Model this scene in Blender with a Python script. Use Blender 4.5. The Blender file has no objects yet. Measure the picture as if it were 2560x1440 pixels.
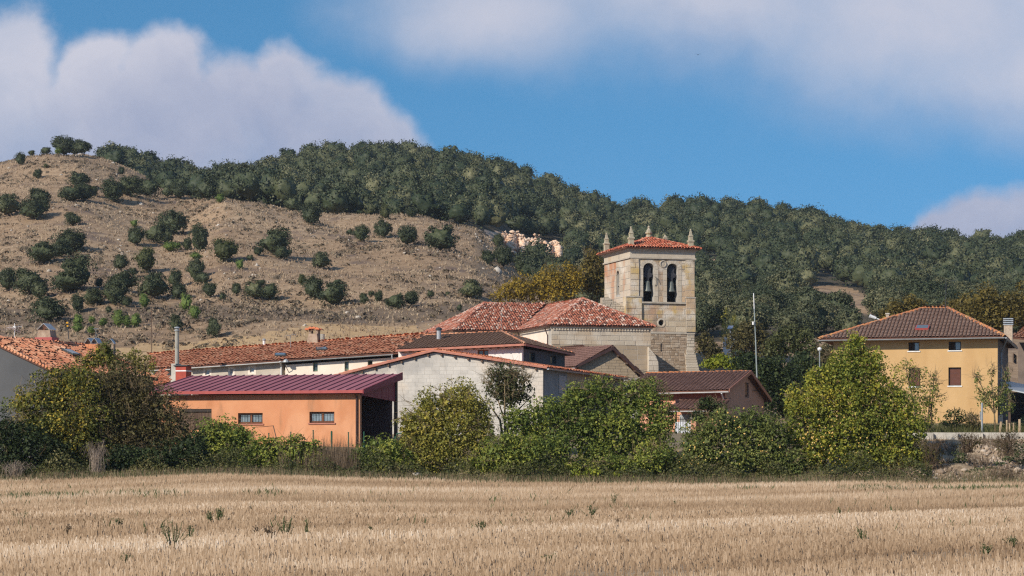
import bpy, math, random
import numpy as np
from mathutils import Vector

random.seed(7)
RNG = np.random.default_rng(7)
sc = bpy.context.scene
COL = sc.collection
R = math.radians

# ------------------------------------------------------------------ camera, sky, sun, exposure
F = 6022.0          # focal length in photograph pixels (2560 wide)
HOR = 1150.0        # row of the horizon in the photograph
CH = 1.6            # eye height above the field
CX = 1280.0

def K(px): return (px - CX) / F
def Zat(py, Y): return CH - (py - HOR) * Y / F
def P(px, py, Y): return Vector((K(px) * Y, Y, Zat(py, Y)))

cam = bpy.data.cameras.new('camera')
cam.sensor_width = 36.0
cam.lens = 36.0 * F / 2560.0
cam.shift_y = (HOR - 720.0) / 2560.0
cam.clip_start = 0.5
cam.clip_end = 20000
camo = bpy.data.objects.new('camera', cam)
COL.objects.link(camo)
camo.location = (0, 0, CH)
camo.rotation_euler = (R(90), 0, 0)
sc.camera = camo

SUN = Vector((-0.62, -0.66, 0.52)).normalized()      # towards the sun
sl = bpy.data.lights.new('sun', 'SUN')
sl.energy = 5.0
sl.angle = R(0.53)
sl.color = (1.0, 0.90, 0.75)
so = bpy.data.objects.new('sun', sl)
COL.objects.link(so)
so.rotation_euler = (-SUN).to_track_quat('-Z', 'Y').to_euler()
so.location = (-60, -60, 80)

sc.view_settings.view_transform = 'Standard'
sc.view_settings.look = 'None'
sc.view_settings.exposure = 0.06
sc.view_settings.gamma = 1.0
sc.view_settings.use_curve_mapping = False
sc.cycles.use_denoising = False
sc.cycles.filter_width = 1.25
sc.cycles.sample_clamp_indirect = 4.0

def build_world():
    w = bpy.data.worlds.new('World')
    sc.world = w
    w.use_nodes = True
    nt = w.node_tree
    N, L = nt.nodes, nt.links
    N.clear()
    def nd(t, **kw):
        n = N.new(t)
        for k, v in kw.items(): setattr(n, k, v)
        return n
    def mth(op, a, b=None, c=None, clamp=False):
        n = nd('ShaderNodeMath', operation=op); n.use_clamp = clamp
        for i, x in enumerate((a, b, c)):
            if x is None: continue
            if isinstance(x, (int, float)): n.inputs[i].default_value = x
            else: L.new(x, n.inputs[i])
        return n.outputs[0]
    tc = nd('ShaderNodeTexCoord')
    d = tc.outputs['Generated']
    sep = nd('ShaderNodeSeparateXYZ'); L.new(d, sep.inputs[0])
    # the sky looks deeper blue than the bare horizon: read it some way up
    lift = nd('ShaderNodeVectorMath', operation='ADD'); L.new(d, lift.inputs[0])
    lift.inputs[1].default_value = (0, 0, SKY_LIFT)
    nrm = nd('ShaderNodeVectorMath', operation='NORMALIZE'); L.new(lift.outputs[0], nrm.inputs[0])
    sky = nd('ShaderNodeTexSky'); sky.sky_type = 'NISHITA'
    sky.sun_disc = False
    sky.sun_elevation = math.asin(SUN.z)
    sky.sun_rotation = math.atan2(SUN.x, SUN.y)
    sky.air_density = 1.0; sky.dust_density = 0.3; sky.ozone_density = 2.2; sky.altitude = 900
    L.new(nrm.outputs[0], sky.inputs[0])
    hs = nd('ShaderNodeHueSaturation'); hs.inputs['Saturation'].default_value = SKY_SAT
    hs.inputs['Value'].default_value = SKY_VAL; hs.inputs['Hue'].default_value = SKY_HUE
    L.new(sky.outputs[0], hs.inputs['Color'])
    ay = mth('MAXIMUM', mth('ABSOLUTE', sep.outputs['Y']), 0.02)
    a = mth('DIVIDE', sep.outputs['X'], ay)
    e = mth('DIVIDE', sep.outputs['Z'], ay)
    ae = nd('ShaderNodeCombineXYZ'); L.new(a, ae.inputs[0]); L.new(e, ae.inputs[1])
    AE = ae.outputs[0]
    # billow noise warping the outlines
    def noise(vec, scale, detail, rough, off=(0, 0, 0), col=False):
        mp = nd('ShaderNodeMapping'); L.new(vec, mp.inputs[0]); mp.inputs['Location'].default_value = off
        n = nd('ShaderNodeTexNoise'); n.inputs['Scale'].default_value = scale
        n.inputs['Detail'].default_value = detail; n.inputs['Roughness'].default_value = rough
        L.new(mp.outputs[0], n.inputs['Vector'])
        return n.outputs['Color'] if col else n.outputs[0]
    wn = noise(AE, 14, 5, .55, (3, 1, 0), True)
    ws = nd('ShaderNodeVectorMath', operation='SUBTRACT'); L.new(wn, ws.inputs[0]); ws.inputs[1].default_value = (.5, .5, .5)
    wm = nd('ShaderNodeVectorMath', operation='MULTIPLY'); L.new(ws.outputs[0], wm.inputs[0]); wm.inputs[1].default_value = (.045, .030, 0)
    wa = nd('ShaderNodeVectorMath', operation='ADD'); L.new(AE, wa.inputs[0]); L.new(wm.outputs[0], wa.inputs[1])
    W = wa.outputs[0]
    def blob(px, py, rx, ry):
        s = nd('ShaderNodeVectorMath', operation='SUBTRACT'); L.new(W, s.inputs[0])
        s.inputs[1].default_value = ((px - CX) / F, (HOR - py) / F, 0)
        m = nd('ShaderNodeVectorMath', operation='MULTIPLY'); L.new(s.outputs[0], m.inputs[0])
        m.inputs[1].default_value = (F / rx, F / ry, 0)
        l = nd('ShaderNodeVectorMath', operation='LENGTH'); L.new(m.outputs[0], l.inputs[0])
        return mth('SUBTRACT', 1.0, l.outputs['Value'])
    def union(bl, k=.25):
        r = bl[0]
        for b in bl[1:]:
            r = mth('SMOOTH_MAX', r, b, k)
        return r
    crisp = union([blob(*b) for b in CLOUD_CRISP], .22)
    soft = union([blob(*b) for b in CLOUD_SOFT], .5)
    def sstep(v, lo, hi):
        m = nd('ShaderNodeMapRange'); m.interpolation_type = 'SMOOTHSTEP'
        L.new(v, m.inputs['Value']); m.inputs['From Min'].default_value = lo; m.inputs['From Max'].default_value = hi
        return m.outputs[0]
    fine = noise(AE, 34, 9, .64)
    fbm = mth('MULTIPLY', mth('SUBTRACT', fine, .5), .62)
    c1 = sstep(mth('ADD', crisp, fbm), -.06, .42)
    softn = mth('MULTIPLY', mth('SUBTRACT', noise(AE, 10, 8, .62, (7, 2, 1)), .5), .85)
    c2 = sstep(mth('ADD', soft, softn), -.18, .98)
    # the rest of the sky carries the same broken cloud
    gen = sstep(noise(d, 3.2, 6, .55, (2, 5, 1)), .50, .66)
    far = mth('MAXIMUM', sstep(mth('ABSOLUTE', a), .26, .40), sstep(e, .22, .34))
    c3 = mth('MULTIPLY', gen, far)
    cov = mth('MULTIPLY', mth('MAXIMUM', mth('MAXIMUM', c1, mth('MULTIPLY', c2, .92)), c3), mth('MULTIPLY_ADD', noise(W, 16, 6, .6, (4, 4, 8)), .75, CLOUD_OPAC), clamp=True)
    cov = mth('MULTIPLY', cov, .95)
    # cloud body: lilac grey with paler billows
    t1 = noise(W, 9, 7, .58, (1, 9, 3))
    shade = mth('ADD', mth('MULTIPLY', t1, 1.0), mth('MULTIPLY', sstep(e, .118, .185), .30))
    shade = mth('ADD', shade, mth('MULTIPLY', sstep(crisp, .35, .0), .10))
    rp = nd('ShaderNodeValToRGB'); L.new(shade, rp.inputs[0])
    rp.color_ramp.elements[0].position = .33; rp.color_ramp.elements[0].color = (*CLOUD_DARK, 1)
    rp.color_ramp.elements[1].position = .76; rp.color_ramp.elements[1].color = (*CLOUD_LIGHT, 1)
    sclc = nd('ShaderNodeVectorMath', operation='SCALE'); L.new(rp.outputs[0], sclc.inputs[0]); sclc.inputs['Scale'].default_value = 1.0 / SKY_STR
    mx = nd('ShaderNodeMix'); mx.data_type = 'RGBA'
    L.new(cov, mx.inputs['Factor']); L.new(hs.outputs[0], mx.inputs['A']); L.new(sclc.outputs[0], mx.inputs['B'])
    bg = nd('ShaderNodeBackground'); bg.inputs['Strength'].default_value = SKY_STR
    L.new(mx.outputs['Result'], bg.inputs['Color'])
    out = nd('ShaderNodeOutputWorld'); L.new(bg.outputs[0], out.inputs['Surface'])

SKY_STR = 0.14
SKY_LIFT = 0.24
SKY_SAT, SKY_VAL, SKY_HUE = 1.26, 1.03, 0.488
CLOUD_OPAC = 0.56
CLOUD_DARK = (0.275, 0.33, 0.50)
CLOUD_LIGHT = (0.61, 0.61, 0.70)
CLOUD_CRISP = [(50, 170, 165, 165), (265, 210, 120, 125), (430, 180, 120, 125), (600, 250, 150, 130), (730, 220, 130, 135), (840, 300, 160, 140),
               (935, 370, 140, 120), (300, 330, 420, 170), (650, 370, 400, 170), (100, 340, 300, 180), (2480, 575, 170, 95), (2610, 540, 170, 110), (2400, 600, 120, 70)]
CLOUD_SOFT = [(2300, -10, 760, 350), (1720, -5, 640, 250), (2640, 200, 440, 220), (1230, 30, 420, 170)]
build_world()

# ------------------------------------------------------------------ helpers
ROOT = {}

def thing(name, label, cat, loc, group=None, kind=None):
    o = bpy.data.objects.new(name, None)
    COL.objects.link(o)
    o.empty_display_size = 0.3
    o.location = loc
    o['label'] = label
    o['category'] = cat
    if group: o['group'] = group
    if kind: o['kind'] = kind
    ROOT[o.name] = Vector(loc)
    return o

def tag(o, label=None, cat=None, group=None, kind=None):
    for k, v in (('label', label), ('category', cat), ('group', group), ('kind', kind)):
        if v: o[k] = v
    return o

def link_mesh(name, me, parent=None, loc=None):
    o = bpy.data.objects.new(name, me)
    COL.objects.link(o)
    if parent is not None:
        o.parent = parent
        ROOT[o.name] = ROOT[parent.name]
    else:
        o.location = loc or (0, 0, 0)
        ROOT[o.name] = Vector(loc or (0, 0, 0))
    return o

def np_mesh(name, v, quads=None, tris=None, mat=None, smooth=False):
    me = bpy.data.meshes.new(name)
    v = np.ascontiguousarray(v, dtype=np.float32)
    lv, ls, lt = [], [], []
    start = 0
    for arr, n in ((quads, 4), (tris, 3)):
        if arr is None or len(arr) == 0: continue
        a = np.ascontiguousarray(arr, dtype=np.int32)
        lv.append(a.ravel()); m = len(a)
        ls.append(start + np.arange(m, dtype=np.int32) * n); lt.append(np.full(m, n, np.int32))
        start += m * n
    lv = np.concatenate(lv); ls = np.concatenate(ls)
    me.vertices.add(len(v)); me.vertices.foreach_set('co', v.ravel())
    me.loops.add(len(lv)); me.loops.foreach_set('vertex_index', lv)
    me.polygons.add(len(ls)); me.polygons.foreach_set('loop_start', ls)
    if smooth: me.polygons.foreach_set('use_smooth', np.ones(len(ls), bool))
    me.update(calc_edges=True)
    me.validate(verbose=False)
    if mat is not None: me.materials.append(mat)
    return me

class MB:
    """collects shapes in world space and links them as one mesh"""
    def __init__(s): s.v, s.f = [], []
    def add(s, vs, fs):
        o = len(s.v); s.v += [tuple(p) for p in vs]; s.f += [tuple(i + o for i in q) for q in fs]
        return s
    def prism(s, pts, d):
        n = len(pts); d = Vector(d)
        vs = [Vector(p) for p in pts] + [Vector(p) + d for p in pts]
        fs = [tuple(range(n))[::-1], tuple(range(n, 2 * n))] + [(i, (i + 1) % n, n + (i + 1) % n, n + i) for i in range(n)]
        return s.add(vs, fs)
    def box(s, fr, u0, u1, v0, v1, z0, z1):
        return s.prism([fr.pt(u0, v0, z0), fr.pt(u1, v0, z0), fr.pt(u1, v1, z0), fr.pt(u0, v1, z0)], (0, 0, z1 - z0))
    def tube(s, pts, r, n=6, r1=None):
        pts = [Vector(p) for p in pts]; m = len(pts); vs, fs = [], []
        for i, p in enumerate(pts):
            t = (pts[min(i + 1, m - 1)] - pts[max(i - 1, 0)]).normalized()
            a = t.cross(Vector((0, 0, 1)) if abs(t.z) < .9 else Vector((1, 0, 0))).normalized(); b = t.cross(a)
            rr = r if r1 is None else r + (r1 - r) * i / (m - 1)
            vs += [p + (a * math.cos(2 * math.pi * k / n) + b * math.sin(2 * math.pi * k / n)) * rr for k in range(n)]
        for i in range(m - 1):
            fs += [(i * n + k, i * n + (k + 1) % n, (i + 1) * n + (k + 1) % n, (i + 1) * n + k) for k in range(n)]
        fs += [tuple(range(n))[::-1], tuple(range((m - 1) * n, m * n))]
        return s.add(vs, fs)
    def lathe(s, c, prof, n=10, rot=0.0):
        c = Vector(c); vs, fs = [], []
        for r, z in prof:
            vs += [c + Vector((r * math.cos(rot + 2 * math.pi * k / n), r * math.sin(rot + 2 * math.pi * k / n), z)) for k in range(n)]
        m = len(prof)
        for i in range(m - 1):
            fs += [(i * n + k, i * n + (k + 1) % n, (i + 1) * n + (k + 1) % n, (i + 1) * n + k) for k in range(n)]
        fs += [tuple(range(n))[::-1], tuple(range((m - 1) * n, m * n))]
        return s.add(vs, fs)
    def build(s, name, mat, parent=None, smooth=False, loc=None, **props):
        off = ROOT[parent.name] if parent is not None else Vector(loc or (0, 0, 0))
        me = bpy.data.meshes.new(name)
        me.from_pydata([(x - off.x, y - off.y, z - off.z) for x, y, z in s.v], [], s.f)
        if smooth: me.polygons.foreach_set('use_smooth', [True] * len(me.polygons))
        if mat: me.materials.append(mat)
        me.update()
        o = link_mesh(name, me, parent, loc)
        for k, v in props.items(): o[k] = v
        return o

class Frame:
    """plan axes of a building: u runs to the right along its front, v away from the viewer"""
    def __init__(s, px, Y, b):
        b = R(b)
        s.o = Vector((K(px) * Y, Y, 0)); s.u = Vector((math.cos(b), -math.sin(b), 0)); s.v = Vector((math.sin(b), math.cos(b), 0))
    def pt(s, u, v, z):
        p = s.o + s.u * u + s.v * v
        return Vector((p.x, p.y, z))
    def u_at(s, px, v=0.0):
        q = s.o + s.v * v; k = K(px)
        return (k * q.y - q.x) / (s.u.x - k * s.u.y)
    def v_at(s, px, u=0.0):
        q = s.o + s.u * u; k = K(px)
        return (k * q.y - q.x) / (s.v.x - k * s.v.y)
    def z_at(s, py, u=0.0, v=0.0):
        return Zat(py, (s.o + s.u * u + s.v * v).y)

# ------------------------------------------------------------------ materials
def pmat(name, stops, scale=1.0, wn=1.0, wi=0.0, wo=0.0, rough=0.9, spec=0.2, detail=5, nrough=0.6, bump=0.0, bscale=20.0,
         transl=0.0, metal=0.0, stain=None, stretch=(1, 1, 1), attr=None, big=None, vattr=None):
    m = bpy.data.materials.new(name); m.use_nodes = True
    nt = m.node_tree; N, L = nt.nodes, nt.links
    b = N['Principled BSDF']
    b.inputs['Roughness'].default_value = rough
    b.inputs['Specular IOR Level'].default_value = spec
    b.inputs['Metallic'].default_value = metal
    geo = N.new('ShaderNodeNewGeometry')
    mp = N.new('ShaderNodeMapping'); L.new(geo.outputs['Position'], mp.inputs[0]); mp.inputs['Scale'].default_value = stretch
    def noise(sc_, det, rg):
        n = N.new('ShaderNodeTexNoise'); n.inputs['Scale'].default_value = sc_; n.inputs['Detail'].default_value = det
        n.inputs['Roughness'].default_value = rg; L.new(mp.outputs[0], n.inputs['Vector']); return n
    def mth(op, a, bb=None, cc=None):
        n = N.new('ShaderNodeMath'); n.operation = op
        for i, x in enumerate((a, bb, cc)):
            if x is None: continue
            if isinstance(x, (int, float)): n.inputs[i].default_value = x
            else: L.new(x, n.inputs[i])
        return n.outputs[0]
    val = None
    def acc(x, w):
        nonlocal val
        t = mth('MULTIPLY', x, w)
        val = t if val is None else mth('ADD', val, t)
    if wn:
        n0 = noise(scale, detail, nrough)
        acc(mth('MULTIPLY_ADD', mth('SUBTRACT', n0.outputs[0], .5), 1.7, .5), wn)
    if big:
        n1 = noise(big[0], 2, .5)
        acc(mth('MULTIPLY_ADD', mth('SUBTRACT', n1.outputs[0], .5), 2.2, .5), big[1])
    if vattr:
        va = N.new('ShaderNodeAttribute'); va.attribute_name = vattr[0]; acc(va.outputs['Fac'], vattr[1])
    if wi: acc(geo.outputs['Random Per Island'], wi)
    if wo:
        oi = N.new('ShaderNodeObjectInfo'); acc(oi.outputs['Random'], wo)
    rp = N.new('ShaderNodeValToRGB'); L.new(val, rp.inputs[0])
    el = rp.color_ramp.elements
    while len(el) < len(stops): el.new(.5)
    for e, (p, c) in zip(el, stops): e.position = p; e.color = (*c, 1)
    col = rp.outputs[0]
    def mix(fac, A, B):
        mx = N.new('ShaderNodeMix'); mx.data_type = 'RGBA'
        if isinstance(fac, (int, float)): mx.inputs['Factor'].default_value = fac
        else: L.new(fac, mx.inputs['Factor'])
        for x, s in ((A, 'A'), (B, 'B')):
            if isinstance(x, tuple): mx.inputs[s].default_value = (*x, 1)
            else: L.new(x, mx.inputs[s])
        return mx.outputs['Result']
    if stain:      # (colour, scale, threshold, strength[, stretch z])
        for st in (stain if isinstance(stain, list) else [stain]):
            mp2 = N.new('ShaderNodeMapping'); L.new(geo.outputs['Position'], mp2.inputs[0])
            mp2.inputs['Scale'].default_value = (1, 1, st[4] if len(st) > 4 else 1); mp2.inputs['Location'].default_value = (st[2] * 13, st[1] * 7, 2)
            n2 = N.new('ShaderNodeTexNoise'); n2.inputs['Scale'].default_value = st[1]; n2.inputs['Detail'].default_value = 6
            L.new(mp2.outputs[0], n2.inputs['Vector'])
            mr = N.new('ShaderNodeMapRange'); mr.interpolation_type = 'SMOOTHSTEP'; L.new(n2.outputs[0], mr.inputs[0])
            mr.inputs['From Min'].default_value = st[2]; mr.inputs['From Max'].default_value = st[2] + .15
            col = mix(mth('MULTIPLY', mr.outputs[0], st[3]), col, st[0])
    if attr:       # list of (attribute, colour stops, scale)
        for an, stp, asc in attr:
            at = N.new('ShaderNodeAttribute'); at.attribute_name = an
            n3 = noise(asc, 5, .65)
            r3 = N.new('ShaderNodeValToRGB'); L.new(n3.outputs[0], r3.inputs[0])
            e3 = r3.color_ramp.elements
            while len(e3) < len(stp): e3.new(.5)
            for e, (p, c) in zip(e3, stp): e.position = p; e.color = (*c, 1)
            n4 = noise(.35, 4, .6)
            fac = mth('MULTIPLY_ADD', mth('SUBTRACT', n4.outputs[0], .5), .9, at.outputs['Fac'])
            mr = N.new('ShaderNodeMapRange'); mr.interpolation_type = 'SMOOTHSTEP'; L.new(fac, mr.inputs[0])
            mr.inputs['From Min'].default_value = .4; mr.inputs['From Max'].default_value = .6
            col = mix(mr.outputs[0], col, r3.outputs[0])
    L.new(col, b.inputs['Base Color'])
    if bump:
        bn = noise(bscale, 6, .65); bp = N.new('ShaderNodeBump'); bp.inputs['Strength'].default_value = 1.0
        bp.inputs['Distance'].default_value = bump
        L.new(bn.outputs[0], bp.inputs['Height']); L.new(bp.outputs[0], b.inputs['Normal'])
    if transl:
        tr = N.new('ShaderNodeBsdfTranslucent'); L.new(col, tr.inputs[0])
        ms = N.new('ShaderNodeMixShader'); ms.inputs[0].default_value = transl
        L.new(b.outputs[0], ms.inputs[1]); L.new(tr.outputs[0], ms.inputs[2])
        L.new(ms.outputs[0], N['Material Output'].inputs['Surface'])
    return m

def flat(name, c, rough=.6, spec=.3, metal=0.0, var=.12, scale=4.0, **kw):
    lo = tuple(x * (1 - var) for x in c); hi = tuple(min(1, x * (1 + var)) for x in c)
    return pmat(name, [(.25, lo), (.75, hi)], scale=scale, rough=rough, spec=spec, metal=metal, **kw)

M = {}
M['orange_wall'] = pmat('orange_plaster', [(.2, (.57, .245, .125)), (.8, (.65, .315, .17))], scale=.7, bump=.004, bscale=30,
                        stain=[((.44, .18, .085), 1.1, .50, .45, .35), ((.68, .36, .21), .5, .52, .5), ((.30, .17, .10), 2.2, .57, .45, .2)])
M['maroon'] = flat('maroon_sheet', (.24, .040, .055), rough=.6, spec=.12, var=.1, scale=1.2)
M['maroon_roof'] = pmat('maroon_roof_sheet', [(.2, (.27, .088, .108)), (.8, (.34, .122, .146))], scale=.5, wo=.3, wn=.7, rough=.55, spec=.2)
M['gutter_red'] = flat('gutter_red', (.36, .07, .065), rough=.45, spec=.4)
M['pink_trim'] = flat('terracotta_trim', (.40, .17, .125), rough=.8)
M['brown_pipe'] = flat('brown_pipe', (.055, .03, .028), rough=.4)
M['white_gutter'] = flat('white_gutter', (.62, .62, .62), rough=.4, spec=.4)
M['grey_gutter'] = flat('grey_gutter', (.28, .30, .32), rough=.4, spec=.5)
M['zinc'] = flat('zinc', (.40, .42, .44), rough=.35, spec=.5, metal=.6)
M['dark_metal'] = flat('dark_metal', (.04, .045, .05), rough=.5)
M['iron'] = flat('window_iron', (.03, .025, .02), rough=.6)
M['wood'] = pmat('old_wood', [(.2, (.07, .045, .033)), (.8, (.15, .10, .075))], scale=3, stretch=(6, 6, .5), rough=.8, wo=.3, wn=.7)
M['wood_frame'] = flat('varnished_wood', (.20, .075, .035), rough=.5)
M['dark_frame'] = flat('dark_frame', (.03, .022, .02), rough=.5)
M['green_frame'] = flat('green_frame', (.05, .12, .08), rough=.5)
M['shutter'] = flat('shutter_brown', (.135, .055, .040), rough=.5, var=.06)
M['glass'] = flat('window_glass', (.045, .065, .075), rough=.12, spec=.8, var=.3)
M['glass_pale'] = flat('window_glass_pale', (.20, .26, .30), rough=.12, spec=.9, var=.25)
M['shed_in'] = flat('shed_interior', (.11, .062, .058), rough=.95)
M['dark_in'] = flat('dark_interior', (.035, .025, .022), rough=.95)
M['block'] = pmat('concrete_block', [(.1, (.36, .335, .31)), (.4, (.46, .435, .405)), (.7, (.53, .50, .465)), (1, (.62, .58, .53))],
                  scale=1.6, wn=.55, wo=.25, wi=.2, bump=.006, bscale=40, stain=[((.60, .51, .42), .30, .50, .7), ((.29, .28, .275), .6, .50, .5), ((.24, .23, .22), 1.2, .56, .5, .25)])
M['pale_mortar'] = pmat('pale_mortar', [(.2, (.43, .41, .375)), (.8, (.52, .49, .455))], scale=2, bump=.006, bscale=30)
M['mortar'] = pmat('mortar', [(.2, (.32, .30, .275)), (.8, (.46, .43, .39))], scale=3, bump=.01, bscale=30)
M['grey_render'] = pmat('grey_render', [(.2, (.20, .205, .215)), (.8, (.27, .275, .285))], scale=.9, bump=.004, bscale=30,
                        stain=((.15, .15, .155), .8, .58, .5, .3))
M['slate_and_shade_render'] = pmat('slate_and_shade_render', [(.2, (.080, .083, .090)), (.8, (.102, .105, .112))], scale=.6, bump=.004)
M['beige_block'] = pmat('beige_block', [(.1, (.30, .235, .165)), (.9, (.41, .33, .24))], scale=1.5, wn=.5, wo=.5, bump=.005, bscale=30)
M['white_wall'] = pmat('white_plaster', [(.2, (.66, .63, .60)), (.8, (.76, .73, .70))], scale=.8, bump=.003)
M['cream_wall'] = pmat('cream_plaster', [(.2, (.68, .59, .50)), (.8, (.77, .69, .60))], scale=.8, bump=.004,
                       stain=((.52, .43, .35), .7, .58, .5, .4))
M['grey_wall'] = pmat('grey_plaster', [(.2, (.40, .355, .30)), (.8, (.54, .48, .41))], scale=1.3, bump=.012, bscale=12,
                      stain=[((.31, .275, .235), .9, .56, .6, .35), ((.58, .55, .50), 1.4, .60, .5)])
M['pink_wall'] = pmat('pink_plaster', [(.2, (.60, .29, .185)), (.8, (.68, .345, .225))], scale=.6, bump=.004)
M['yellow_wall'] = pmat('ochre_plaster', [(.2, (.48, .31, .145)), (.8, (.545, .36, .18))], scale=.6, bump=.004,
                        stain=[((.42, .25, .11), .6, .52, .4, .3), ((.60, .42, .23), .35, .50, .4), ((.30, .20, .11), 2.0, .58, .35, .18)])
M['dark_and_shade_render'] = pmat('dark_and_shade_render', [(.2, (.14, .11, .095)), (.8, (.22, .175, .15))], scale=1.0, bump=.008,
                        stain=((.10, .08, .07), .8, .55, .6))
ST = [((.50, .34, .205), .34, .43, .7), ((.42, .235, .155), .30, .49, .75, .5), ((.15, .13, .11), .60, .47, .6, .45), ((.55, .38, .13), .75, .50, .75), ((.68, .62, .54), .8, .51, .7)]
M['ashlar'] = pmat('church_ashlar', [(.05, (.28, .225, .165)), (.4, (.46, .37, .265)), (.75, (.56, .465, .345)), (1, (.66, .575, .465))],
                   scale=.9, wn=.40, wo=.60, wi=.05, bump=.03, bscale=9, stain=ST)
M['ashlar_warm'] = pmat('church_ashlar_warm', [(.05, (.35, .285, .22)), (.5, (.50, .42, .33)), (1, (.57, .51, .44))],
                   scale=.9, wn=.5, wo=.35, wi=.15, bump=.02, bscale=9,
                   stain=[((.43, .165, .07), .42, .51, .85, .45), ((.66, .61, .54), .7, .54, .6)])
M['ashlar_pale'] = pmat('church_ashlar_pale', [(.05, (.40, .345, .27)), (.5, (.52, .455, .37)), (1, (.62, .56, .48))],
                   scale=.8, wn=.5, wo=.4, wi=.1, bump=.02, bscale=9, stain=[((.44, .33, .22), .5, .50, .6), ((.25, .22, .19), .7, .55, .5, .5)])
M['rubble'] = pmat('rubble_stone', [(.05, (.24, .175, .12)), (.5, (.38, .29, .21)), (1, (.54, .47, .38))], scale=1.2, wn=.4, wi=.6, bump=.03, bscale=8)
M['rubble_mortar'] = pmat('rubble_mortar', [(.2, (.30, .225, .16)), (.8, (.44, .36, .28))], scale=1.6, bump=.03, bscale=8)
M['mould'] = pmat('moulding_stone', [(.2, (.36, .315, .255)), (.8, (.52, .46, .385))], scale=2.5, bump=.01, wo=.2, wn=.8, stain=((.40, .33, .14), 1.5, .6, .5))
M['lichen_stone'] = pmat('lichen_stone', [(.2, (.30, .265, .20)), (.8, (.46, .41, .31))], scale=5, bump=.01, stain=((.36, .32, .10), 4, .55, .6))
M['tile_church'] = pmat('church_tile', [(.05, (.095, .05, .04)), (.18, (.21, .08, .055)), (.34, (.35, .115, .072)), (.66, (.43, .16, .10)), (.76, (.47, .235, .17)), (.87, (.53, .36, .29)), (1, (.60, .49, .42))],
                        scale=3, wn=.12, wi=.9, rough=.85)
M['tile_tower'] = pmat('tower_tile', [(.05, (.16, .055, .04)), (.3, (.40, .105, .06)), (.7, (.52, .17, .095)), (.93, (.60, .33, .23)), (1, (.70, .55, .45))],
                       scale=3, wn=.25, wi=.75, rough=.85)
M['tile_old'] = pmat('old_tile', [(.05, (.20, .095, .065)), (.25, (.42, .155, .085)), (.55, (.56, .23, .125)), (.8, (.62, .33, .20)), (1, (.66, .50, .37))],
                     scale=.7, wn=.55, wi=.5, rough=.9, stain=[((.27, .16, .115), .5, .62, .5), ((.60, .45, .32), .35, .60, .6)])
M['tile_orange'] = pmat('orange_tile', [(.05, (.36, .10, .05)), (.6, (.58, .20, .10)), (1, (.64, .36, .24))], scale=1, wn=.4, wi=.6, rough=.85)
M['tile_brown'] = pmat('brown_tile', [(.1, (.17, .10, .070)), (.9, (.24, .15, .105))], scale=.5, wn=.5, wi=.5, rough=.8)
M['tile_dark'] = pmat('dark_brown_tile', [(.1, (.145, .078, .064)), (.9, (.215, .122, .10))], scale=.6, wn=.5, wi=.5, rough=.8)
M['tile_redbrown'] = pmat('redbrown_tile', [(.1, (.18, .112, .086)), (.9, (.26, .17, .132))], scale=.5, wn=.5, wi=.5, rough=.8)
M['tile_ridge'] = pmat('lichen_ridge_tile', [(.1, (.34, .13, .06)), (.6, (.50, .20, .09)), (1, (.50, .30, .11))], scale=2, wn=.5, wo=.5, rough=.85)
M['slab'] = flat('roof_underlay', (.13, .06, .042), rough=.95, var=.3, scale=2)
M['bronze'] = pmat('old_bronze', [(.2, (.10, .115, .105)), (.8, (.16, .175, .16))], scale=3, rough=.5, spec=.4, metal=.3)
M['yoke'] = flat('bell_yoke_wood', (.045, .045, .055), rough=.8, var=.3)
M['concrete'] = pmat('concrete', [(.2, (.36, .335, .30)), (.8, (.50, .47, .42))], scale=2, bump=.008, stain=((.22, .20, .18), 1.2, .58, .6))
M['pipe_concrete'] = pmat('fibre_cement', [(.2, (.26, .25, .22)), (.8, (.37, .355, .32))], scale=3)
M['red_box'] = flat('red_plaster', (.36, .065, .045), rough=.8)
M['brick_orange'] = flat('orange_brick', (.46, .19, .095), rough=.9, var=.25, scale=12)
M['chimney_stone'] = pmat('chimney_plaster', [(.2, (.27, .19, .14)), (.8, (.44, .35, .27))], scale=3, bump=.02, stain=((.10, .08, .07), 1.5, .58, .7))
M['pale_brick'] = flat('pale_brick', (.40, .32, .25), rough=.9, var=.2, scale=9)
M['steel'] = flat('stainless', (.50, .50, .50), rough=.5, spec=.5, metal=.9)
M['mast'] = flat('galvanised_mast', (.25, .29, .29), rough=.4)
M['white_paint'] = flat('white_paint', (.72, .72, .72), rough=.4)
M['yellow_paint'] = flat('yellow_plastic', (.62, .33, .03), rough=.5)
M['cable'] = flat('black_cable', (.015, .015, .018), rough=.6)
M['blue_panel'] = flat('solar_blue', (.05, .08, .16), rough=.15, spec=.7)
M['green_post'] = flat('green_fence_paint', (.02, .095, .06), rough=.5)
M['stake'] = flat('pale_stake', (.42, .31, .20), rough=.9, var=.25)
M['skylight'] = flat('skylight_glass', (.10, .13, .15), rough=.15, spec=.8)
M['cloth_white'] = flat('white_cloth', (.62, .66, .74), rough=.8)

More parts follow.
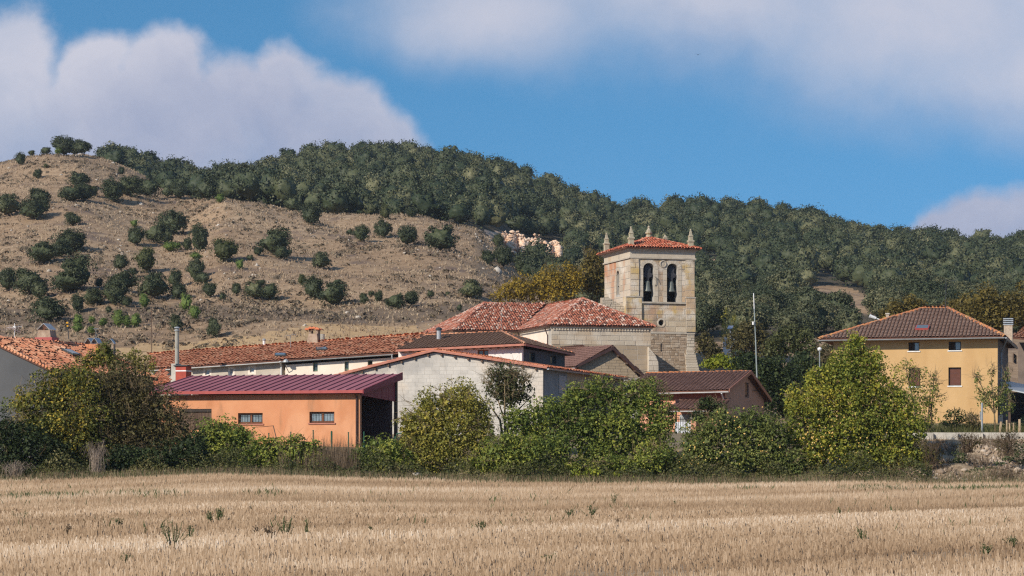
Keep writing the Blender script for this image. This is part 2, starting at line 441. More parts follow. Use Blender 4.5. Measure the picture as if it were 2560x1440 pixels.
# ------------------------------------------------------------------ building tools
class Pl:
    """a wall plane: u along it, z up, d outwards"""
    def __init__(s, o, U, N): s.o, s.U, s.N = Vector(o), Vector(U), Vector(N)
    def pt(s, u, z, d=0.0):
        p = s.o + s.U * u + s.N * d
        return Vector((p.x, p.y, z))
    def u_at(s, px):
        k = K(px); return (k * s.o.y - s.o.x) / (s.U.x - k * s.U.y)
    def at(s, px, py):
        u = s.u_at(px); return u, Zat(py, (s.o + s.U * u).y)
    def rect(s, px0, px1, py0, py1):
        u0, z1 = s.at(px0, py0); u1, z0 = s.at(px1, py1)
        return (min(u0, u1), max(u0, u1), z0, z1)
    def box(s, mb, u0, u1, z0, z1, d0, d1):
        mb.prism([s.pt(u0, z0, d0), s.pt(u1, z0, d0), s.pt(u1, z0, d1), s.pt(u0, z0, d1)], (0, 0, z1 - z0))
    def poly(s, mb, pts, d0, d1):
        mb.prism([s.pt(u, z, d0) for u, z in pts], s.N * (d1 - d0))

def front(fr, v=0.0): return Pl(fr.pt(0, v, 0), fr.u, -fr.v)
def right_side(fr, u): return Pl(fr.pt(u, 0, 0), fr.v, fr.u)
def left_side(fr, u): return Pl(fr.pt(u, 0, 0), fr.v, -fr.u)

def wall(mb, pl, u0, u1, z0, z1, t, holes=()):
    """a wall of thickness t behind its plane, with rectangular openings"""
    us = sorted({u0, u1, *[min(max(h[i], u0), u1) for h in holes for i in (0, 1)]})
    zs = sorted({z0, z1, *[min(max(h[i], z0), z1) for h in holes for i in (2, 3)]})
    for a, b in zip(us, us[1:]):
        if b - a < 1e-4: continue
        run = None
        for c, d in zip(zs, zs[1:]):
            if d - c < 1e-4: continue
            um, zm = (a + b) / 2, (c + d) / 2
            solid = not any(h[0] < um < h[1] and h[2] < zm < h[3] for h in holes)
            if solid: run = (run[0], d) if run else (c, d)
            elif run: pl.box(mb, a, b, run[0], run[1], -t, 0); run = None
        if run: pl.box(mb, a, b, run[0], run[1], -t, 0)

def clip_poly(sub, clip):
    """Sutherland-Hodgman: sub clipped by the convex counter-clockwise polygon clip"""
    out = list(sub)
    for i in range(len(clip)):
        a, b = clip[i], clip[(i + 1) % len(clip)]
        inp, out = out, []
        def side(p): return (b[0] - a[0]) * (p[1] - a[1]) - (b[1] - a[1]) * (p[0] - a[0])
        for j in range(len(inp)):
            p, q = inp[j], inp[(j + 1) % len(inp)]
            sp, sq = side(p), side(q)
            if sp >= 0: out.append(p)
            if (sp >= 0) != (sq >= 0):
                t = sp / (sp - sq); out.append((p[0] + (q[0] - p[0]) * t, p[1] + (q[1] - p[1]) * t))
        if len(out) < 3: return []
    return out

def area2(p): return abs(sum(p[i][0] * p[(i + 1) % len(p)][1] - p[(i + 1) % len(p)][0] * p[i][1] for i in range(len(p)))) / 2

def ccw(p): 
    s = sum(p[i][0] * p[(i + 1) % len(p)][1] - p[(i + 1) % len(p)][0] * p[i][1] for i in range(len(p)))
    return p if s > 0 else p[::-1]

def minus_rects(r, holes):
    rs = [r]
    for h in holes:
        nx = []
        for a, b, c, d in rs:
            if h[0] >= b or h[1] <= a or h[2] >= d or h[3] <= c: nx.append((a, b, c, d)); continue
            if h[0] > a: nx.append((a, h[0], c, d))
            if h[1] < b: nx.append((h[1], b, c, d))
            lo, hi = max(a, h[0]), min(b, h[1])
            if h[2] > c: nx.append((lo, hi, c, h[2]))
            if h[3] < d: nx.append((lo, hi, h[3], d))
        rs = nx
    return rs

def masonry(parent, name, pl, poly, holes, bw, bh, mat, rnd, joint=.018, proud=.03, jit=.25, maxobj=300, key=None, d0=-.05, cham=.012, stuff_name=None):
    """courses of single blocks, each set a little proud of the mortar bed behind it"""
    poly = ccw(poly)
    umin, umax = min(p[0] for p in poly), max(p[0] for p in poly)
    zmin, zmax = min(p[1] for p in poly), max(p[1] for p in poly)
    blocks = []
    z = zmin
    row = 0
    while z < zmax - .03:
        h = bh * (1 + rnd.uniform(-jit, jit) * .5)
        if zmax - (z + h) < bh * .35: h = zmax - z
        u = umin - bw * (0.5 if row % 2 else 0.0) - (rnd.random() * bw * jit)
        while u < umax:
            w = bw * (1 + rnd.uniform(-jit, jit) * 1.3)
            for a, b, c, d in minus_rects((u, u + w, z, z + h), holes):
                q = clip_poly([(a + joint / 2, c + joint / 2), (b - joint / 2, c + joint / 2), (b - joint / 2, d - joint / 2), (a + joint / 2, d - joint / 2)], poly)
                if len(q) >= 3 and area2(q) > bw * bh * .04: blocks.append(q)
            u += w
        z += h; row += 1
    blocks.sort(key=key or (lambda q: -area2(q)))
    def put(mb, q):
        n = len(q); cu, cz = sum(p[0] for p in q) / n, sum(p[1] for p in q) / n
        pr = proud * (1 + rnd.uniform(-.6, .6))
        def ins(p):
            l = math.hypot(p[0] - cu, p[1] - cz) or 1; f = max(0, 1 - cham * 1.6 / l)
            return (cu + (p[0] - cu) * f, cz + (p[1] - cz) * f)
        vs = [pl.pt(*p, d0) for p in q] + [pl.pt(*p, pr - cham) for p in q] + [pl.pt(*ins(p), pr) for p in q]
        fs = [tuple(range(2 * n, 3 * n))] + [(k * n + i, k * n + (i + 1) % n, (k + 1) * n + (i + 1) % n, (k + 1) * n + i) for k in (0, 1) for i in range(n)]
        mb.add(vs, fs)
    for q in blocks[:maxobj]:
        mb = MB(); put(mb, q); mb.build(name, mat, parent)
    if len(blocks) > maxobj:
        mb = MB()
        for q in blocks[maxobj:]: put(mb, q)
        mb.build(stuff_name or name, mat, parent, kind='stuff')
    return len(blocks)

def inside(px, py, poly):
    r = np.zeros(len(px), bool); n = len(poly)
    for i in range(n):
        (x0, y0), (x1, y1) = poly[i], poly[(i + 1) % n]
        c = ((y0 > py) != (y1 > py)) & (px < (x1 - x0) * (py - y0) / ((y1 - y0) or 1e-9) + x0)
        r ^= c
    return r

def roof_face(parent, pts, mat, spacing=.22, length=.36, rise=.055, seed=0, jitter=.02, thick=.12, slab_mat=None, slab_name='roof', tiles_name='tile', wave=0.0, sink=.0):
    """pts[0] -> pts[1] is the eave, left to right seen from outside; the rest goes round. A slab (part) under joined barrel tiles (sub-part)"""
    pts = [Vector(p) for p in pts]
    n = Vector((0, 0, 0))
    for i in range(len(pts)):
        n += pts[i].cross(pts[(i + 1) % len(pts)])
    n.normalize()
    if n.z < 0: n = -n
    u = (pts[1] - pts[0]).normalized()
    s = n.cross(u).normalized()
    if s.z < 0: s = -s
    o = pts[0]
    mb = MB(); mb.prism(pts, -n * thick)
    slab = mb.build(slab_name, slab_mat or M['slab'], parent)
    p2 = [((p - o).dot(u), (p - o).dot(s)) for p in pts]
    a0, a1 = min(p[0] for p in p2), max(p[0] for p in p2)
    b0, b1 = min(p[1] for p in p2), max(p[1] for p in p2)
    g = np.random.default_rng(seed + 11)
    A, B = np.meshgrid(np.arange(a0 + spacing / 2, a1, spacing), np.arange(b0 - .04, b1, length * .82), indexing='ij')
    A, B = A.ravel(), B.ravel()
    ok = inside(A, B + length * .5, p2) | inside(A, B + .06, p2)
    A, B = A[ok], B[ok]
    m = len(A)
    if m == 0: return slab
    A = A + g.normal(0, jitter * .5, m); B = B + g.normal(0, jitter, m)
    ang = np.linspace(0, math.pi, 5)
    prof = np.stack([-np.cos(ang) * spacing * .46, np.sin(ang) * rise * 1.0 + .012], 1)      # across, up
    lo = g.normal(0, jitter * .35, m); tw = g.normal(0, jitter * .9, m)
    wv = wave * (np.sin(A * 1.1 + seed) * .6 + np.sin(A * .37 + B * .8 + seed * 2) + np.sin(A * 2.3 - B * 1.7)) * .5 if wave else np.zeros(m)
    V = np.zeros((m, 10, 3))
    for k in range(5):
        for e, (bb, f, dz) in enumerate(((0, 1.0, .030), (length, .86, .006))):
            V[:, e * 5 + k, 0] = A + prof[k, 0] * f + tw * e
            V[:, e * 5 + k, 1] = B + bb
            V[:, e * 5 + k, 2] = prof[k, 1] * f + dz + lo + wv - sink
    U, S, Nn, O = (np.array(x) for x in (u, s, n, o - ROOT[parent.name]))
    W = O + V[..., 0:1] * U + V[..., 1:2] * S + V[..., 2:3] * Nn
    base = (np.arange(m) * 10)[:, None, None]
    q = np.array([[k, k + 1, 5 + k + 1, 5 + k] for k in range(4)])[None]
    me = np_mesh(tiles_name, W.reshape(-1, 3), quads=(base + q).reshape(-1, 4), mat=mat)
    t = link_mesh(tiles_name, me, slab)
    t['kind'] = 'stuff'
    return slab

def ridge_tiles(parent, a, b, mat, r=.12, length=.42, name='ridge_tile', single=False, rnd=random):
    """a line of overlapping half-round caps from a up to b; each its own part when single"""
    a, b = Vector(a), Vector(b); d = (b - a); L = d.length; d.normalize()
    side = d.cross(Vector((0, 0, 1))).normalized(); up = side.cross(d)
    n = max(1, int(L / (length * .85))); mb = MB()
    for i in range(n):
        if single: mb = MB()
        p = a + d * (L * i / n); q = p + d * min(length, L / n * 1.18); vs = []
        j = rnd.uniform(-.012, .012)
        for c, f, dz in ((p, 1, .03), (q, .86, .0)):
            for k in range(6):
                t = math.pi * k / 5
                vs.append(c - side * math.cos(t) * r * f + up * (math.sin(t) * r * .9 * f + dz + j - .02))
        mb.add(vs, [(k, k + 1, 7 + k, 6 + k) for k in range(5)] + [(0, 1, 2, 3, 4, 5)])
        if single: mb.build(name, mat, parent)
    if not single: return mb.build(name, mat, parent, kind='stuff')

def window(parent, pl, hole, fm, gm, depth=.14, fw=.06, mull=1, sill=None, bars=0, shutter=None, cross=0, open_left=None, label=None):
    """a frame standing back in its opening, panes behind it, a sill, and bars where there are bars"""
    u0, u1, z0, z1 = hole
    mb = MB(); d0, d1 = -depth - .05, -depth
    pl.box(mb, u0, u0 + fw, z0, z1, d0, d1); pl.box(mb, u1 - fw, u1, z0, z1, d0, d1)
    pl.box(mb, u0 + fw, u1 - fw, z0, z0 + fw, d0, d1); pl.box(mb, u0 + fw, u1 - fw, z1 - fw, z1, d0, d1)
    for i in range(mull):
        c = u0 + (u1 - u0) * (i + 1) / (mull + 1)
        pl.box(mb, c - fw * .7, c + fw * .7, z0 + fw, z1 - fw, d0, d1 + .004)
    for i in range(cross):
        c = z0 + (z1 - z0) * (i + 1) / (cross + 1)
        pl.box(mb, u0 + fw, u1 - fw, c - .012, c + .012, d0 + .01, d1 - .006)
    w = mb.build('window', fm, parent)
    if label: w['label'] = label
    k = mull + 1
    for i in range(k):
        a, b = u0 + (u1 - u0) * i / k, u0 + (u1 - u0) * (i + 1) / k
        mb = MB(); g = gm
        if open_left is not None and i == open_left: g = M['dark_in']
        pl.box(mb, a + fw * .4, b - fw * .4, z0 + fw * .5, z1 - fw * .5, d0 - .02, d0 + .016); mb.build('pane', g, w)
    if shutter:
        mb = MB(); n = max(2, int((z1 - z0 - 2 * fw) / .075))
        for i in range(n):
            a = z0 + fw + (z1 - z0 - 2 * fw) * i / n; b = z0 + fw + (z1 - z0 - 2 * fw) * (i + 1) / n
            mb.prism([pl.pt(u0 + fw, a, d1 - .01), pl.pt(u0 + fw, b - .008, d1 + .0), pl.pt(u0 + fw, b - .008, d1 - .03), pl.pt(u0 + fw, a, d1 - .03)], pl.U * (u1 - u0 - 2 * fw))
        mb.build('roller_shutter', shutter, w)
    if bars:
        mb = MB()
        for i in range(bars):
            c = u0 + (u1 - u0) * (i + .5) / bars; mb.tube([pl.pt(c, z0, -.05), pl.pt(c, z1, -.05)], .008, 5)
        for z in (z0 + (z1 - z0) * .15, z0 + (z1 - z0) * .85): mb.tube([pl.pt(u0, z, -.05), pl.pt(u1, z, -.05)], .010, 5)
        mb.build('grille', M['iron'], w)
    if sill:
        mb = MB(); pl.box(mb, u0 - .06, u1 + .06, z0 - .07, z0 - .002, -depth, .05); mb.build('sill', sill, w)
    return w

def gutter(parent, a, b, mat, r=.07, name='gutter', n=7):
    a, b = Vector(a), Vector(b); d = (b - a).normalized(); side = d.cross(Vector((0, 0, 1))).normalized()
    vs, fs = [], []
    for rr in (r, r * .8):
        for p in (a, b):
            for k in range(n):
                t = math.pi + math.pi * k / (n - 1); vs.append(p + side * math.cos(t) * rr + Vector((0, 0, math.sin(t) * rr)))
    for i in range(n - 1):
        fs += [(i, i + 1, n + i + 1, n + i), (2 * n + i, 3 * n + i, 3 * n + i + 1, 2 * n + i + 1)]
    fs += [(0, n, 3 * n, 2 * n), (n - 1, 3 * n - 1, 4 * n - 1, 2 * n - 1)]
    for e in (0, n): fs.append(tuple(range(e, e + n)) if e else tuple(range(n))[::-1])
    mb = MB(); mb.add(vs, fs)
    return mb.build(name, mat, parent)

# ------------------------------------------------------------------ ground: field, hills, plain
def curve(pts):
    xs = np.array([p[0] for p in pts], float); ys = np.array([p[1] for p in pts], float)
    return lambda x: np.interp(x, xs, ys)

EDGE = curve([(-400, 1207), (0, 1206), (300, 1196), (560, 1190), (700, 1192), (900, 1200), (1280, 1209), (1800, 1212), (2150, 1210), (2560, 1211), (3000, 1211)])
RIDGE1 = curve([(-700, 470), (-300, 440), (0, 408), (60, 392), (130, 383), (205, 383), (270, 402), (330, 428), (400, 470), (470, 496), (560, 492), (640, 503), (700, 518), (830, 542),
                (960, 546), (1050, 546), (1120, 558), (1190, 582), (1250, 622), (1290, 668), (1330, 700), (1420, 725), (1600, 735), (2000, 745), (2560, 760), (3400, 760)])
RIDGE1_Y = curve([(-700, 470), (330, 470), (470, 430), (560, 395), (1190, 385), (1300, 400), (3400, 400)])
RIDGE2 = curve([(-700, 450), (0, 450), (100, 430), (230, 420), (300, 412), (380, 436), (450, 455), (520, 470), (620, 462), (700, 432), (760, 412), (930, 398), (1080, 408), (1200, 425), (1280, 440),
                (1340, 476), (1430, 505), (1500, 528), (1540, 548), (1600, 548), (1700, 537), (1760, 530), (1860, 545), (1960, 552), (2040, 560),
                (2100, 582), (2170, 602), (2300, 612), (2420, 628), (2500, 630), (2560, 620), (2700, 600), (3400, 600)])
FOOT = curve([(-700, 890), (0, 880), (400, 868), (700, 850), (1040, 842), (1300, 850), (1600, 870), (3400, 870)])

def ground_knots(px):
    px = np.asarray(px, float)
    ze = CH - (EDGE(px) - HOR) * 107 / F
    rt = np.clip((px - 2150) / 150, 0, 1)
    y1 = RIDGE1_Y(px)
    one = np.ones_like(px)
    Ys = [104 * one, 107.5 * one, 110 * one, 117.5 * one, 119 * one, 165 * one, 205 * one, 238 * one]
    Zs = [ze - .12, ze - .02, ze + .30 + .25 * rt, 2.15 + .35 * rt, 2.35 + .45 * rt, 4.4 * one, 7.0 * one, CH - (FOOT(px) - HOR) * 238 / F]
    zf, zr = Zs[-1], CH - (RIDGE1(px) - HOR) * y1 / F
    ym = 238 + (y1 - 238) * .5
    Ys += [ym, 238 + (y1 - 238) * .85, y1]
    Zs += [zf + (zr - zf) * .50, zf + (zr - zf) * .875, zr]
    z2 = CH - (RIDGE2(px) - HOR) * 640 / F
    dip = np.clip((1300 - px) / 200, 0, 1) * np.clip((px - 250) / 100, 0, 1)
    Ys += [y1 + 28, y1 + 28 + (640 - y1 - 28) * .5, 640 * one, 720 * one, 1100 * one]
    zd = zr + (z2 - zr) * .10 - 1.5 * dip
    Zs += [zd, zd + (z2 - zd) * .53, z2, z2 - 4, 20 * one]
    return np.stack(Ys), np.stack(Zs)

def ground_z(px, Y, bumps=True):
    """height of the ground beyond the field, px and Y arrays"""
    px, Y = np.broadcast_arrays(np.asarray(px, float), np.asarray(Y, float))
    Ys, Zs = ground_knots(px)
    z = Zs[0].copy()
    for i in range(len(Ys) - 1):
        t = (Y - Ys[i]) / (Ys[i + 1] - Ys[i])
        m = (t >= 0) & (t <= 1)
        z = np.where(m, Zs[i] + (Zs[i + 1] - Zs[i]) * t, z)
    z = np.where(Y > Ys[-1], Zs[-1], z)
    if bumps:
        x = (px - CX) / F * Y
        b = (np.sin(x * .21 + Y * .13) + np.sin(x * .083 - Y * .19 + 1.3) + np.sin(x * .47 + Y * .31 + 2.0) * .5) * .33
        z = z + b * np.clip((Y - 215) / 60, 0, 1) * np.clip((1000 - Y) / 300, 0, 1)
        s = (np.sin(x * 1.7 + Y * 2.3) + np.sin(x * 3.1 - Y * 1.3 + 1) + np.sin(x * .9 + Y * .7)) * .06
        z = z + s * ((Y > 108) & (Y < 118))
    return z

def hill_spot(px, py):
    """the first point of the hill seen at this spot of the photograph"""
    Y = np.arange(200, 640, 1.0)
    zz = ground_z(np.full_like(Y, px), Y)
    pyy = HOR - (zz - CH) * F / Y
    i = int(np.argmax(pyy <= py)) if (pyy <= py).any() else int(np.argmin(pyy))
    y = float(Y[i])
    return Vector((K(px) * y, y, float(zz[i])))

pxs = np.concatenate([np.arange(-2400, -200, 100), np.arange(-200, 2760, 13), np.arange(2760, 5000, 100)]).astype(float)
ys = np.concatenate([np.arange(104, 120, .5), np.arange(120, 240, 3.0), np.arange(240, 660, 2.6), np.arange(660, 1101, 40)])
PX, YY = np.meshgrid(pxs, ys, indexing='ij')
ZZ = ground_z(PX, YY)
def grid_quads(n, m):
    i = np.arange(n - 1)[:, None] * m + np.arange(m - 1)[None]
    return np.stack([i, i + m, i + m + 1, i + 1], -1).reshape(-1, 4)
GV = np.stack([(PX - CX) / F * YY, YY, ZZ], -1).reshape(-1, 3)

M['hill'] = pmat('dry_hillside', [(.15, (.155, .103, .066)), (.42, (.255, .173, .108)), (.62, (.325, .228, .145)), (.85, (.40, .30, .20))],
                 scale=.55, wn=.75, detail=8, nrough=.72, big=(.045, .25), bump=.10, bscale=1.4,
                 stain=[((.12, .085, .072), .16, .54, .75), ((.40, .355, .30), .30, .66, .6)],
                 attr=[('heathland', [(.3, (.105, .075, .052)), (.7, (.185, .135, .094))], .5),
                       ('fallow', [(.3, (.36, .24, .125)), (.7, (.46, .32, .18))], .6),
                       ('scar', [(.3, (.42, .27, .185)), (.6, (.62, .46, .35)), (.8, (.66, .58, .49))], .5),
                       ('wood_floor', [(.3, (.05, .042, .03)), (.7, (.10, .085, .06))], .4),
                       ('village', [(.3, (.16, .125, .075)), (.7, (.26, .21, .14))], .8),
                       ('rubble_bank', [(.3, (.20, .14, .09)), (.55, (.36, .27, .18)), (.75, (.46, .37, .27))], 1.6)])
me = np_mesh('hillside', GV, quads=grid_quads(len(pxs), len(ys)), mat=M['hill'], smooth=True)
def poly_mask(pts, soft=0):
    return inside(PX.ravel(), PYS, pts).astype(np.float32)
PYS = (HOR - (ZZ - CH) * F / YY).ravel()
Yr = YY.ravel(); Pr = PX.ravel()
Y1r = RIDGE1_Y(Pr)
masks = {
    'heathland': (np.exp(-((PYS - 790 - 10 * np.sin(Pr * .01)) / 38) ** 2) * (Yr > 200) * (Yr < 330) * .75 * (1 - .6 * (np.abs(Pr - 690) < 110) * (PYS > 800))).astype(np.float32),
    'fallow': (inside(Pr, PYS, [(-300, 905), (300, 868), (420, 856), (640, 838), (760, 812), (860, 806), (1060, 822), (1100, 900), (-300, 1000)]) & (Yr > 175) & (Yr < 420)).astype(np.float32),
    'scar': ((inside(Pr, PYS, [(1195, 575), (1265, 580), (1300, 600), (1345, 595), (1395, 615), (1380, 640), (1340, 645), (1290, 625), (1245, 618)]) |
              inside(Pr, PYS, [(1735, 640), (1800, 650), (1830, 690), (1780, 680)]) ) & (Yr > 300)).astype(np.float32),
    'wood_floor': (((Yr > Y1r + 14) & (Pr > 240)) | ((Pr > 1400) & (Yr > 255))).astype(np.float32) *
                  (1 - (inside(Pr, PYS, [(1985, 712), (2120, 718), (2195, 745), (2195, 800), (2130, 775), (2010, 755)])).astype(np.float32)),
    'village': (Yr < 175).astype(np.float32),
    'rubble_bank': ((Yr < 118.5) & (Pr > 2120) & (Yr > 105)).astype(np.float32),
}
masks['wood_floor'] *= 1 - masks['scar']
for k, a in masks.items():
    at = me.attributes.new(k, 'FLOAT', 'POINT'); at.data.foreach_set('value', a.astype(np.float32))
tag(link_mesh('hillside', me), 'dry grassy hill behind the village, wooded on its back ridge', kind='structure')

# the stubble field
fx = np.concatenate([np.arange(-3000, -300, 150), np.arange(-300, 2860, 20), np.arange(2860, 5600, 150)]).astype(float)
fy = np.concatenate([np.arange(-40, 20, 6.0), np.arange(20, 108.1, 1.0)])
def field_z(x, Y):
    px = np.clip(np.where(Y > 15, x / np.maximum(Y, 15) * F + CX, CX), -400, 3000)
    ze = CH - (EDGE(px) - HOR) * 107 / F
    t = np.clip(Y / 107, 0, 1.05)
    return ze * t * t * (1.6 - .6 * t) + (np.sin(x * .35 + Y * .18) + np.sin(Y * .41 - x * .12)) * .018 * np.clip(1.1 - t, 0, 1)
FX, FY = np.meshgrid(fx, fy, indexing='ij')
XX = (FX - CX) / F * np.maximum(FY, 0) + (FX - CX) / F * 60 * np.clip((20 - FY) / 60, 0, 1)
M['soil'] = pmat('stubble_floor', [(.2, (.20, .135, .085)), (.5, (.33, .235, .150)), (.8, (.46, .345, .235))], scale=2.2, wn=.7, detail=8, nrough=.75,
                 big=(.10, .3), stretch=(.5, 1.2, 1), bump=.03, bscale=14)
fme = np_mesh('field', np.stack([XX, FY, field_z(XX, FY)], -1).reshape(-1, 3), quads=grid_quads(len(fx), len(fy)), mat=M['soil'], smooth=True)
tag(link_mesh('field', fme), 'harvested grain field in front of the village', kind='structure')
plain = MB(); plain.add([(-6000, -3000, -.6), (6000, -3000, -.6), (6000, 9000, -.6), (-6000, 9000, -.6)], [(0, 1, 2, 3)])
tag(plain.build('plain', M['soil']), 'flat farmland around the village', kind='structure')

# ------------------------------------------------------------------ buildings
rnd = random.Random(3)
GZ = lambda px, Y: float(ground_z(np.array([px]), np.array([Y]), False)[0])

def base_at(fr, u, v):
    p = fr.pt(u, v, 0); return GZ(p.x / p.y * F + CX, p.y)

# ---- orange shed with maroon metal roof
def orange_shed():
    fr = Frame(899, 118, 14)
    uL = fr.u_at(378); z0 = 1.6
    t = thing('shed', 'long orange plastered shed with a single-pitch maroon metal roof', 'shed', fr.pt(uL / 2, 0, 2.2))
    pf = front(fr)
    D = 7.2
    zE = fr.z_at(976, .1, -.35)
    vB = fr.v_at(1003, .28); zB = fr.z_at(935, .28, vB)
    def roofz(v): return zE + (zB - zE) * (v + .35) / (vB + .35)
    W1 = pf.rect(595, 656.7, 1032.7, 1059); W2 = pf.rect(773.5, 836, 1029.5, 1057)
    DR = pf.rect(448, 529, 1022.5, 1075)
    mb = MB(); wall(mb, pf, uL, 0, z0, roofz(0) - .22, .30, [W1, W2, DR])
    mb.build('front_wall', M['orange_wall'], t)
    mb = MB(); mb.box(fr, uL, uL + .3, .31, vB - .3, z0, roofz(0) - .3); mb.box(fr, uL, -.1, vB - .62, vB - .32, z0, roofz(vB) - .4)
    mb.build('rear_wall', M['shed_in'], t)
    mb = MB(); mb.box(fr, uL + .3, -.05, .31, vB - .65, z0, 2.25); mb.build('floor', M['shed_in'], t)
    window(t, pf, W1, M['wood_frame'], M['glass_pale'], mull=1, bars=9, sill=M['pink_trim'], fw=.075)
    window(t, pf, W2, M['wood_frame'], M['glass_pale'], mull=1, bars=9, sill=M['pink_trim'], fw=.075)
    # plank door, half hidden
    mb = MB(); pf.box(mb, DR[0], DR[1], DR[3] - .14, DR[3] - .002, -.2, -.03); door = mb.build('door', M['dark_frame'], t)
    n = 9
    for i in range(n):
        a = DR[0] + (DR[1] - DR[0]) * i / n; b = DR[0] + (DR[1] - DR[0]) * (i + 1) / n - .012
        mb = MB(); pf.box(mb, a, b, DR[2], DR[3] - .145, -.16, -.10 - rnd.uniform(0, .012)); mb.build('plank', M['wood'], door)
    # standing-seam panels
    uR = .30; uRL = fr.u_at(360, -.35)
    n = 24
    sl = Vector((0, 0, 1))
    for i in range(n):
        a = uRL + (uR - uRL) * i / n; b = uRL + (uR - uRL) * (i + 1) / n
        mb = MB()
        mb.prism([fr.pt(a, -.35, zE), fr.pt(b - .004, -.35, zE), fr.pt(b - .004, vB, zB), fr.pt(a, vB, zB)], (0, 0, -.05))
        mb.prism([fr.pt(a + .01, -.35, zE), fr.pt(a + .055, -.35, zE), fr.pt(a + .055, vB, zB), fr.pt(a + .01, vB, zB)], (0, 0, .045))
        mb.build('roof_panel', M['maroon_roof'], t)
    mb = MB(); mb.box(fr, uRL, uR + .02, -.47, -.355, zE - .13, zE + .015); mb.build('gutter', M['gutter_red'], t)
    mb = MB()
    mb.prism([fr.pt(uR + .004, -.47, zE + .05), fr.pt(uR + .004, vB + .05, zB + .09), fr.pt(uR + .004, vB + .05, zB - .30), fr.pt(uR + .004, -.47, zE - .16)], fr.u * .05)
    mb.build('verge', M['maroon'], t)
    # maroon cladding above the open end
    ps = right_side(fr, .02)
    n = 10
    v0, v1 = .06, vB - .25
    for i in range(n):
        a = v0 + (v1 - v0) * i / n; b = v0 + (v1 - v0) * (i + 1) / n - .008
        def low(v): return fr.z_at(988 + (1004 - 988) * (v - v0) / (v1 - v0), .02, v)
        mb = MB(); ps.poly(mb, [(a, low(a)), (b, low(b)), (b, roofz(b) - .06), (a, roofz(a) - .06)], -.05, .01 if i % 2 else .014)
        mb.build('cladding_panel', M['maroon'], t)
    mb = MB(); mb.box(fr, -.04, .10, vB - .24, vB - .02, z0, roofz(vB) - .32); mb.build('post', M['wood'], t)
    mb = MB(); u = fr.u_at(891.5, -.07)
    mb.tube([fr.pt(u, -.40, zE - .12), fr.pt(u, -.07, zE - .30), fr.pt(u, -.07, z0 + .3)], .05, 7)
    mb.build('downpipe', M['brown_pipe'], t)
    mb = MB(); mb.box(fr, uL + .4, -.3, 3.0, 3.15, 3.3, 3.42); mb.build('beam', M['shed_in'], t)
orange_shed()

# ---- concrete block barn
def block_barn():
    fr = Frame(1358, 132, 16)
    pf = front(fr)
    uC, zC = pf.at(1358, 917); uA, zA = pf.at(1086, 876); uB, zB = pf.at(858, 934)
    uL = uB - 2.2; zL = zB - 2.2 * .235
    z0 = 2.0
    t = thing('barn', 'grey concrete-block barn with a low gable and terracotta roof edge', 'barn', fr.pt(-6, 0, 2.4))
    mb = MB(); pf.poly(mb, [(uL, z0), (uC, z0), (uC, zC - .12), (uA, zA - .12), (uL, zL - .12)], -.24, -.005)
    mb.build('gable_wall', M['pale_mortar'], t)
    zv = Zat(1035, 132)
    masonry(t, 'block', pf, [(fr.u_at(870), zv - 1.2), (uC - .005, zv - 1.2), (uC - .005, zC - .13), (uA, zA - .13), (fr.u_at(870), zB - .03)], [], .42, .215, M['block'], rnd,
            joint=.011, proud=.003, jit=.06, maxobj=300, cham=.003, d0=-.04,
            key=lambda q: -(sum(p[1] for p in q) / len(q)) * 1 - .25 * (sum(p[0] for p in q) / len(q)) - min(.05, area2(q)) * 8)
    vB = fr.v_at(1560, 0); zBk = fr.z_at(944, 0, vB)
    ps = right_side(fr, 0)
    mb = MB(); ps.poly(mb, [(.0, z0), (5.2, z0), (5.2, zC + (zBk - zC) * 5.2 / vB - .12), (.0, zC - .13)], -.24, 0)
    mb.build('side_wall', M['grey_render'], t)
    mb = MB(); ps.poly(mb, [(5.2, z0), (vB, z0), (vB, zBk - .12), (5.2, zC + (zBk - zC) * 5.2 / vB - .12)], -.24, -.02)
    mb.build('rear_side_wall', M['beige_block'], t)
    mb = MB(); u0, z1 = ps.at(1396, 938); u1, zz0 = ps.at(1414, 985)
    ps.box(mb, u0, u1, zz0, z1, .0, .05); mb.build('door', M['grey_gutter'], t)
    # roof: two slopes, thin terracotta verge seen end on
    o = .22
    A0, A1 = fr.pt(uA, -o, zA), fr.pt(uA, vB, zA + (zBk - zC))
    e = .28
    sl = (zC - zA) / (uC - uA)
    C0, C1 = fr.pt(uC + e, -o, zC + sl * e), fr.pt(uC + e, vB, zBk + sl * e)
    L0, L1 = fr.pt(uL, -o, zL), fr.pt(uL, vB, zL)
    roof_face(t, [C0, C1, A1, A0], M['tile_orange'], seed=2, thick=.07, slab_mat=M['pink_trim'])
    roof_face(t, [L1, L0, A0, A1], M['tile_orange'], seed=3, thick=.07, slab_mat=M['pink_trim'])
    mb = MB()
    for p, q in ((L0, A0), (A0, C0)):
        n = Vector((0, 0, 1)); d = fr.v * -.03
        mb.prism([p + Vector((0, 0, -.07)), q + Vector((0, 0, -.07)), q + Vector((0, 0, .05)), p + Vector((0, 0, .05))], d)
    mb.build('verge', M['pink_trim'], t)
    for i in range(15):
        u = uB + (uC - uB) * (i + .5) / 15
        z = (zA + (zB - zA) * (uA - u) / (uA - uB)) if u < uA else (zA + (zC - zA) * (u - uA) / (uC - uA))
        mb = MB(); mb.box(fr, u - .05, u + .05, -.14, -.015, z - .26, z - .15); mb.build('rafter_end', M['wood'], t)
    gutter(t, C0 + Vector((0, 0, -.06)) + fr.u * .05, C1 + Vector((0, 0, -.06)) + fr.u * .05, M['zinc'], r=.075)
block_barn()

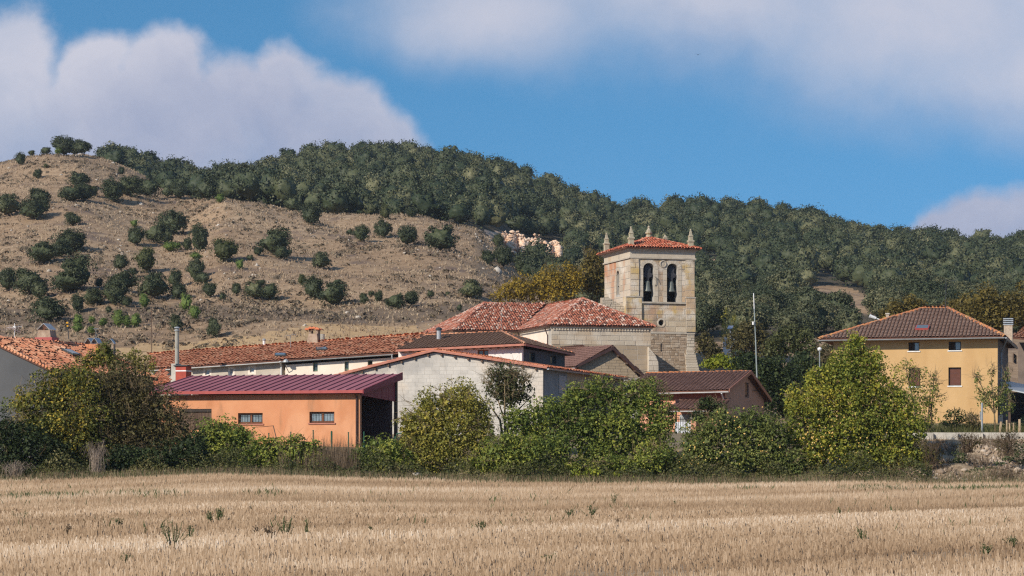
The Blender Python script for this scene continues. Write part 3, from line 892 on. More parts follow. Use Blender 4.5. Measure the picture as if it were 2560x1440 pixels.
# ---- white house with a brown hipped roof
def white_house():
    fr = Frame(1305, 145.6, 17)
    pf = front(fr)
    t = thing('house', 'white rendered house with a brown hipped tile roof behind the block barn', 'house', fr.pt(-4, 2, 3.4))
    uL = fr.u_at(996); vB = fr.v_at(1412, 0)
    z0 = 3.0; zW = fr.z_at(866, 0, 0)
    W = pf.rect(1193, 1221, 874.5, 892)
    mb = MB(); wall(mb, pf, uL, 0, z0, zW, .3, [W]); mb.build('front_wall', M['white_wall'], t)
    window(t, pf, W, M['wood_frame'], M['glass'], mull=1, fw=.07, depth=.16)
    ps = right_side(fr, 0)
    W1 = ps.rect(1324, 1338, 880, 905); W2 = ps.rect(1376, 1391, 889, 911)
    mb = MB(); wall(mb, ps, .301, vB, z0, zW - .12, .3, [W1, W2]); mb.build('side_wall', M['slate_and_shade_render'], t)  # white house's shaded side, its shade painted as a slate-dark colour
    for w in (W1, W2): window(t, ps, w, M['dark_frame'], M['glass'], mull=0, depth=.12)
    mb = MB(); mb.box(fr, uL, -.31, vB - .3, vB, z0, zW - .15); mb.build('rear_wall', M['white_wall'], t)
    # roof corners from the photograph
    o = .55
    zE = fr.z_at(859, .1, -o)
    FR = fr.pt(fr.u_at(1311.5, -o), -o, zE)
    uFL = fr.u_at(990, -o); FL = fr.pt(uFL, -o, fr.z_at(874, uFL, -o))
    uR_ = fr.u_at(1311.5, -o); vBR = fr.v_at(1436, uR_)
    BR = fr.pt(uR_, vBR, fr.z_at(884.5, uR_, vBR))
    vm = (vBR - o) * .40
    ur = fr.u_at(1255, vm); RR = fr.pt(ur, vm, fr.z_at(830, ur, vm))
    ul = fr.u_at(1066, vm); RL = fr.pt(ul, vm, fr.z_at(838, ul, vm))
    BL = fr.pt(uFL, vBR, FL.z - .1)
    roof_face(t, [FL, FR, RR, RL], M['tile_brown'], spacing=.24, seed=5, rise=.045, jitter=.006)
    roof_face(t, [FR, BR, RR], M['tile_brown'], spacing=.24, seed=6, rise=.045, jitter=.006)
    roof_face(t, [BL, FL, RL], M['tile_brown'], spacing=.24, seed=7, rise=.045, jitter=.006)
    roof_face(t, [BR, BL, RL, RR], M['tile_brown'], spacing=.24, seed=8, rise=.045, jitter=.006)
    for a, b in ((RL, RR), (RR, FR), (RL, FL), (RR, BR)): ridge_tiles(t, a, b, M['tile_old'], r=.11)
    up = Vector((0, 0, 1))
    for a, b, nrm in ((FL, FR, -fr.v), (FR, BR, fr.u)):
        mb = MB(); mb.prism([a - up * .13, b - up * .13, b + up * .0, a + up * .0], nrm * .05); mb.build('fascia', M['pink_trim'], t)
    for i in range(16):
        f = (i + .5) / 16
        p = FL.lerp(FR, f); q = p + fr.v * o
        mb = MB(); mb.prism([p - fr.u * .05 - up * .19, p + fr.u * .05 - up * .19, p + fr.u * .05 - up * .13, p - fr.u * .05 - up * .13], fr.v * (o - .01)); mb.build('rafter_end', M['wood'], t)
    f1 = thing('chimney_flue', 'stainless steel chimney flue standing on the brown hipped roof', 'flue', P(1097, 838, 149.5))
    mb = MB(); c = P(1097, 838, 149.5); mb.lathe(c, [(.14, -.6), (.14, .30)], 10); mb.build('pipe', M['steel'], f1)
    mb = MB(); mb.lathe(c, [(.18, .30), (.20, .33), (.20, .42), (.05, .50)], 10); mb.build('cap', M['dark_metal'], f1)
white_house()

def aerial(name, label, px, py0, py1, Y, mat, r=.02, parts=(), lean=0.0, group=None):
    t = thing(name, label, 'antenna', P(px, py1, Y), group)
    a, b = P(px + lean, py0, Y), P(px, py1, Y)
    mb = MB(); mb.tube([b, a], r, 5); mb.build('mast', mat, t)
    for kind, py, w, h in parts:
        c = P(px + lean * (py1 - py) / (py1 - py0), py, Y); s = Y / F; mb = MB()
        if kind == 'yagi':
            mb.tube([c + Vector((-w * s / 2, -.3, -h * s / 2)), c + Vector((w * s / 2, .3, h * s / 2))], .014, 4)
            for i in range(6):
                f = i / 5 - .5; m_ = c + Vector((w * s * f, .6 * f, h * s * f)); mb.tube([m_ + Vector((0.06, -.28, .10)), m_ + Vector((-.06, .28, -.10))], .010, 4)
            mb.build('aerial', mat, t)
        elif kind == 'arm':
            mb.tube([c, c + Vector((w * s, 0, -h * s))], .014, 4)
            for i in range(5): m_ = c + Vector((w * s * (i + 1) / 5.5, 0, -h * s * (i + 1) / 5.5)); mb.tube([m_ + Vector((0, -.22, -.04)), m_ + Vector((0, .22, .04))], .009, 4)
            mb.build('aerial', mat, t)
        elif kind == 'box':
            mb.prism([c + Vector((-w * s / 2, -.05, -h * s / 2)), c + Vector((w * s / 2, -.05, -h * s / 2)), c + Vector((w * s / 2, -.05, h * s / 2)), c + Vector((-w * s / 2, -.05, h * s / 2))], (0, .1, 0))
            mb.build('box', M['yellow_paint'] if h < 20 and mat is M['dark_metal'] else M['white_paint'], t)
        elif kind == 'cross':
            mb.tube([c + Vector((-w * s / 2, 0, 0)), c + Vector((w * s / 2, 0, 0))], .012, 4); mb.tube([c + Vector((0, -.3, 0)), c + Vector((0, .3, 0))], .012, 4); mb.build('cross_bar', mat, t)
    return t
aerial('antenna', 'thin aerial rod above the brown hipped roof of the white house', 1253, 776, 835, 150, M['mast'], .012, [('cross', 800, 6, 0)])

# ---- long house with an old clay roof
def long_house():
    fr = Frame(986, 150, 17)
    pf = front(fr)
    t = thing('house', 'long low house with a wavy old clay-tile roof, part grey and part cream wall', 'house', fr.pt(-8, 1, 4))
    v0 = -.42
    def eave(px):
        u = fr.u_at(px, v0); return fr.pt(u, v0, fr.z_at(922 + (881 - 922) * (px - 376) / 610, u, v0))
    vr = 5.0
    def ridge(px):
        u = fr.u_at(px, vr); return fr.pt(u, vr, fr.z_at(886 + (841 - 886) * (px - 376) / 610, u, vr))
    z0 = 3.4
    uM = fr.u_at(706); uL = fr.u_at(378); uR = fr.u_at(1060, 0)
    zM = fr.z_at(902, uM, 0); zR = fr.z_at(884, 0, 0)
    # grey section
    G = [pf.rect(513, 524, 925, 937), pf.rect(576, 582, 922, 934), pf.rect(625, 635, 919, 931)]
    zt = fr.z_at(920, uL, 0)
    mb = MB(); wall(mb, pf, uL, uM, z0, zt + .1, .35, G)
    pf.poly(mb, [(uL, zt + .105), (uM, zt + .105), (uM, zM - .12)], -.35, 0); mb.build('grey_wall', M['grey_wall'], t)
    for g in G:
        window(t, pf, g, M['white_paint'], M['glass_pale'], mull=0, fw=.05, depth=.10)
        mb = MB(); w_ = .14
        for a in ((g[0] - w_, g[1] + w_, g[3], g[3] + w_), (g[0] - w_, g[1] + w_, g[2] - w_, g[2]), (g[0] - w_, g[0], g[2], g[3]), (g[1], g[1] + w_, g[2], g[3])):
            pf.box(mb, a[0], a[1], a[2], a[3], -.02, .012)
        mb.build('window_surround', M['cream_wall'], t)
    # cream section, set a touch further out, with a deep dark eave
    C = [pf.rect(783, 795, 908, 927), pf.rect(862, 872.5, 904, 923), pf.rect(920, 932, 901, 917.5)]
    pc = front(fr, -.05)
    uc = fr.u_at(714)
    zc0, zc1 = fr.z_at(906, uc, -.05), fr.z_at(887, 0, -.05)
    sl = (zc1 - zc0) / (0 - uc)
    zr = zc0 - .6
    mb = MB(); wall(mb, pc, uc, uR, z0, zr, .35, C)
    # above the flat run the wall follows the sloping eave in strips between the windows
    cuts = sorted([uc, uR] + [x for h in C for x in h[:2]])
    for a, b in zip(cuts, cuts[1:]):
        h = next((h for h in C if h[0] < (a + b) / 2 < h[1]), None)
        lo = max(zr, h[3] if h else zr)
        pc.poly(mb, [(a, lo), (b, lo), (b, zc0 + sl * (b - uc) - .16), (a, zc0 + sl * (a - uc) - .16)], -.35, 0)
    mb.build('cream_wall', M['cream_wall'], t)
    for i, c in enumerate(C): window(t, pc, c, M['green_frame'], M['glass'], mull=0, fw=.06, depth=.12, open_left=0 if i == 2 else None)
    mb = MB()
    pc.poly(mb, [(uc, zc0 - .14), (uR, zc0 + sl * (uR - uc) - .14), (uR, zc0 + sl * (uR - uc) + .25), (uc, zc0 + .25)], -.5, -.37); mb.build('eave_shade_panel', M['dark_in'], t)  # dark panel put in as the deep soffit shadow under the eave
    # roof in two runs meeting at the gutter joint
    back = lambda px: (lambda u: fr.pt(u, 9.5, eave(px).z))(fr.u_at(px, 9.5))
    for i, (a, b) in enumerate(((374, 430), (430, 703), (703, 1062))):
        ea, eb = eave(a), eave(b)
        if i == 0: ea = ea + Vector((0, 0, -.05)); eb = eb + Vector((0, 0, -.05))
        roof_face(t, [ea, eb, ridge(b), ridge(a)], M['tile_old'], spacing=.235, length=.40, rise=.058, seed=20 + i, jitter=.032, wave=.030)
    bl, br = ridge(374), ridge(1062)
    roof_face(t, [br - Vector((0, 0, 1.3)) + fr.v * 4.5, bl - Vector((0, 0, 1.3)) + fr.v * 4.5, bl, br], M['tile_old'], spacing=.235, length=.4, seed=24, jitter=.04)
    ridge_tiles(t, bl, br, M['tile_old'], r=.13)
    d = Vector((0, 0, -.10)) - fr.v * .06
    gutter(t, eave(378) + d, eave(427) + d, M['white_gutter'])
    gutter(t, eave(467) + d, eave(702) + d, M['white_gutter'])
    gutter(t, eave(704) + d, eave(984) + d, M['grey_gutter'])
    mb = MB(); p = eave(701) + d
    q = pf.pt(uM - .05, p.z - .3, .07)
    mb.tube([p, q, pf.pt(uM - .05, z0 + .2, .07)], .05, 7); mb.build('downpipe', M['white_gutter'], t)
    mb = MB(); p = eave(980) + d; q = pc.pt(fr.u_at(989, -.05), p.z - .45, .3); mb.tube([p, p + Vector((0.05, 0, -.35)), q + Vector((.3, 0, -.15))], .05, 7); mb.build('downpipe', M['grey_gutter'], t)
    # small skylights lying on the tiles
    for px, f in ((701, .22), (804, .42)):
        e, r_ = eave(px), ridge(px); c = e.lerp(r_, f); up = (r_ - e).normalized(); n = fr.u.cross(up).normalized()
        mb = MB(); w = fr.u * .38; h = up * .42
        mb.prism([c - w - h + n * .10, c + w - h + n * .10, c + w + h + n * .10, c - w + h + n * .10], n * .08); s = mb.build('skylight', M['dark_metal'], t)
        mb = MB(); w *= .82; h *= .82
        mb.prism([c - w - h + n * .181, c + w - h + n * .181, c + w + h + n * .181, c - w + h + n * .181], n * .01); mb.build('pane', M['skylight'], s)
    # things on the roof
    rz = lambda px: ridge(px)
    c = rz(786)
    ch = thing('chimney', 'plastered tapering chimney with a clay-tile hood on the long roof', 'chimney', c)
    s = 155 / F
    mb = MB(); mb.lathe(c + Vector((0, 0, -.4)), [(.62, 0), (.40, .95)], 4, R(45 - 17)); mb.build('stack', M['chimney_stone'], ch)
    for dx, dy in ((-.24, -.2), (.24, -.2), (-.24, .22), (.24, .22)):
        mb = MB(); q = c + fr.u * dx + fr.v * dy; mb.prism([q + Vector((-.06, -.06, .55)), q + Vector((.06, -.06, .55)), q + Vector((.06, .06, .55)), q + Vector((-.06, .06, .55))], (0, 0, .24)); mb.build('pier', M['chimney_stone'], ch)
    for k in range(4):
        mb = MB(); a = c + fr.u * (-.36 + .24 * k) - fr.v * .45 + Vector((0, 0, .80 + .05 * (k in (1, 2))))
        ridge_tiles(ch, a + Vector((0, 0, 0)), a + fr.v * .9 + Vector((0, 0, .0)), M['tile_orange'], r=.15, length=.5, name='hood_tile', single=False)
    st = thing('chimney_pot', 'stubby pale round chimney pipe beside the tile-hooded chimney', 'chimney', rz(806))
    mb = MB(); mb.lathe(rz(806), [(.15, -.4), (.15, .5), (.10, .5)], 9); mb.build('pipe', M['pipe_concrete'], st)
    fl = thing('chimney_flue', 'short white metal flue on the ridge of the long clay roof', 'flue', rz(660))
    mb = MB(); mb.lathe(rz(660), [(.085, -.4), (.085, .36)], 8); mb.build('pipe', M['white_paint'], fl)
    mb = MB(); mb.lathe(rz(660), [(.12, .36), (.13, .42), (.03, .50)], 8); mb.build('cap', M['grey_gutter'], fl)
    # wall lamp on the cream wall
    la = thing('wall_lamp', 'small hooded lamp on a bracket at the cream wall of the long house', 'lamp', pc.pt(fr.u_at(721), fr.z_at(905, fr.u_at(721), 0), .3))
    a = pc.pt(fr.u_at(723), fr.z_at(931, fr.u_at(723), 0), .02); b = pc.pt(fr.u_at(722), fr.z_at(915, fr.u_at(722), 0), .5); e = pc.pt(fr.u_at(724), fr.z_at(905, fr.u_at(724), 0), .55)
    mb = MB(); mb.tube([a, b, e], .025, 5); mb.build('bracket', M['dark_metal'], la)
    mb = MB(); mb.lathe(e, [(.20, -.04), (.16, .08), (.05, .16)], 8); mb.build('lamp_shade', M['grey_gutter'], la)
    aerial('antenna', 'grey rake-shaped aerial on the long clay roof', 726, 838, 868, 152, M['grey_gutter'], .014, [('yagi', 838, 26, 6)])
    aerial('antenna', 'tall hair-thin aerial rod on the ridge of the long clay roof', 874.6, 797, 850, 154, M['wood'], .012)
long_house()

# ---- red chimney box with the tall pipe, and the orange roof beside it
def red_chimney():
    t = thing('chimney', 'tall grey pipe chimney on a red plastered base behind the maroon roof', 'chimney', P(450, 960, 150.2))
    fr = Frame(452, 149.6, 17)
    a, b, c = fr.u_at(428), fr.u_at(439), fr.u_at(465)
    z0 = 3.6
    mb = MB(); mb.box(fr, a, b - .005, 0, .8, z0, fr.z_at(909, a, 0)); mb.build('block_pier', M['concrete'], t)
    zt = fr.z_at(915, c, 0)
    mb = MB(); mb.box(fr, b, c, 0, .8, z0, zt - .33); mb.box(fr, b, c, 0, .8, zt - .26, zt); mb.build('base', M['red_box'], t)
    mb = MB(); mb.box(fr, b - .002, c + .004, -.006, .806, zt - .329, zt - .261); mb.build('white_band', M['white_paint'], t)
    mb = MB(); mb.box(fr, b - .1, c + .12, -.1, .9, zt + .002, zt + .06); mb.build('cap_slab', M['dark_metal'], t)
    p = P(441.5, 912, 149.9)
    mb = MB(); mb.lathe(Vector((p.x, p.y + .2, p.z - .2)), [(.135, 0), (.125, 2.42)], 10); mb.build('pipe', M['pipe_concrete'], t)
    top = Vector((p.x, p.y + .2, p.z + 2.22))
    mb = MB(); mb.lathe(top, [(.15, -.12), (.17, -.1), (.17, -.03), (.10, -.02), (.10, .06), (.19, .07), (.16, .13), (.03, .17)], 10); mb.build('cowl', M['grey_gutter'], t)
    h = thing('outbuilding', 'small outbuilding with a bright orange tile roof left of the red chimney', 'outbuilding', P(395, 965, 143))
    fr2 = Frame(428, 142, 17)
    uL = fr2.u_at(340)
    A, B = fr2.pt(uL, 0, Zat(975, 143)), fr2.pt(0, 0, Zat(956, 142)); 
    Cc, Dd = fr2.pt(-2.0, 3.2, Zat(924, 145)), fr2.pt(uL, 3.2, Zat(924, 146))
    roof_face(h, [A, B, Cc, Dd], M['tile_orange'], seed=31, jitter=.03)
    mb = MB(); mb.box(fr2, uL + .1, -.15, .25, 3.0, 3.0, A.z - .2); mb.build('wall', M['grey_wall'], h)
red_chimney()

# ---- house at the left edge
def left_house():
    fr = Frame(-40, 115.4, 20)
    pf = front(fr)
    t = thing('house', 'grey-walled house with a weathered red clay roof at the left edge', 'house', fr.pt(0, 1, 2.3))
    uE, zE = pf.at(131, 924); zA = fr.z_at(842, 0, 0)
    sl = (zE - zA) / uE
    mb = MB(); pf.poly(mb, [(-uE, 1.6), (uE - .12, 1.6), (uE - .12, zE - .12), (0, zA - .16), (-uE, zE - .12)], -.3, 0); mb.build('gable_wall', M['slate_and_shade_render'], t)
    D = 10.5
    o = .12
    mb = MB(); mb.box(fr, uE - .45, uE - .13, .301, D - .4, 1.6, zE - .14); mb.build('side_wall', M['slate_and_shade_render'], t)
    E0, E1 = fr.pt(uE, -o, zE), fr.pt(uE, D, zE - .1); A0, A1 = fr.pt(0, -o, zA), fr.pt(0, D, fr.z_at(866, 0, D))
    L0, L1 = fr.pt(-uE, -o, zE), fr.pt(-uE, D, zE)
    roof_face(t, [E0, E1, A1, A0], M['tile_old'], spacing=.24, length=.42, rise=.065, seed=40, jitter=.045, wave=.03)
    roof_face(t, [L1, L0, A0, A1], M['tile_old'], spacing=.24, length=.42, rise=.08, seed=41, jitter=.06)
    ridge_tiles(t, A0, A1, M['tile_old'], r=.13)
    # verge tiles with their row of round ends
    n = 22
    for i in range(n):
        p = A0.lerp(E0, (i + .5) / n) + Vector((0, 0, .02)) - fr.v * .03
        mb = MB(); mb.tube([p, p + fr.v * .35], .075, 6); mb.build('verge_tile', M['tile_old'], t)
    # skylight
    up = (A0 - E0).normalized(); nn = fr.v.cross(up).normalized(); nn = nn if nn.z > 0 else -nn
    c = fr.pt(1.55, 5.4, zA + sl * 1.55) + nn * .12
    mb = MB(); w = fr.v * .42; h = up * .36; mb.prism([c - w - h, c + w - h, c + w + h, c - w + h], nn * .07); s = mb.build('skylight', M['dark_metal'], t)
    mb = MB(); w *= .8; h *= .8; mb.prism([c - w - h + nn * .071, c + w - h + nn * .071, c + w + h + nn * .071, c - w + h + nn * .071], nn * .01); mb.build('pane', M['skylight'], s)
    # darker roof of the house behind
    k = thing('house', 'low house with a dark brown tile roof just behind the left red roof', 'house', P(190, 890, 134))
    roof_face(k, [P(110, 905, 130), P(330, 912, 130), P(218, 861, 135), P(85, 846, 135)], M['tile_dark'], seed=43, spacing=.24, jitter=.05)
    mb = MB(); f2 = Frame(300, 131, 8); mb.box(f2, f2.u_at(100), 0, 0, 4, 2.4, Zat(908, 131)); mb.build('wall', M['grey_wall'], k)
    # chimneys with folded tin hoods
    def tin_chimney(label, px0, px1, py0, pyb, Y, mat, nh=1, base=None, taper=1.0):
        cpx = (px0 + px1) / 2; c = P(cpx, pyb, Y); s = Y / F; w = (px1 - px0) * s
        q = thing('chimney', label, 'chimney', c)
        hh = (pyb - py0) * s
        f = Frame(cpx, Y, 20); f.o = Vector((c.x, c.y, 0))
        zb = c.z
        mb = MB()
        lo = [f.pt(-w / 2, -w * .35, zb - .3), f.pt(w / 2, -w * .35, zb - .3), f.pt(w / 2, w * .35, zb - .3), f.pt(-w / 2, w * .35, zb - .3)]
        tw = w / 2 * taper
        hi = [f.pt(-tw, -w * .3, zb + hh * .55), f.pt(tw, -w * .3, zb + hh * .55), f.pt(tw, w * .3, zb + hh * .55), f.pt(-tw, w * .3, zb + hh * .55)]
        mb.add(lo + hi, [(0, 1, 5, 4), (1, 2, 6, 5), (2, 3, 7, 6), (3, 0, 4, 7), (4, 5, 6, 7)]); mb.build('stack', mat, q)
        if base:
            mb = MB(); mb.prism([p + Vector((0, 0, .02)) + (p - c) * .06 for p in lo], (0, 0, .34)); mb.build('skirt', base, q)
        for i in range(nh):
            a = -tw + 2 * tw * i / nh; b = -tw + 2 * tw * (i + 1) / nh; m_ = (a + b) / 2; z1 = zb + hh * .58; z2 = zb + hh
            mb = MB()
            for x0, x1 in ((a - .03, m_), (b + .03, m_)):
                mb.prism([f.pt(x0, -w * .36, z1), f.pt(x1, -w * .36, z2), f.pt(x1, w * .36, z2), f.pt(x0, w * .36, z1)], (0, 0, .025))
            mb.build('tin_hood', M['zinc'], q)
    tin_chimney('tapering plastered chimney with a folded tin hood and red skirt, far left', 94, 140, 810, 846, 122, M['chimney_stone'], 1, M['gutter_red'], .72)
    tin_chimney('orange brick chimney with a pair of pointed tin hoods', 216, 252, 846, 878, 124, M['brick_orange'], 2)
    tin_chimney('small chimney with one tin hood, half hidden right of the orange brick chimney', 271, 287, 848, 876, 128, M['chimney_stone'], 1)
    aerial('antenna', 'white fishbone television antenna standing at the far left roof', 36, 808, 850, 122, M['white_paint'], .018, [('yagi', 818, 32, 4), ('yagi', 824, 22, -10), ('box', 818, 6, 5)])
    aerial('antenna', 'dark mast carrying a yellow aerial on the left red roof', 172, 793, 848, 124, M['dark_metal'], .025, [('box', 807, 5, 4), ('box', 815, 4, 4), ('arm', 797, 10, -8)], lean=-5)
    aerial('antenna', 'thin T-shaped aerial above the orange brick chimney', 240, 820, 850, 126, M['grey_gutter'], .012, [('cross', 822, 14, 0)])
    aerial('antenna', 'slim pole rising behind the tall pipe chimney', 379, 770, 880, 160, M['wood'], .028, [('cross', 790, 5, 0)])
left_house()

# ---- church nave and chapel
def church():
    t = thing('church', 'stone village church nave with speckled red tile roofs, below the bell tower', 'church', P(1400, 960, 212))
    fr = Frame(1379, 205, -16)                     # u along the front wall, v back along the left wall
    uR = fr.u_at(1627); z0 = 6.0
    zE = fr.z_at(811, 0, 0)
    pf = front(fr)
    vL = fr.v_at(1297, 0)
    mb = MB(); wall(mb, pf, 0, uR, z0, zE, .8); mb.build('front_wall', M['mortar'], t)
    za = fr.z_at(862, 3, 0)
    masonry(t, 'stone', pf, [(0, za), (uR, za), (uR, zE - .32), (0, zE - .32)], [], .95, .42, M['ashlar_pale'], rnd, joint=.03, proud=.025, jit=.2)
    zb = fr.z_at(935, 3, 0)
    masonry(t, 'stone', pf, [(0, zb), (uR, zb), (uR, za - .005), (0, za - .005)], [], 1.05, .46, M['beige_block'], rnd, joint=.02, proud=.012, jit=.3)
    mb = MB(); pf.box(mb, -.12, uR + .12, zE - .30, zE - .02, .002, .14); mb.build('cornice', M['ashlar_pale'], t)
    n = 34     # carved teeth under the eave
    mb = MB()
    for i in range(n):
        u = .1 + (uR - .2) * i / n; pf.box(mb, u, u + .14, zE - .46, zE - .305, .03, .12)
    mb.build('dentil', M['ashlar_pale'], t, kind='stuff')
    mb = MB(); ps = left_side(fr, 0); ps.box(mb, .81, vL + 1.0, z0, zE, -.8, 0)
    mb.build('left_wall', M['cream_wall'], t)
    mb = MB(); mb.box(fr, uR - .8, uR, .81, 9.5, z0, zE); mb.build('right_wall', M['ashlar'], t)
    # broken buttress at the right corner
    mb = MB(); pf.poly(mb, [(uR - .3, z0), (uR + .62, z0), (uR + .60, fr.z_at(905, uR, 0)), (uR + .35, fr.z_at(890, uR, 0)), (uR - .3, fr.z_at(868, uR, 0))], -.75, .28); mb.build('buttress', M['ashlar_pale'], t)
    zz = fr.z_at(905, uR, 0)
    masonry(t, 'stone', front(fr, -.28), [(uR - .3, z0 + .5), (uR + .60, z0 + .5), (uR + .58, zz), (uR + .3, zz + .45), (uR - .3, zz + 1.1)], [], .6, .40, M['ashlar_pale'], rnd, d0=-.05, proud=.05, jit=.35)
    # roof of the chapel
    o = .32
    zR = zE + .06
    hip_v = 5.46
    FL, FRt = fr.pt(-o, -o, zR - .12), fr.pt(uR + o, -o, zR - .12)
    ua = fr.u_at(1457.5, hip_v); AP = fr.pt(ua, hip_v, fr.z_at(747, ua, hip_v))
    vB = 16.9
    RB = fr.pt(ua, vB, AP.z)
    LB = fr.pt(-o, vL + .1, FL.z)
    RBk = fr.pt(uR + o, vB, FL.z)
    K_ = dict(spacing=.235, length=.38, rise=.08, jitter=.02)
    roof_face(t, [FL, FRt, AP], M['tile_church'], seed=50, **K_)
    # second volume to the left: its ridge runs across
    p0 = fr.pt(0, vL, 0)
    fl = Frame(1297, 215, -16); fl.o = Vector((p0.x, p0.y, 0))
    uL = fl.u_at(1139)
    zL = fl.z_at(823, 0, 0)
    mb = MB(); wall(mb, front(fl), uL, -.05, z0, zL, .7); mb.build('nave_wall', M['ashlar_pale'], t)
    mb = MB(); left_side(fl, uL).box(mb, .71, 12.5, z0, zL, -.7, 0); mb.build('left_wall', M['cream_wall'], t)
    eR = fr.pt(-o, fr.v_at(1294, -o), FL.z); eL = fl.pt(uL - o, -o, eR.z)
    vr = fr.v_at(1365, ua); NR = fr.pt(ua, vr, AP.z); ur = (NR - fl.pt(0, 0, NR.z)).dot(fl.u); vm = (NR - fl.pt(0, 0, NR.z)).dot(fl.v)
    ul = fl.u_at(1211, vm); NL = fl.pt(ul, vm, fl.z_at(758, ul, vm))
    eLB = fl.pt(uL - o, fl.v_at(1046, uL - o), zL)
    roof_face(t, [eL, eR, NR, NL], M['tile_church'], seed=51, **K_)
    roof_face(t, [eLB, eL, NL], M['tile_church'], seed=52, **K_)
    NB = fl.pt(ur + 6, vm, NR.z)
    roof_face(t, [fl.pt(ur + 6, 13.5, zL), eLB, NL, NB], M['tile_church'], seed=53, **K_)
    # chapel slopes running back to meet it
    roof_face(t, [eR, FL, AP, NR], M['tile_church'], seed=54, **K_)
    roof_face(t, [FRt, fr.pt(uR + o, 8.2, FRt.z), fr.pt(ua + 2.6, 9.6, AP.z - 1.25), fr.pt(ua, 11, AP.z), AP], M['tile_church'], seed=55, **K_)
    roof_face(t, [fr.pt(uR + o, 8.2, FRt.z), RBk, RB, fr.pt(ua, 11, AP.z), fr.pt(ua + 2.6, 9.6, AP.z - 1.25)], M['tile_church'], seed=56, **K_)
    for a, b in ((AP, FL), (AP, FRt), (NL, eL), (NL, NR), (AP, NR), (NL, eLB), (NR, eR)): ridge_tiles(t, a, b, M['tile_church'], r=.16, length=.5)
    # gutter and pipe on the left wall
    gutter(t, FL.lerp(eR, .03) + Vector((-.05, 0, -.12)), FL.lerp(eR, .98) + Vector((-.05, 0, -.12)), M['brown_pipe'], r=.08)
    gutter(t, eL + Vector((0, -.06, -.1)), eR + Vector((0, -.06, -.1)), M['brown_pipe'], r=.08)
    v = fr.v_at(1369, -.08)
    mb = MB(); q = FL.lerp(eR, .12) + Vector((-.05, 0, -.16)); b = fr.pt(-.09, v, zE - .9)
    mb.tube([q, b, fr.pt(-.09, v, zE - 4.2)], .055, 6); mb.build('downpipe', M['brown_pipe'], t)
    mb = MB(); c = P(1434, 868, 204.4); mb.tube([c, c + Vector((0, .4, 0))], .06, 6); mb.tube([c, c + Vector((0, 0, -.5))], .05, 6); mb.build('vent_pipe', M['dark_metal'], t)
church()

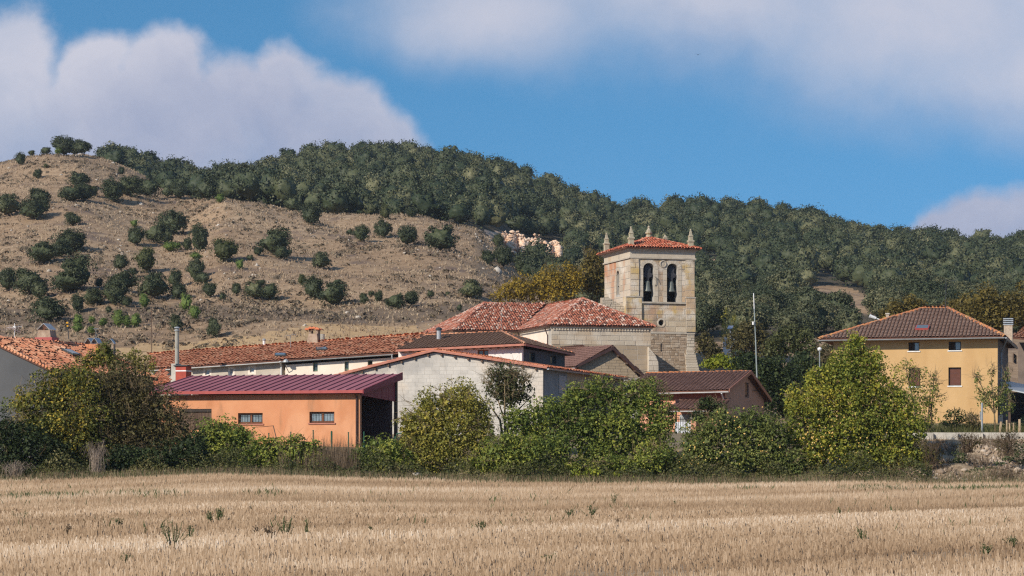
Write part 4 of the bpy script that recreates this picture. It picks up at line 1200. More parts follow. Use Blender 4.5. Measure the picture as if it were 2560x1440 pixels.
# ---- bell tower
def tower():
    fr = Frame(1575.6, 216, -16)
    W = fr.u_at(1735.5); D = fr.v_at(1511.5, 0)
    t = thing('bell_tower', 'square stone bell tower with two arched bell openings and a red tile roof', 'tower', fr.pt(W / 2, D / 2, 7))
    pf, pl_ = front(fr), left_side(fr, 0)
    zf = lambda py: fr.z_at(py, 1.5, 0)
    z0, zL, zS, zP, zM, zT = 5.5, zf(829), zf(754), zf(741), zf(643), zf(622.5)
    # openings
    H1 = pf.rect(1607.7, 1636, 657, 754); H2 = pf.rect(1667, 1695, 658, 755)
    for h in (H1, H2): pass
    H1 = (H1[0], H1[1], zS, H1[3]); H2 = (H2[0], H2[1], zS, H1[3])
    oc = pf.at(1653.5, 807); orad = .27
    OC = (oc[0] - orad, oc[0] + orad, oc[1] - orad, oc[1] + orad)
    LW = pl_.rect(1541.5, 1549, 677, 736)
    mb = MB(); wall(mb, pf, 0, W, zL, zT, .9, [H1, H2, OC])
    # rounded tops of the bell openings
    def spandrels(mb, pl, h, dep, k=8):
        r = (h[1] - h[0]) / 2; cu = (h[0] + h[1]) / 2; cz = h[3] - r
        for sgn in (-1, 1):
            arc = [(cu + sgn * r * math.sin(a), cz + r * math.cos(a)) for a in np.linspace(0.02, math.pi / 2, k)]
            pl.poly(mb, [(cu + sgn * r, h[3] - .001)] + ([(cu + sgn * .02, h[3] - .001)]) + arc, -dep, -.003)
    spandrels(mb, pf, H1, .88); spandrels(mb, pf, H2, .88)
    def round_ring(mb, pl, cu, cz, r, sq, dep, k=6):
        for q in range(4):
            a0 = q * math.pi / 2
            arc = [(cu + r * math.cos(a0 + a), cz + r * math.sin(a0 + a)) for a in np.linspace(0, math.pi / 2, k)]
            c = (cu + sq * (1 if q in (0, 3) else -1), cz + sq * (1 if q in (0, 1) else -1))
            pl.poly(mb, [c] + arc[::-1], -dep, -.003)
    round_ring(mb, pf, oc[0], oc[1], orad * .93, orad, .5)
    mb.build('front_wall', M['mortar'], t)
    mb = MB(); wall(mb, pl_, .901, D, zL - 1.2, zT, .9, [LW]); spandrels(mb, pl_, LW, .88); mb.build('left_wall', M['mortar'], t)
    mb = MB(); mb.box(fr, W - .9, W, .901, D, zL, zT); mb.build('right_wall', M['ashlar'], t)
    mb = MB(); mb.box(fr, .901, W - .901, D - .9, D, zL, zT); mb.build('rear_wall', M['dark_in'], t)
    mb = MB(); mb.box(fr, .901, W - .901, .901, D - .901, zS - .35, zS - .05); mb.build('belfry_floor', M['dark_in'], t)
    mb = MB(); mb.box(fr, .901, W - .901, .901, D - .901, zT - .4, zT - .1); mb.build('belfry_ceiling', M['dark_in'], t)
    mb = MB(); mb.box(fr, .901, W - .901, 1.9, 2.1, zS - .04, zT - .41); mb.build('belfry_partition', M['dark_in'], t)
    mb = MB(); pf.box(mb, OC[0] - .2, OC[1] + .2, OC[2] - .2, OC[3] + .2, -1.0, -.905); mb.build('oculus_back', M['dark_in'], t)
    # lower rubble stage
    mb = MB(); mb.box(fr, -.02, W, -.02, D, z0, zL - .16); mb.build('lower_stage', M['rubble_mortar'], t)
    pr = front(fr, -.022)
    masonry(t, 'rubble', pr, [(.7, z0 + 2.0), (W - .75, z0 + 2.0), (W - .75, zL - .2), (.7, zL - .2)], [], .34, .19, M['rubble'], rnd, joint=.03, proud=.03, jit=.7, maxobj=0)
    zq = zf(900)
    masonry(t, 'stone', pr, [(W - .72, zq), (W, zq), (W, zL - .2), (W - .72, zL - .2)], [], .62, .26, M['ashlar_pale'], rnd, joint=.03, proud=.06, jit=.4)
    # spreading foot of the right corner, in stepped courses
    for i in range(9):
        a = zf(930) + (zf(872) - zf(930)) * i / 9; h = (zf(872) - zf(930)) / 9 - .02
        mb = MB(); k = (9 - i) / 9
        mb.box(fr, W - .9 + .1 * rnd.random(), W + .03 + .42 * k ** 1.5, -.10 - .10 * k - rnd.uniform(0, .04), .9, a, a + h); mb.build('stone', M['ashlar_pale'], t)
    mb = MB(); u, z = pr.at(1652, 868); pr.box(mb, u - .04, u + .04, z - .35, z + .35, -.2, .065); mb.build('slit', M['dark_in'], t)
    # string course, sills, pilasters, mouldings
    mb = MB(); mb.box(fr, -.10, W + .06, -.10, -.001, zL - .17, zL + .0); mb.box(fr, -.12, -.001, 0, D, zL - .17, zL); mb.build('string_course', M['mould'], t)
    pa, pb = (pf.u_at(1565) - .02, pf.u_at(1603)), (pf.u_at(1714), W + .06)
    sill = (pa[1] + .0, pb[0] - .0)
    P_ = .17
    for a, b in (pa, pb):
        mb = MB(); mb.box(fr, a, b, -P_, -.03, zL + .002, zP); mb.build('pilaster', M['mortar'], t)
        masonry(t, 'stone', front(fr, -P_), [(a, zL + .01), (b, zL + .01), (b, zP - .12), (a, zP - .12)], [], .8, .50, M['ashlar'], rnd, joint=.03, proud=.03)
        mb = MB(); mb.prism([fr.pt(a - .04, -P_ - .05, zP - .11), fr.pt(b + .04, -P_ - .05, zP - .11), fr.pt(b + .04, -P_ - .05, zP - .02), fr.pt(b + .04, -.005, zP + .10), fr.pt(a - .04, -.005, zP + .10), fr.pt(a - .04, -P_ - .05, zP - .02)], (0, 0, .01)) if False else mb.box(fr, a - .04, b + .04, -P_ - .06, -.005, zP - .11, zP)
        mb.build('pilaster_cap', M['mould'], t)
    mb = MB(); mb.box(fr, -.17, -.03, -P_, 1.5, zL + .002, zP - .01); mb.build('pilaster', M['ashlar'], t)
    mb = MB(); mb.box(fr, sill[0], sill[1], -.17, -.035, zS - .16, zS - .01); mb.build('sill', M['mould'], t)
    # upper corner pilasters
    up = (0.0, pf.u_at(1597)), (pf.u_at(1713), W)
    for a, b in up:
        mb = MB(); mb.box(fr, a, b, -.10, -.03, zP + .01, zM - .14); mb.build('pilaster', M['mortar'], t)
        masonry(t, 'stone', front(fr, -.10), [(a, zP + .012), (b, zP + .012), (b, zM - .14), (a, zM - .14)], [], 1.1, .52, M['ashlar'], rnd, joint=.03, proud=.022)
    # masonry of the faces
    gap = .36
    holes = [(H1[0] - gap, H1[1] + gap, zS - .16, H1[3] + gap), (H2[0] - gap, H2[1] + gap, zS - .16, H2[3] + gap)]
    med = pf.at(1657, 660)
    holes_f = holes + [(med[0] - .36, med[0] + .36, med[1] - .36, med[1] + .36)]
    masonry(t, 'stone', pf, [(up[0][1], zS - .01), (up[1][0], zS - .01), (up[1][0], zM - .14), (up[0][1], zM - .14)], holes_f, .85, .50, M['ashlar'], rnd, joint=.03, proud=.02)
    mb = MB(); pf.box(mb, med[0] - .36, med[0] + .36, med[1] - .36, med[1] + .36, -.02, .012); mb.build('stone', M['ashlar'], t)
    ocs = (oc[0] - .42, oc[0] + .42, oc[1] - .42, oc[1] + .42)
    masonry(t, 'stone', pf, [(pa[1], zL + .01), (pb[0], zL + .01), (pb[0], zS - .17), (pa[1], zS - .17)], [ocs], .95, .52, M['ashlar'], rnd, joint=.03, proud=.02)
    masonry(t, 'stone', pl_, [(0, zP + .01), (D, zP + .01), (D, zM - .14), (0, zM - .14)], [(LW[0] - .22, LW[1] + .22, LW[2] - .2, LW[3] + .25)], 1.0, .52, M['ashlar_warm'], rnd, joint=.03, proud=.02)
    masonry(t, 'stone', pl_, [(1.5, zL - 1.2), (D, zL - 1.2), (D, zP), (1.5, zP)], [], .8, .48, M['ashlar_warm'], rnd, joint=.035, proud=.03, jit=.4)
    # voussoirs and jamb stones round the openings
    def surround(h, pl, w, proud, mat, k=9):
        r = (h[1] - h[0]) / 2; cu = (h[0] + h[1]) / 2; cz = h[3] - r
        for i in range(k):
            a0, a1 = math.pi * i / k + .012, math.pi * (i + 1) / k - .012
            mb = MB(); pl.poly(mb, [(cu + r * math.cos(a0), cz + r * math.sin(a0)), (cu + (r + w) * math.cos(a0), cz + (r + w) * math.sin(a0)), (cu + (r + w) * math.cos(a1), cz + (r + w) * math.sin(a1)), (cu + r * math.cos(a1), cz + r * math.sin(a1))], -.04, proud)
            mb.build('voussoir', mat, t)
        n = 6
        for s in (0, 1):
            for i in range(n):
                a = h[2] + (cz - h[2]) * i / n; b = h[2] + (cz - h[2]) * (i + 1) / n - .02
                mb = MB(); pl.box(mb, *((h[0] - w, h[0]) if s == 0 else (h[1], h[1] + w)), a, b, -.04, proud - .004 * (i % 2)); mb.build('jamb_stone', mat, t)
    surround(H1, pf, gap - .02, .035, M['ashlar_pale']); surround(H2, pf, gap - .02, .035, M['ashlar_pale'])
    surround(LW, pl_, .20, .03, M['ashlar_warm'], 5)
    mb = MB(); pl_.box(mb, LW[0] - .1, LW[1] + .1, LW[2] - .08, LW[3] + .1, -.75, -.62); mb.build('niche_back', M['ashlar_pale'], t)
    mb = MB(); pl_.box(mb, LW[0], LW[1], (LW[2] + LW[3]) / 2 - .35, (LW[2] + LW[3]) / 2 - .28, -.6, -.15); mb.build('lattice_bar', M['iron'], t)
    # corner spandrel stones beside each arch
    mb = MB()
    for h in (H1, H2):
        r = (h[1] - h[0]) / 2 + gap - .02; cu = (h[0] + h[1]) / 2; cz = h[3] - (h[1] - h[0]) / 2
        for sgn in (-1, 1):
            arc = [(cu + sgn * r * math.sin(a), cz + r * math.cos(a)) for a in np.linspace(0.02, math.pi / 2, 7)]
            pf.poly(mb, [(cu + sgn * (r + .015), h[3] + gap - .002), (cu + sgn * .02, h[3] + gap - .002)] + arc, -.04, .015)
    mb.build('spandrel', M['ashlar'], t)
    # carved roundel and oculus ring
    def disc(pl, c, prof, n, name, mat, ring=None):
        mb = MB(); vs, fs = [], []
        for r, d in prof: vs += [pl.pt(c[0] + r * math.cos(2 * math.pi * k / n), c[1] + r * math.sin(2 * math.pi * k / n), d) for k in range(n)]
        for i in range(len(prof) - 1): fs += [(i * n + k, i * n + (k + 1) % n, (i + 1) * n + (k + 1) % n, (i + 1) * n + k) for k in range(n)]
        if not ring: fs.append(tuple(range((len(prof) - 1) * n, len(prof) * n)))
        mb.add(vs, fs); return mb.build(name, mat, t)
    disc(pf, med, [(.33, .0), (.33, .11), (.25, .13), (.23, .05), (.06, .07)], 20, 'roundel', M['mould'])
    disc(pf, oc, [(.42, .0), (.40, .05), (.29, .05), (.25, -.1), (.25, -.5)], 22, 'oculus_ring', M['ashlar_pale'], True)
    mb = MB()
    for q in range(4):
        a0 = q * math.pi / 2; arc = [(oc[0] + .40 * math.cos(a0 + a), oc[1] + .40 * math.sin(a0 + a)) for a in np.linspace(0, math.pi / 2, 7)]
        pf.poly(mb, [(oc[0] + .42 * (1 if q in (0, 3) else -1), oc[1] + .42 * (1 if q in (0, 1) else -1))] + arc[::-1], -.03, .016)
    mb.build('spandrel', M['ashlar'], t)
    # entablature: moulding, frieze, cornice
    mb = MB(); mb.box(fr, -.14, W + .14, -.15, -.001, zM - .135, zM + .0); mb.box(fr, -.14, -.001, 0, D + .1, zM - .135, zM); mb.build('moulding', M['mould'], t)
    mb = MB(); mb.box(fr, -.05, W + .05, -.09, -.001, zM + .002, zT - .22); mb.box(fr, -.05, -.001, 0, D + .02, zM + .002, zT - .22); mb.build('frieze', M['ashlar_pale'], t)
    mb = MB()
    for i, (o_, a, b) in enumerate(((.12, -.218, -.13), (.22, -.128, -.05), (.32, -.048, .06))):
        mb.box(fr, -o_, W + o_, -o_, -.001, zT + a, zT + b); mb.box(fr, -o_, -.001, 0, D + o_, zT + a, zT + b); mb.box(fr, W, W + o_, 0, D + o_, zT + a, zT + b)
    mb.build('cornice', M['mould'], t)
    # roof
    o = .52; zE = zT + .10
    c = [fr.pt(-o, -o, zE), fr.pt(W + o, -o, zE), fr.pt(W + o, D + o, zE), fr.pt(-o, D + o, zE)]
    ap = fr.pt(fr.u_at(1622, D / 2 - .9), D / 2 - .9, fr.z_at(594, W / 2, D / 2 - .9))
    for i in range(4): roof_face(t, [c[i], c[(i + 1) % 4], ap], M['tile_tower'], seed=60 + i, spacing=.26, length=.40, rise=.10, jitter=.03)
    for i in range(4): ridge_tiles(t, ap, c[i], M['tile_tower'], r=.15, length=.45)
    # stone finials: each a part with its block foot
    def finial(u, v, py0, py1, w, top=False, label=None):
        p = fr.pt(u, v, 0); z1 = Zat(py1, p.y); z2 = Zat(py0, p.y); h = z2 - z1
        mb = MB(); q = Vector((p.x, p.y, z1)); rt = R(45 + 16)
        if top:
            mb.lathe(q, [(w * .6, -.2), (w * .6, h * .22), (w * .42, h * .26), (w * .70, h * .36), (w * .74, h * .46), (w * .48, h * .52), (w * .56, h * .58), (w * .30, h * .70), (w * .20, h * .80), (w * .30, h * .88), (w * .10, h)], 10)
        else:
            k = 1.414
            mb.lathe(q, [(w * .5 * k, -.35), (w * .5 * k, h * .30), (w * .62 * k, h * .33), (w * .66 * k, h * .40), (w * .42 * k, h * .44), (w * .38 * k, h * .60), (w * .46 * k, h * .62), (w * .44 * k, h * .66), (w * .30 * k, h * .68), (w * .17 * k, h * .90)], 4, rt)
            mb.lathe(q + Vector((0, 0, h * .90)), [(w * .10, -.02), (w * .20, h * .04), (w * .16, h * .09), (w * .03, h * .10)], 8)
        f = mb.build('finial', M['lichen_stone'], t)
        if label: f['label'] = label
    finial(.12, .12, 566, 613, .42); finial(W - .30, .12, 573, 621, .42); finial(.15, D - .1, 582, 626, .42)
    p = ap; finial(fr.u_at(1622, D / 2 - .9), D / 2 - .9, 564, 595, .44, True, 'urn-shaped finial on the roof peak')
    finial(W - .2, D - .1, 587, 603, .40)
    # bells, hung in the openings: things of their own
    for i, (h, lab) in enumerate(((H1, 'bronze bell in the left arch of the tower, under a dark yoke'), (H2, 'bronze bell in the right arch of the tower, under a dark yoke'))):
        cu = (h[0] + h[1]) / 2 + .0
        zb = zf(728); zt = zf(701)
        c_ = pf.pt(cu, zb, -.42)
        b = thing('bell', lab, 'bell', c_, 'church bells hanging in the tower arches')
        hh = zt - zb; r = .40
        mb = MB(); mb.lathe(c_, [(r * .86, .02), (r, .0), (r * .98, .06), (r * .80, hh * .22), (r * .68, hh * .5), (r * .60, hh * .82), (r * .5, hh * .96), (r * .2, hh * 1.03), (.05, hh * 1.04)], 18); mb.build('bell_body', M['bronze'], b, smooth=True)
        mb = MB(); pf.poly(mb, [(cu - .13, zt + .03), (cu + .13, zt + .03), (cu + .16, zt + .25), (cu + .42, zt + .42), (cu + .42, zt + .62), (cu + .26, zt + .75), (cu + .30, zt + 1.15), (cu + .14, zt + 1.42), (cu - .14, zt + 1.42), (cu - .30, zt + 1.15), (cu - .26, zt + .75), (cu - .42, zt + .62), (cu - .42, zt + .42), (cu - .16, zt + .25)], -.55, -.29); mb.build('yoke', M['yoke'], b)
        mb = MB()
        for uu, z1, z2 in ((-.09, zt + .1, zt + 1.3), (.09, zt + .1, zt + 1.3)): pf.box(mb, cu + uu - .018, cu + uu + .018, z1, z2, -.288, -.27)
        pf.box(mb, cu - .2, cu + .2, zt + .85, zt + .89, -.287, -.268); mb.build('strap', M['dark_metal'], b)
        mb = MB(); mb.tube([pf.pt(h[0] - .05, zt + .52, -.42), pf.pt(h[1] + .05, zt + .52, -.42)], .05, 6); mb.build('axle', M['dark_metal'], b)
        mb = MB(); mb.tube([c_ + Vector((0, 0, hh * .6)), c_ + Vector((0, 0, -.06))], .035, 6); mb.build('clapper', M['dark_metal'], b)
    w = thing('bell_crank', 'thin curved bell crank fixed beside the left bell arch', 'bell crank', pf.pt(H1[1] + .1, zf(705), .1))
    a = H1[1] + .05
    mb = MB(); mb.tube([pf.pt(a - .05, zf(691), .09), pf.pt(a + .10, zf(694), .10), pf.pt(a + .10, zf(708), .10), pf.pt(a + .0, zf(715), .08)], .020, 5); mb.build('lever', M['dark_metal'], w)
    mb = MB(); mb.tube([pf.pt(a + .14, zf(693), .14), pf.pt(a + .45, zf(708), .08), pf.pt(a + .5, zf(710), .04)], .015, 4); mb.build('wire', M['dark_metal'], w)
    # rough stone ramp where the nave roof meets the tower
    s = thing('stone_ramp', 'rough sloping masonry ramp between the church roof and the tower', 'masonry', fr.pt(-.8, 1.5, 12))
    pq = left_side(fr, -.42)
    A = [pq.at(1500, 741), pq.at(1568, 785)]
    pm = front(fr, 1.2)
    pts = [pm.at(1505, 744), pm.at(1518, 742), pm.at(1570, 772), pm.at(1574, 800), pm.at(1505, 800)]
    mb = MB(); pm.poly(mb, pts, -.5, 0); mb.build('core', M['rubble_mortar'], s)
    masonry(s, 'rubble', pm, pts, [], .36, .20, M['ashlar_pale'], rnd, joint=.03, proud=.05, jit=.6, maxobj=0)
tower()

# ---- beige block house with a brown gable roof
def beige_house():
    t = thing('house', 'beige concrete-block gable house with a dark brown tile roof below the church', 'house', P(1520, 960, 166))
    fr = Frame(1447, 164, -12)
    pf = front(fr)
    a = pf.at(1447, 910); ap = pf.at(1529, 869); b = pf.at(1604, 939)
    z0 = 4.0
    zb = Zat(945, 165)
    mb = MB(); pf.poly(mb, [(a[0], z0), (b[0] - .25, z0), (b[0] - .25, b[1] - .05), (ap[0], ap[1] - .14), (a[0], a[1] - .14)], -.3, -.02); mb.build('gable_wall', M['mortar'], t)
    masonry(t, 'block', pf, [(a[0], zb), (b[0] - .26, zb), (b[0] - .26, b[1] - .06), (ap[0], ap[1] - .15), (a[0], a[1] - .15)], [], .48, .20, M['beige_block'], rnd, joint=.02, proud=.010, jit=.05, cham=.006)
    ps = left_side(fr, a[0])
    mb = MB(); ps.box(mb, .301, 5.0, z0, a[1] - .2, -.3, 0); mb.build('side_wall', M['dark_and_shade_render'], t)
    D = 6.0
    sl = (ap[1] - a[1]) / (ap[0] - a[0])
    e = .35
    L0 = fr.pt(a[0] - e, -.35, a[1] - sl * e); A0 = fr.pt(ap[0], -.35, ap[1]); R0 = fr.pt(b[0] + .1, -.35, b[1])
    # the roof runs back and to the left
    bk = Vector((K(1428) * 168.5, 168.5, 0)) - Vector((A0.x, A0.y, 0))
    bk = bk + fr.v * 2.5
    A1 = A0 + bk; A1.z = Zat(870, A1.y); L1 = L0 + bk; L1.z = L0.z; R1 = R0 + bk; R1.z = R0.z
    roof_face(t, [L1, L0, A0, A1], M['tile_dark'], seed=70, spacing=.24, rise=.04, jitter=.006)
    roof_face(t, [R0, R1, A1, A0], M['tile_dark'], seed=71, spacing=.24, rise=.04, jitter=.006)
    ridge_tiles(t, A0, A1, M['tile_dark'], r=.11)
    up = Vector((0, 0, 1))
    for p, q in ((L0, A0), (A0, R0)):
        mb = MB(); mb.prism([p - up * .16, q - up * .16, q + up * .06, p + up * .06], -fr.v * .05); mb.build('verge', M['brown_pipe'], t)
    for f in (.18, .45, .72, .93):
        p = A0.lerp(R0, f) - up * .28; mb = MB(); mb.prism([p - fr.u * .06, p + fr.u * .06, p + fr.u * .06 + up * .11, p - fr.u * .06 + up * .11], fr.v * .34); mb.build('purlin_end', M['wood'], t)
    gutter(t, L1 - up * .1 - fr.u * .04, L0 - up * .1 - fr.u * .04, M['white_gutter'], r=.07)
beige_house()

# ---- low pink house
def pink_house():
    t = thing('house', 'low pink house with dark tile roof, white gutters and a small porch', 'house', P(1760, 1070, 143))
    fr = Frame(1813, 140, 20)
    pf = front(fr)
    uL = fr.u_at(1600); vB = fr.v_at(1910, 0); vm = vB * .5
    z0 = 2.4; zE = fr.z_at(977, 0, 0); zA = fr.z_at(930, 0, vm)
    zEb = fr.z_at(992, 0, vB)
    door = pf.rect(1700, 1738, 1036, 1070)
    mb = MB(); wall(mb, pf, uL, 0, z0, zE, .3, []); mb.build('front_wall', M['pink_wall'], t)
    mb = MB(); pf.box(mb, uL, -.02, zE - .55, zE - .10, .003, .03); mb.build('brick_band', flat('brick_band', (.34, .11, .07), rough=.9, var=.2, scale=10), t)
    ps = right_side(fr, 0)
    w = ps.rect(1863, 1872.5, 956, 988)
    mb = MB()
    wall(mb, ps, .301, vB, z0, min(zE, zEb) - .15, .3, [w])
    ps.poly(mb, [(.301, min(zE, zEb) - .149), (w[0], min(zE, zEb) - .149), (w[0], zA - .6), (vm - .4, zA - .35), (.301, zE + .0)], -.3, 0) if False else None
    zs = min(zE, zEb) - .15
    slope_f = lambda v: zE + (zA - zE) * v / vm if v < vm else zA + (zEb - zA) * (v - vm) / (vB - vm)
    cuts = sorted({.301, vB, vm, w[0], w[1]})
    for a, b in zip(cuts, cuts[1:]):
        lo = w[3] if w[0] <= (a + b) / 2 <= w[1] else zs
        ps.poly(mb, [(a, lo), (b, lo), (b, slope_f(b) - .16), (a, slope_f(a) - .16)], -.3, 0)
    mb.build('gable_wall', flat('pink_gable_shaded', (.46, .26, .18), rough=.9), t)  # darker copy of the pink plaster: the gable's shade is in its colour
    window(t, ps, w, M['dark_frame'], M['glass'], mull=0, shutter=M['shutter'], depth=.08)
    mb = MB(); mb.box(fr, uL, -.31, vB - .3, vB, z0, zEb - .3); mb.build('rear_wall', M['pink_wall'], t)
    o = .5; e = .35
    E0, E1 = fr.pt(uL - 1, -o, zE - .05), fr.pt(e, -o, fr.z_at(975, e, -o))
    A0, A1 = fr.pt(uL - 1, vm, zA), fr.pt(e, vm, zA + .02)
    B0, B1 = fr.pt(uL - 1, vB + .4, zEb - .2), fr.pt(e, vB + .4, zEb - .2)
    roof_face(t, [E0, E1, A1, A0], M['tile_dark'], seed=80, spacing=.25, rise=.05, jitter=.006)
    roof_face(t, [B1, B0, A0, A1], M['tile_dark'], seed=81, spacing=.25, rise=.05, jitter=.006)
    ridge_tiles(t, A0, A1, M['tile_ridge'], r=.11)
    up = Vector((0, 0, 1))
    for p, q in ((E1, A1), (A1, B1)):
        mb = MB(); mb.prism([p - up * .14, q - up * .14, q + up * .08, p + up * .08], fr.u * .05); mb.build('verge', flat('verge_tile', (.28, .12, .085)), t)
    gutter(t, E0 - up * .08 - fr.v * .06, E1 - up * .08 - fr.v * .06, M['white_gutter'], r=.08)
    mb = MB(); u = fr.u_at(1809, -.08); mb.tube([fr.pt(u, -o - .05, zE - .15), fr.pt(u, -.08, zE - .5), fr.pt(u, -.08, 2.8)], .05, 6); mb.build('downpipe', M['white_gutter'], t)
    # a bracket bar on the gable
    mb = MB(); a = ps.at(1880, 977); b = ps.at(1896, 977); mb.tube([ps.pt(a[0], a[1], .1), ps.pt(b[0], b[1], .1)], .02, 4); mb.tube([ps.pt(b[0] - .1, b[1], .1), ps.pt(b[0] - .1, b[1] - .4, .1)], .015, 4); mb.build('wall_bracket', M['dark_metal'], t)
    # porch with its own roof
    v1 = -2.4
    zp = fr.z_at(1024, -3, v1); zt = fr.z_at(1000, -3, -.02)
    pl = fr.u_at(1674, v1); pr_ = fr.u_at(1796, v1)
    pr2 = fr.u_at(1806, 0); pl2 = fr.u_at(1702, 0)
    F0, F1 = fr.pt(pl, v1, zp), fr.pt(pr_, v1, zp)
    T0, T1 = fr.pt(pl2, -.02, zt), fr.pt(pr_, -.02, zt)
    roof_face(t, [F0, F1, T1, T0], M['tile_dark'], seed=83, spacing=.25, rise=.05, jitter=.008, slab_name='porch_roof')
    roof_face(t, [fr.pt(pl, -.02, zp), F0, T0], M['tile_dark'], seed=84, spacing=.25, rise=.05, jitter=.008, slab_name='porch_roof')
    ridge_tiles(t, T0, F0, M['tile_dark'], r=.10)
    gutter(t, F0 - up * .08 - fr.v * .05, F1 - up * .08 - fr.v * .05, M['white_gutter'], r=.07)
    for px in (1683, 1786):
        u = fr.u_at(px, v1 + .3); mb = MB(); mb.box(fr, u - .17, u + .17, v1 + .15, v1 + .5, z0, zp - .1); mb.build('porch_pillar', M['pink_wall'], t)
    mb = MB(); mb.box(fr, fr.u_at(1700, 0), fr.u_at(1730, 0), -.09, -.004, 2.7, zp - .25); mb.build('door', M['grey_gutter'], t)
    # railing between the pillars
    r = thing('railing', 'black iron railing with white boards under the porch of the pink house', 'railing', P(1712, 1085, 136.5))
    a, b = P(1688, 1048, 136.3), P(1740, 1048, 136.0)
    mb = MB(); mb.tube([a, b], .02, 4); mb.build('top_rail', M['iron'], r)
    for i in range(13):
        p = a.lerp(b, i / 12); mb = MB(); mb.tube([p - up * .9, p + up * .12], .014, 4); mb.build('baluster', M['iron'], r)
    mb = MB(); mb.prism([a - up * .15 + Vector((0, .15, 0)), b - up * .15 + Vector((0, .15, 0)), b - up * .9 + Vector((0, .15, 0)), a - up * .9 + Vector((0, .15, 0))], (0, .04, 0)); mb.build('board', M['cloth_white'], r)
    pb = P(1733, 1062, 136); pst = thing('gate_post', 'short pink gate post beside the porch railing', 'post', Vector((pb.x, pb.y, 2.6)))
    mb = MB(); mb.prism([pb + Vector((-.14, -.14, -1.2)), pb + Vector((.14, -.14, -1.2)), pb + Vector((.14, .14, -1.2)), pb + Vector((-.14, .14, -1.2))], (0, 0, 1.5)); mb.build('shaft', M['pink_wall'], pst)
    mb = MB(); mb.prism([pb + Vector((-.19, -.19, .302)), pb + Vector((.19, -.19, .302)), pb + Vector((.19, .19, .302)), pb + Vector((-.19, .19, .302))], (0, 0, .10)); mb.build('cap', M['concrete'], pst)
pink_house()

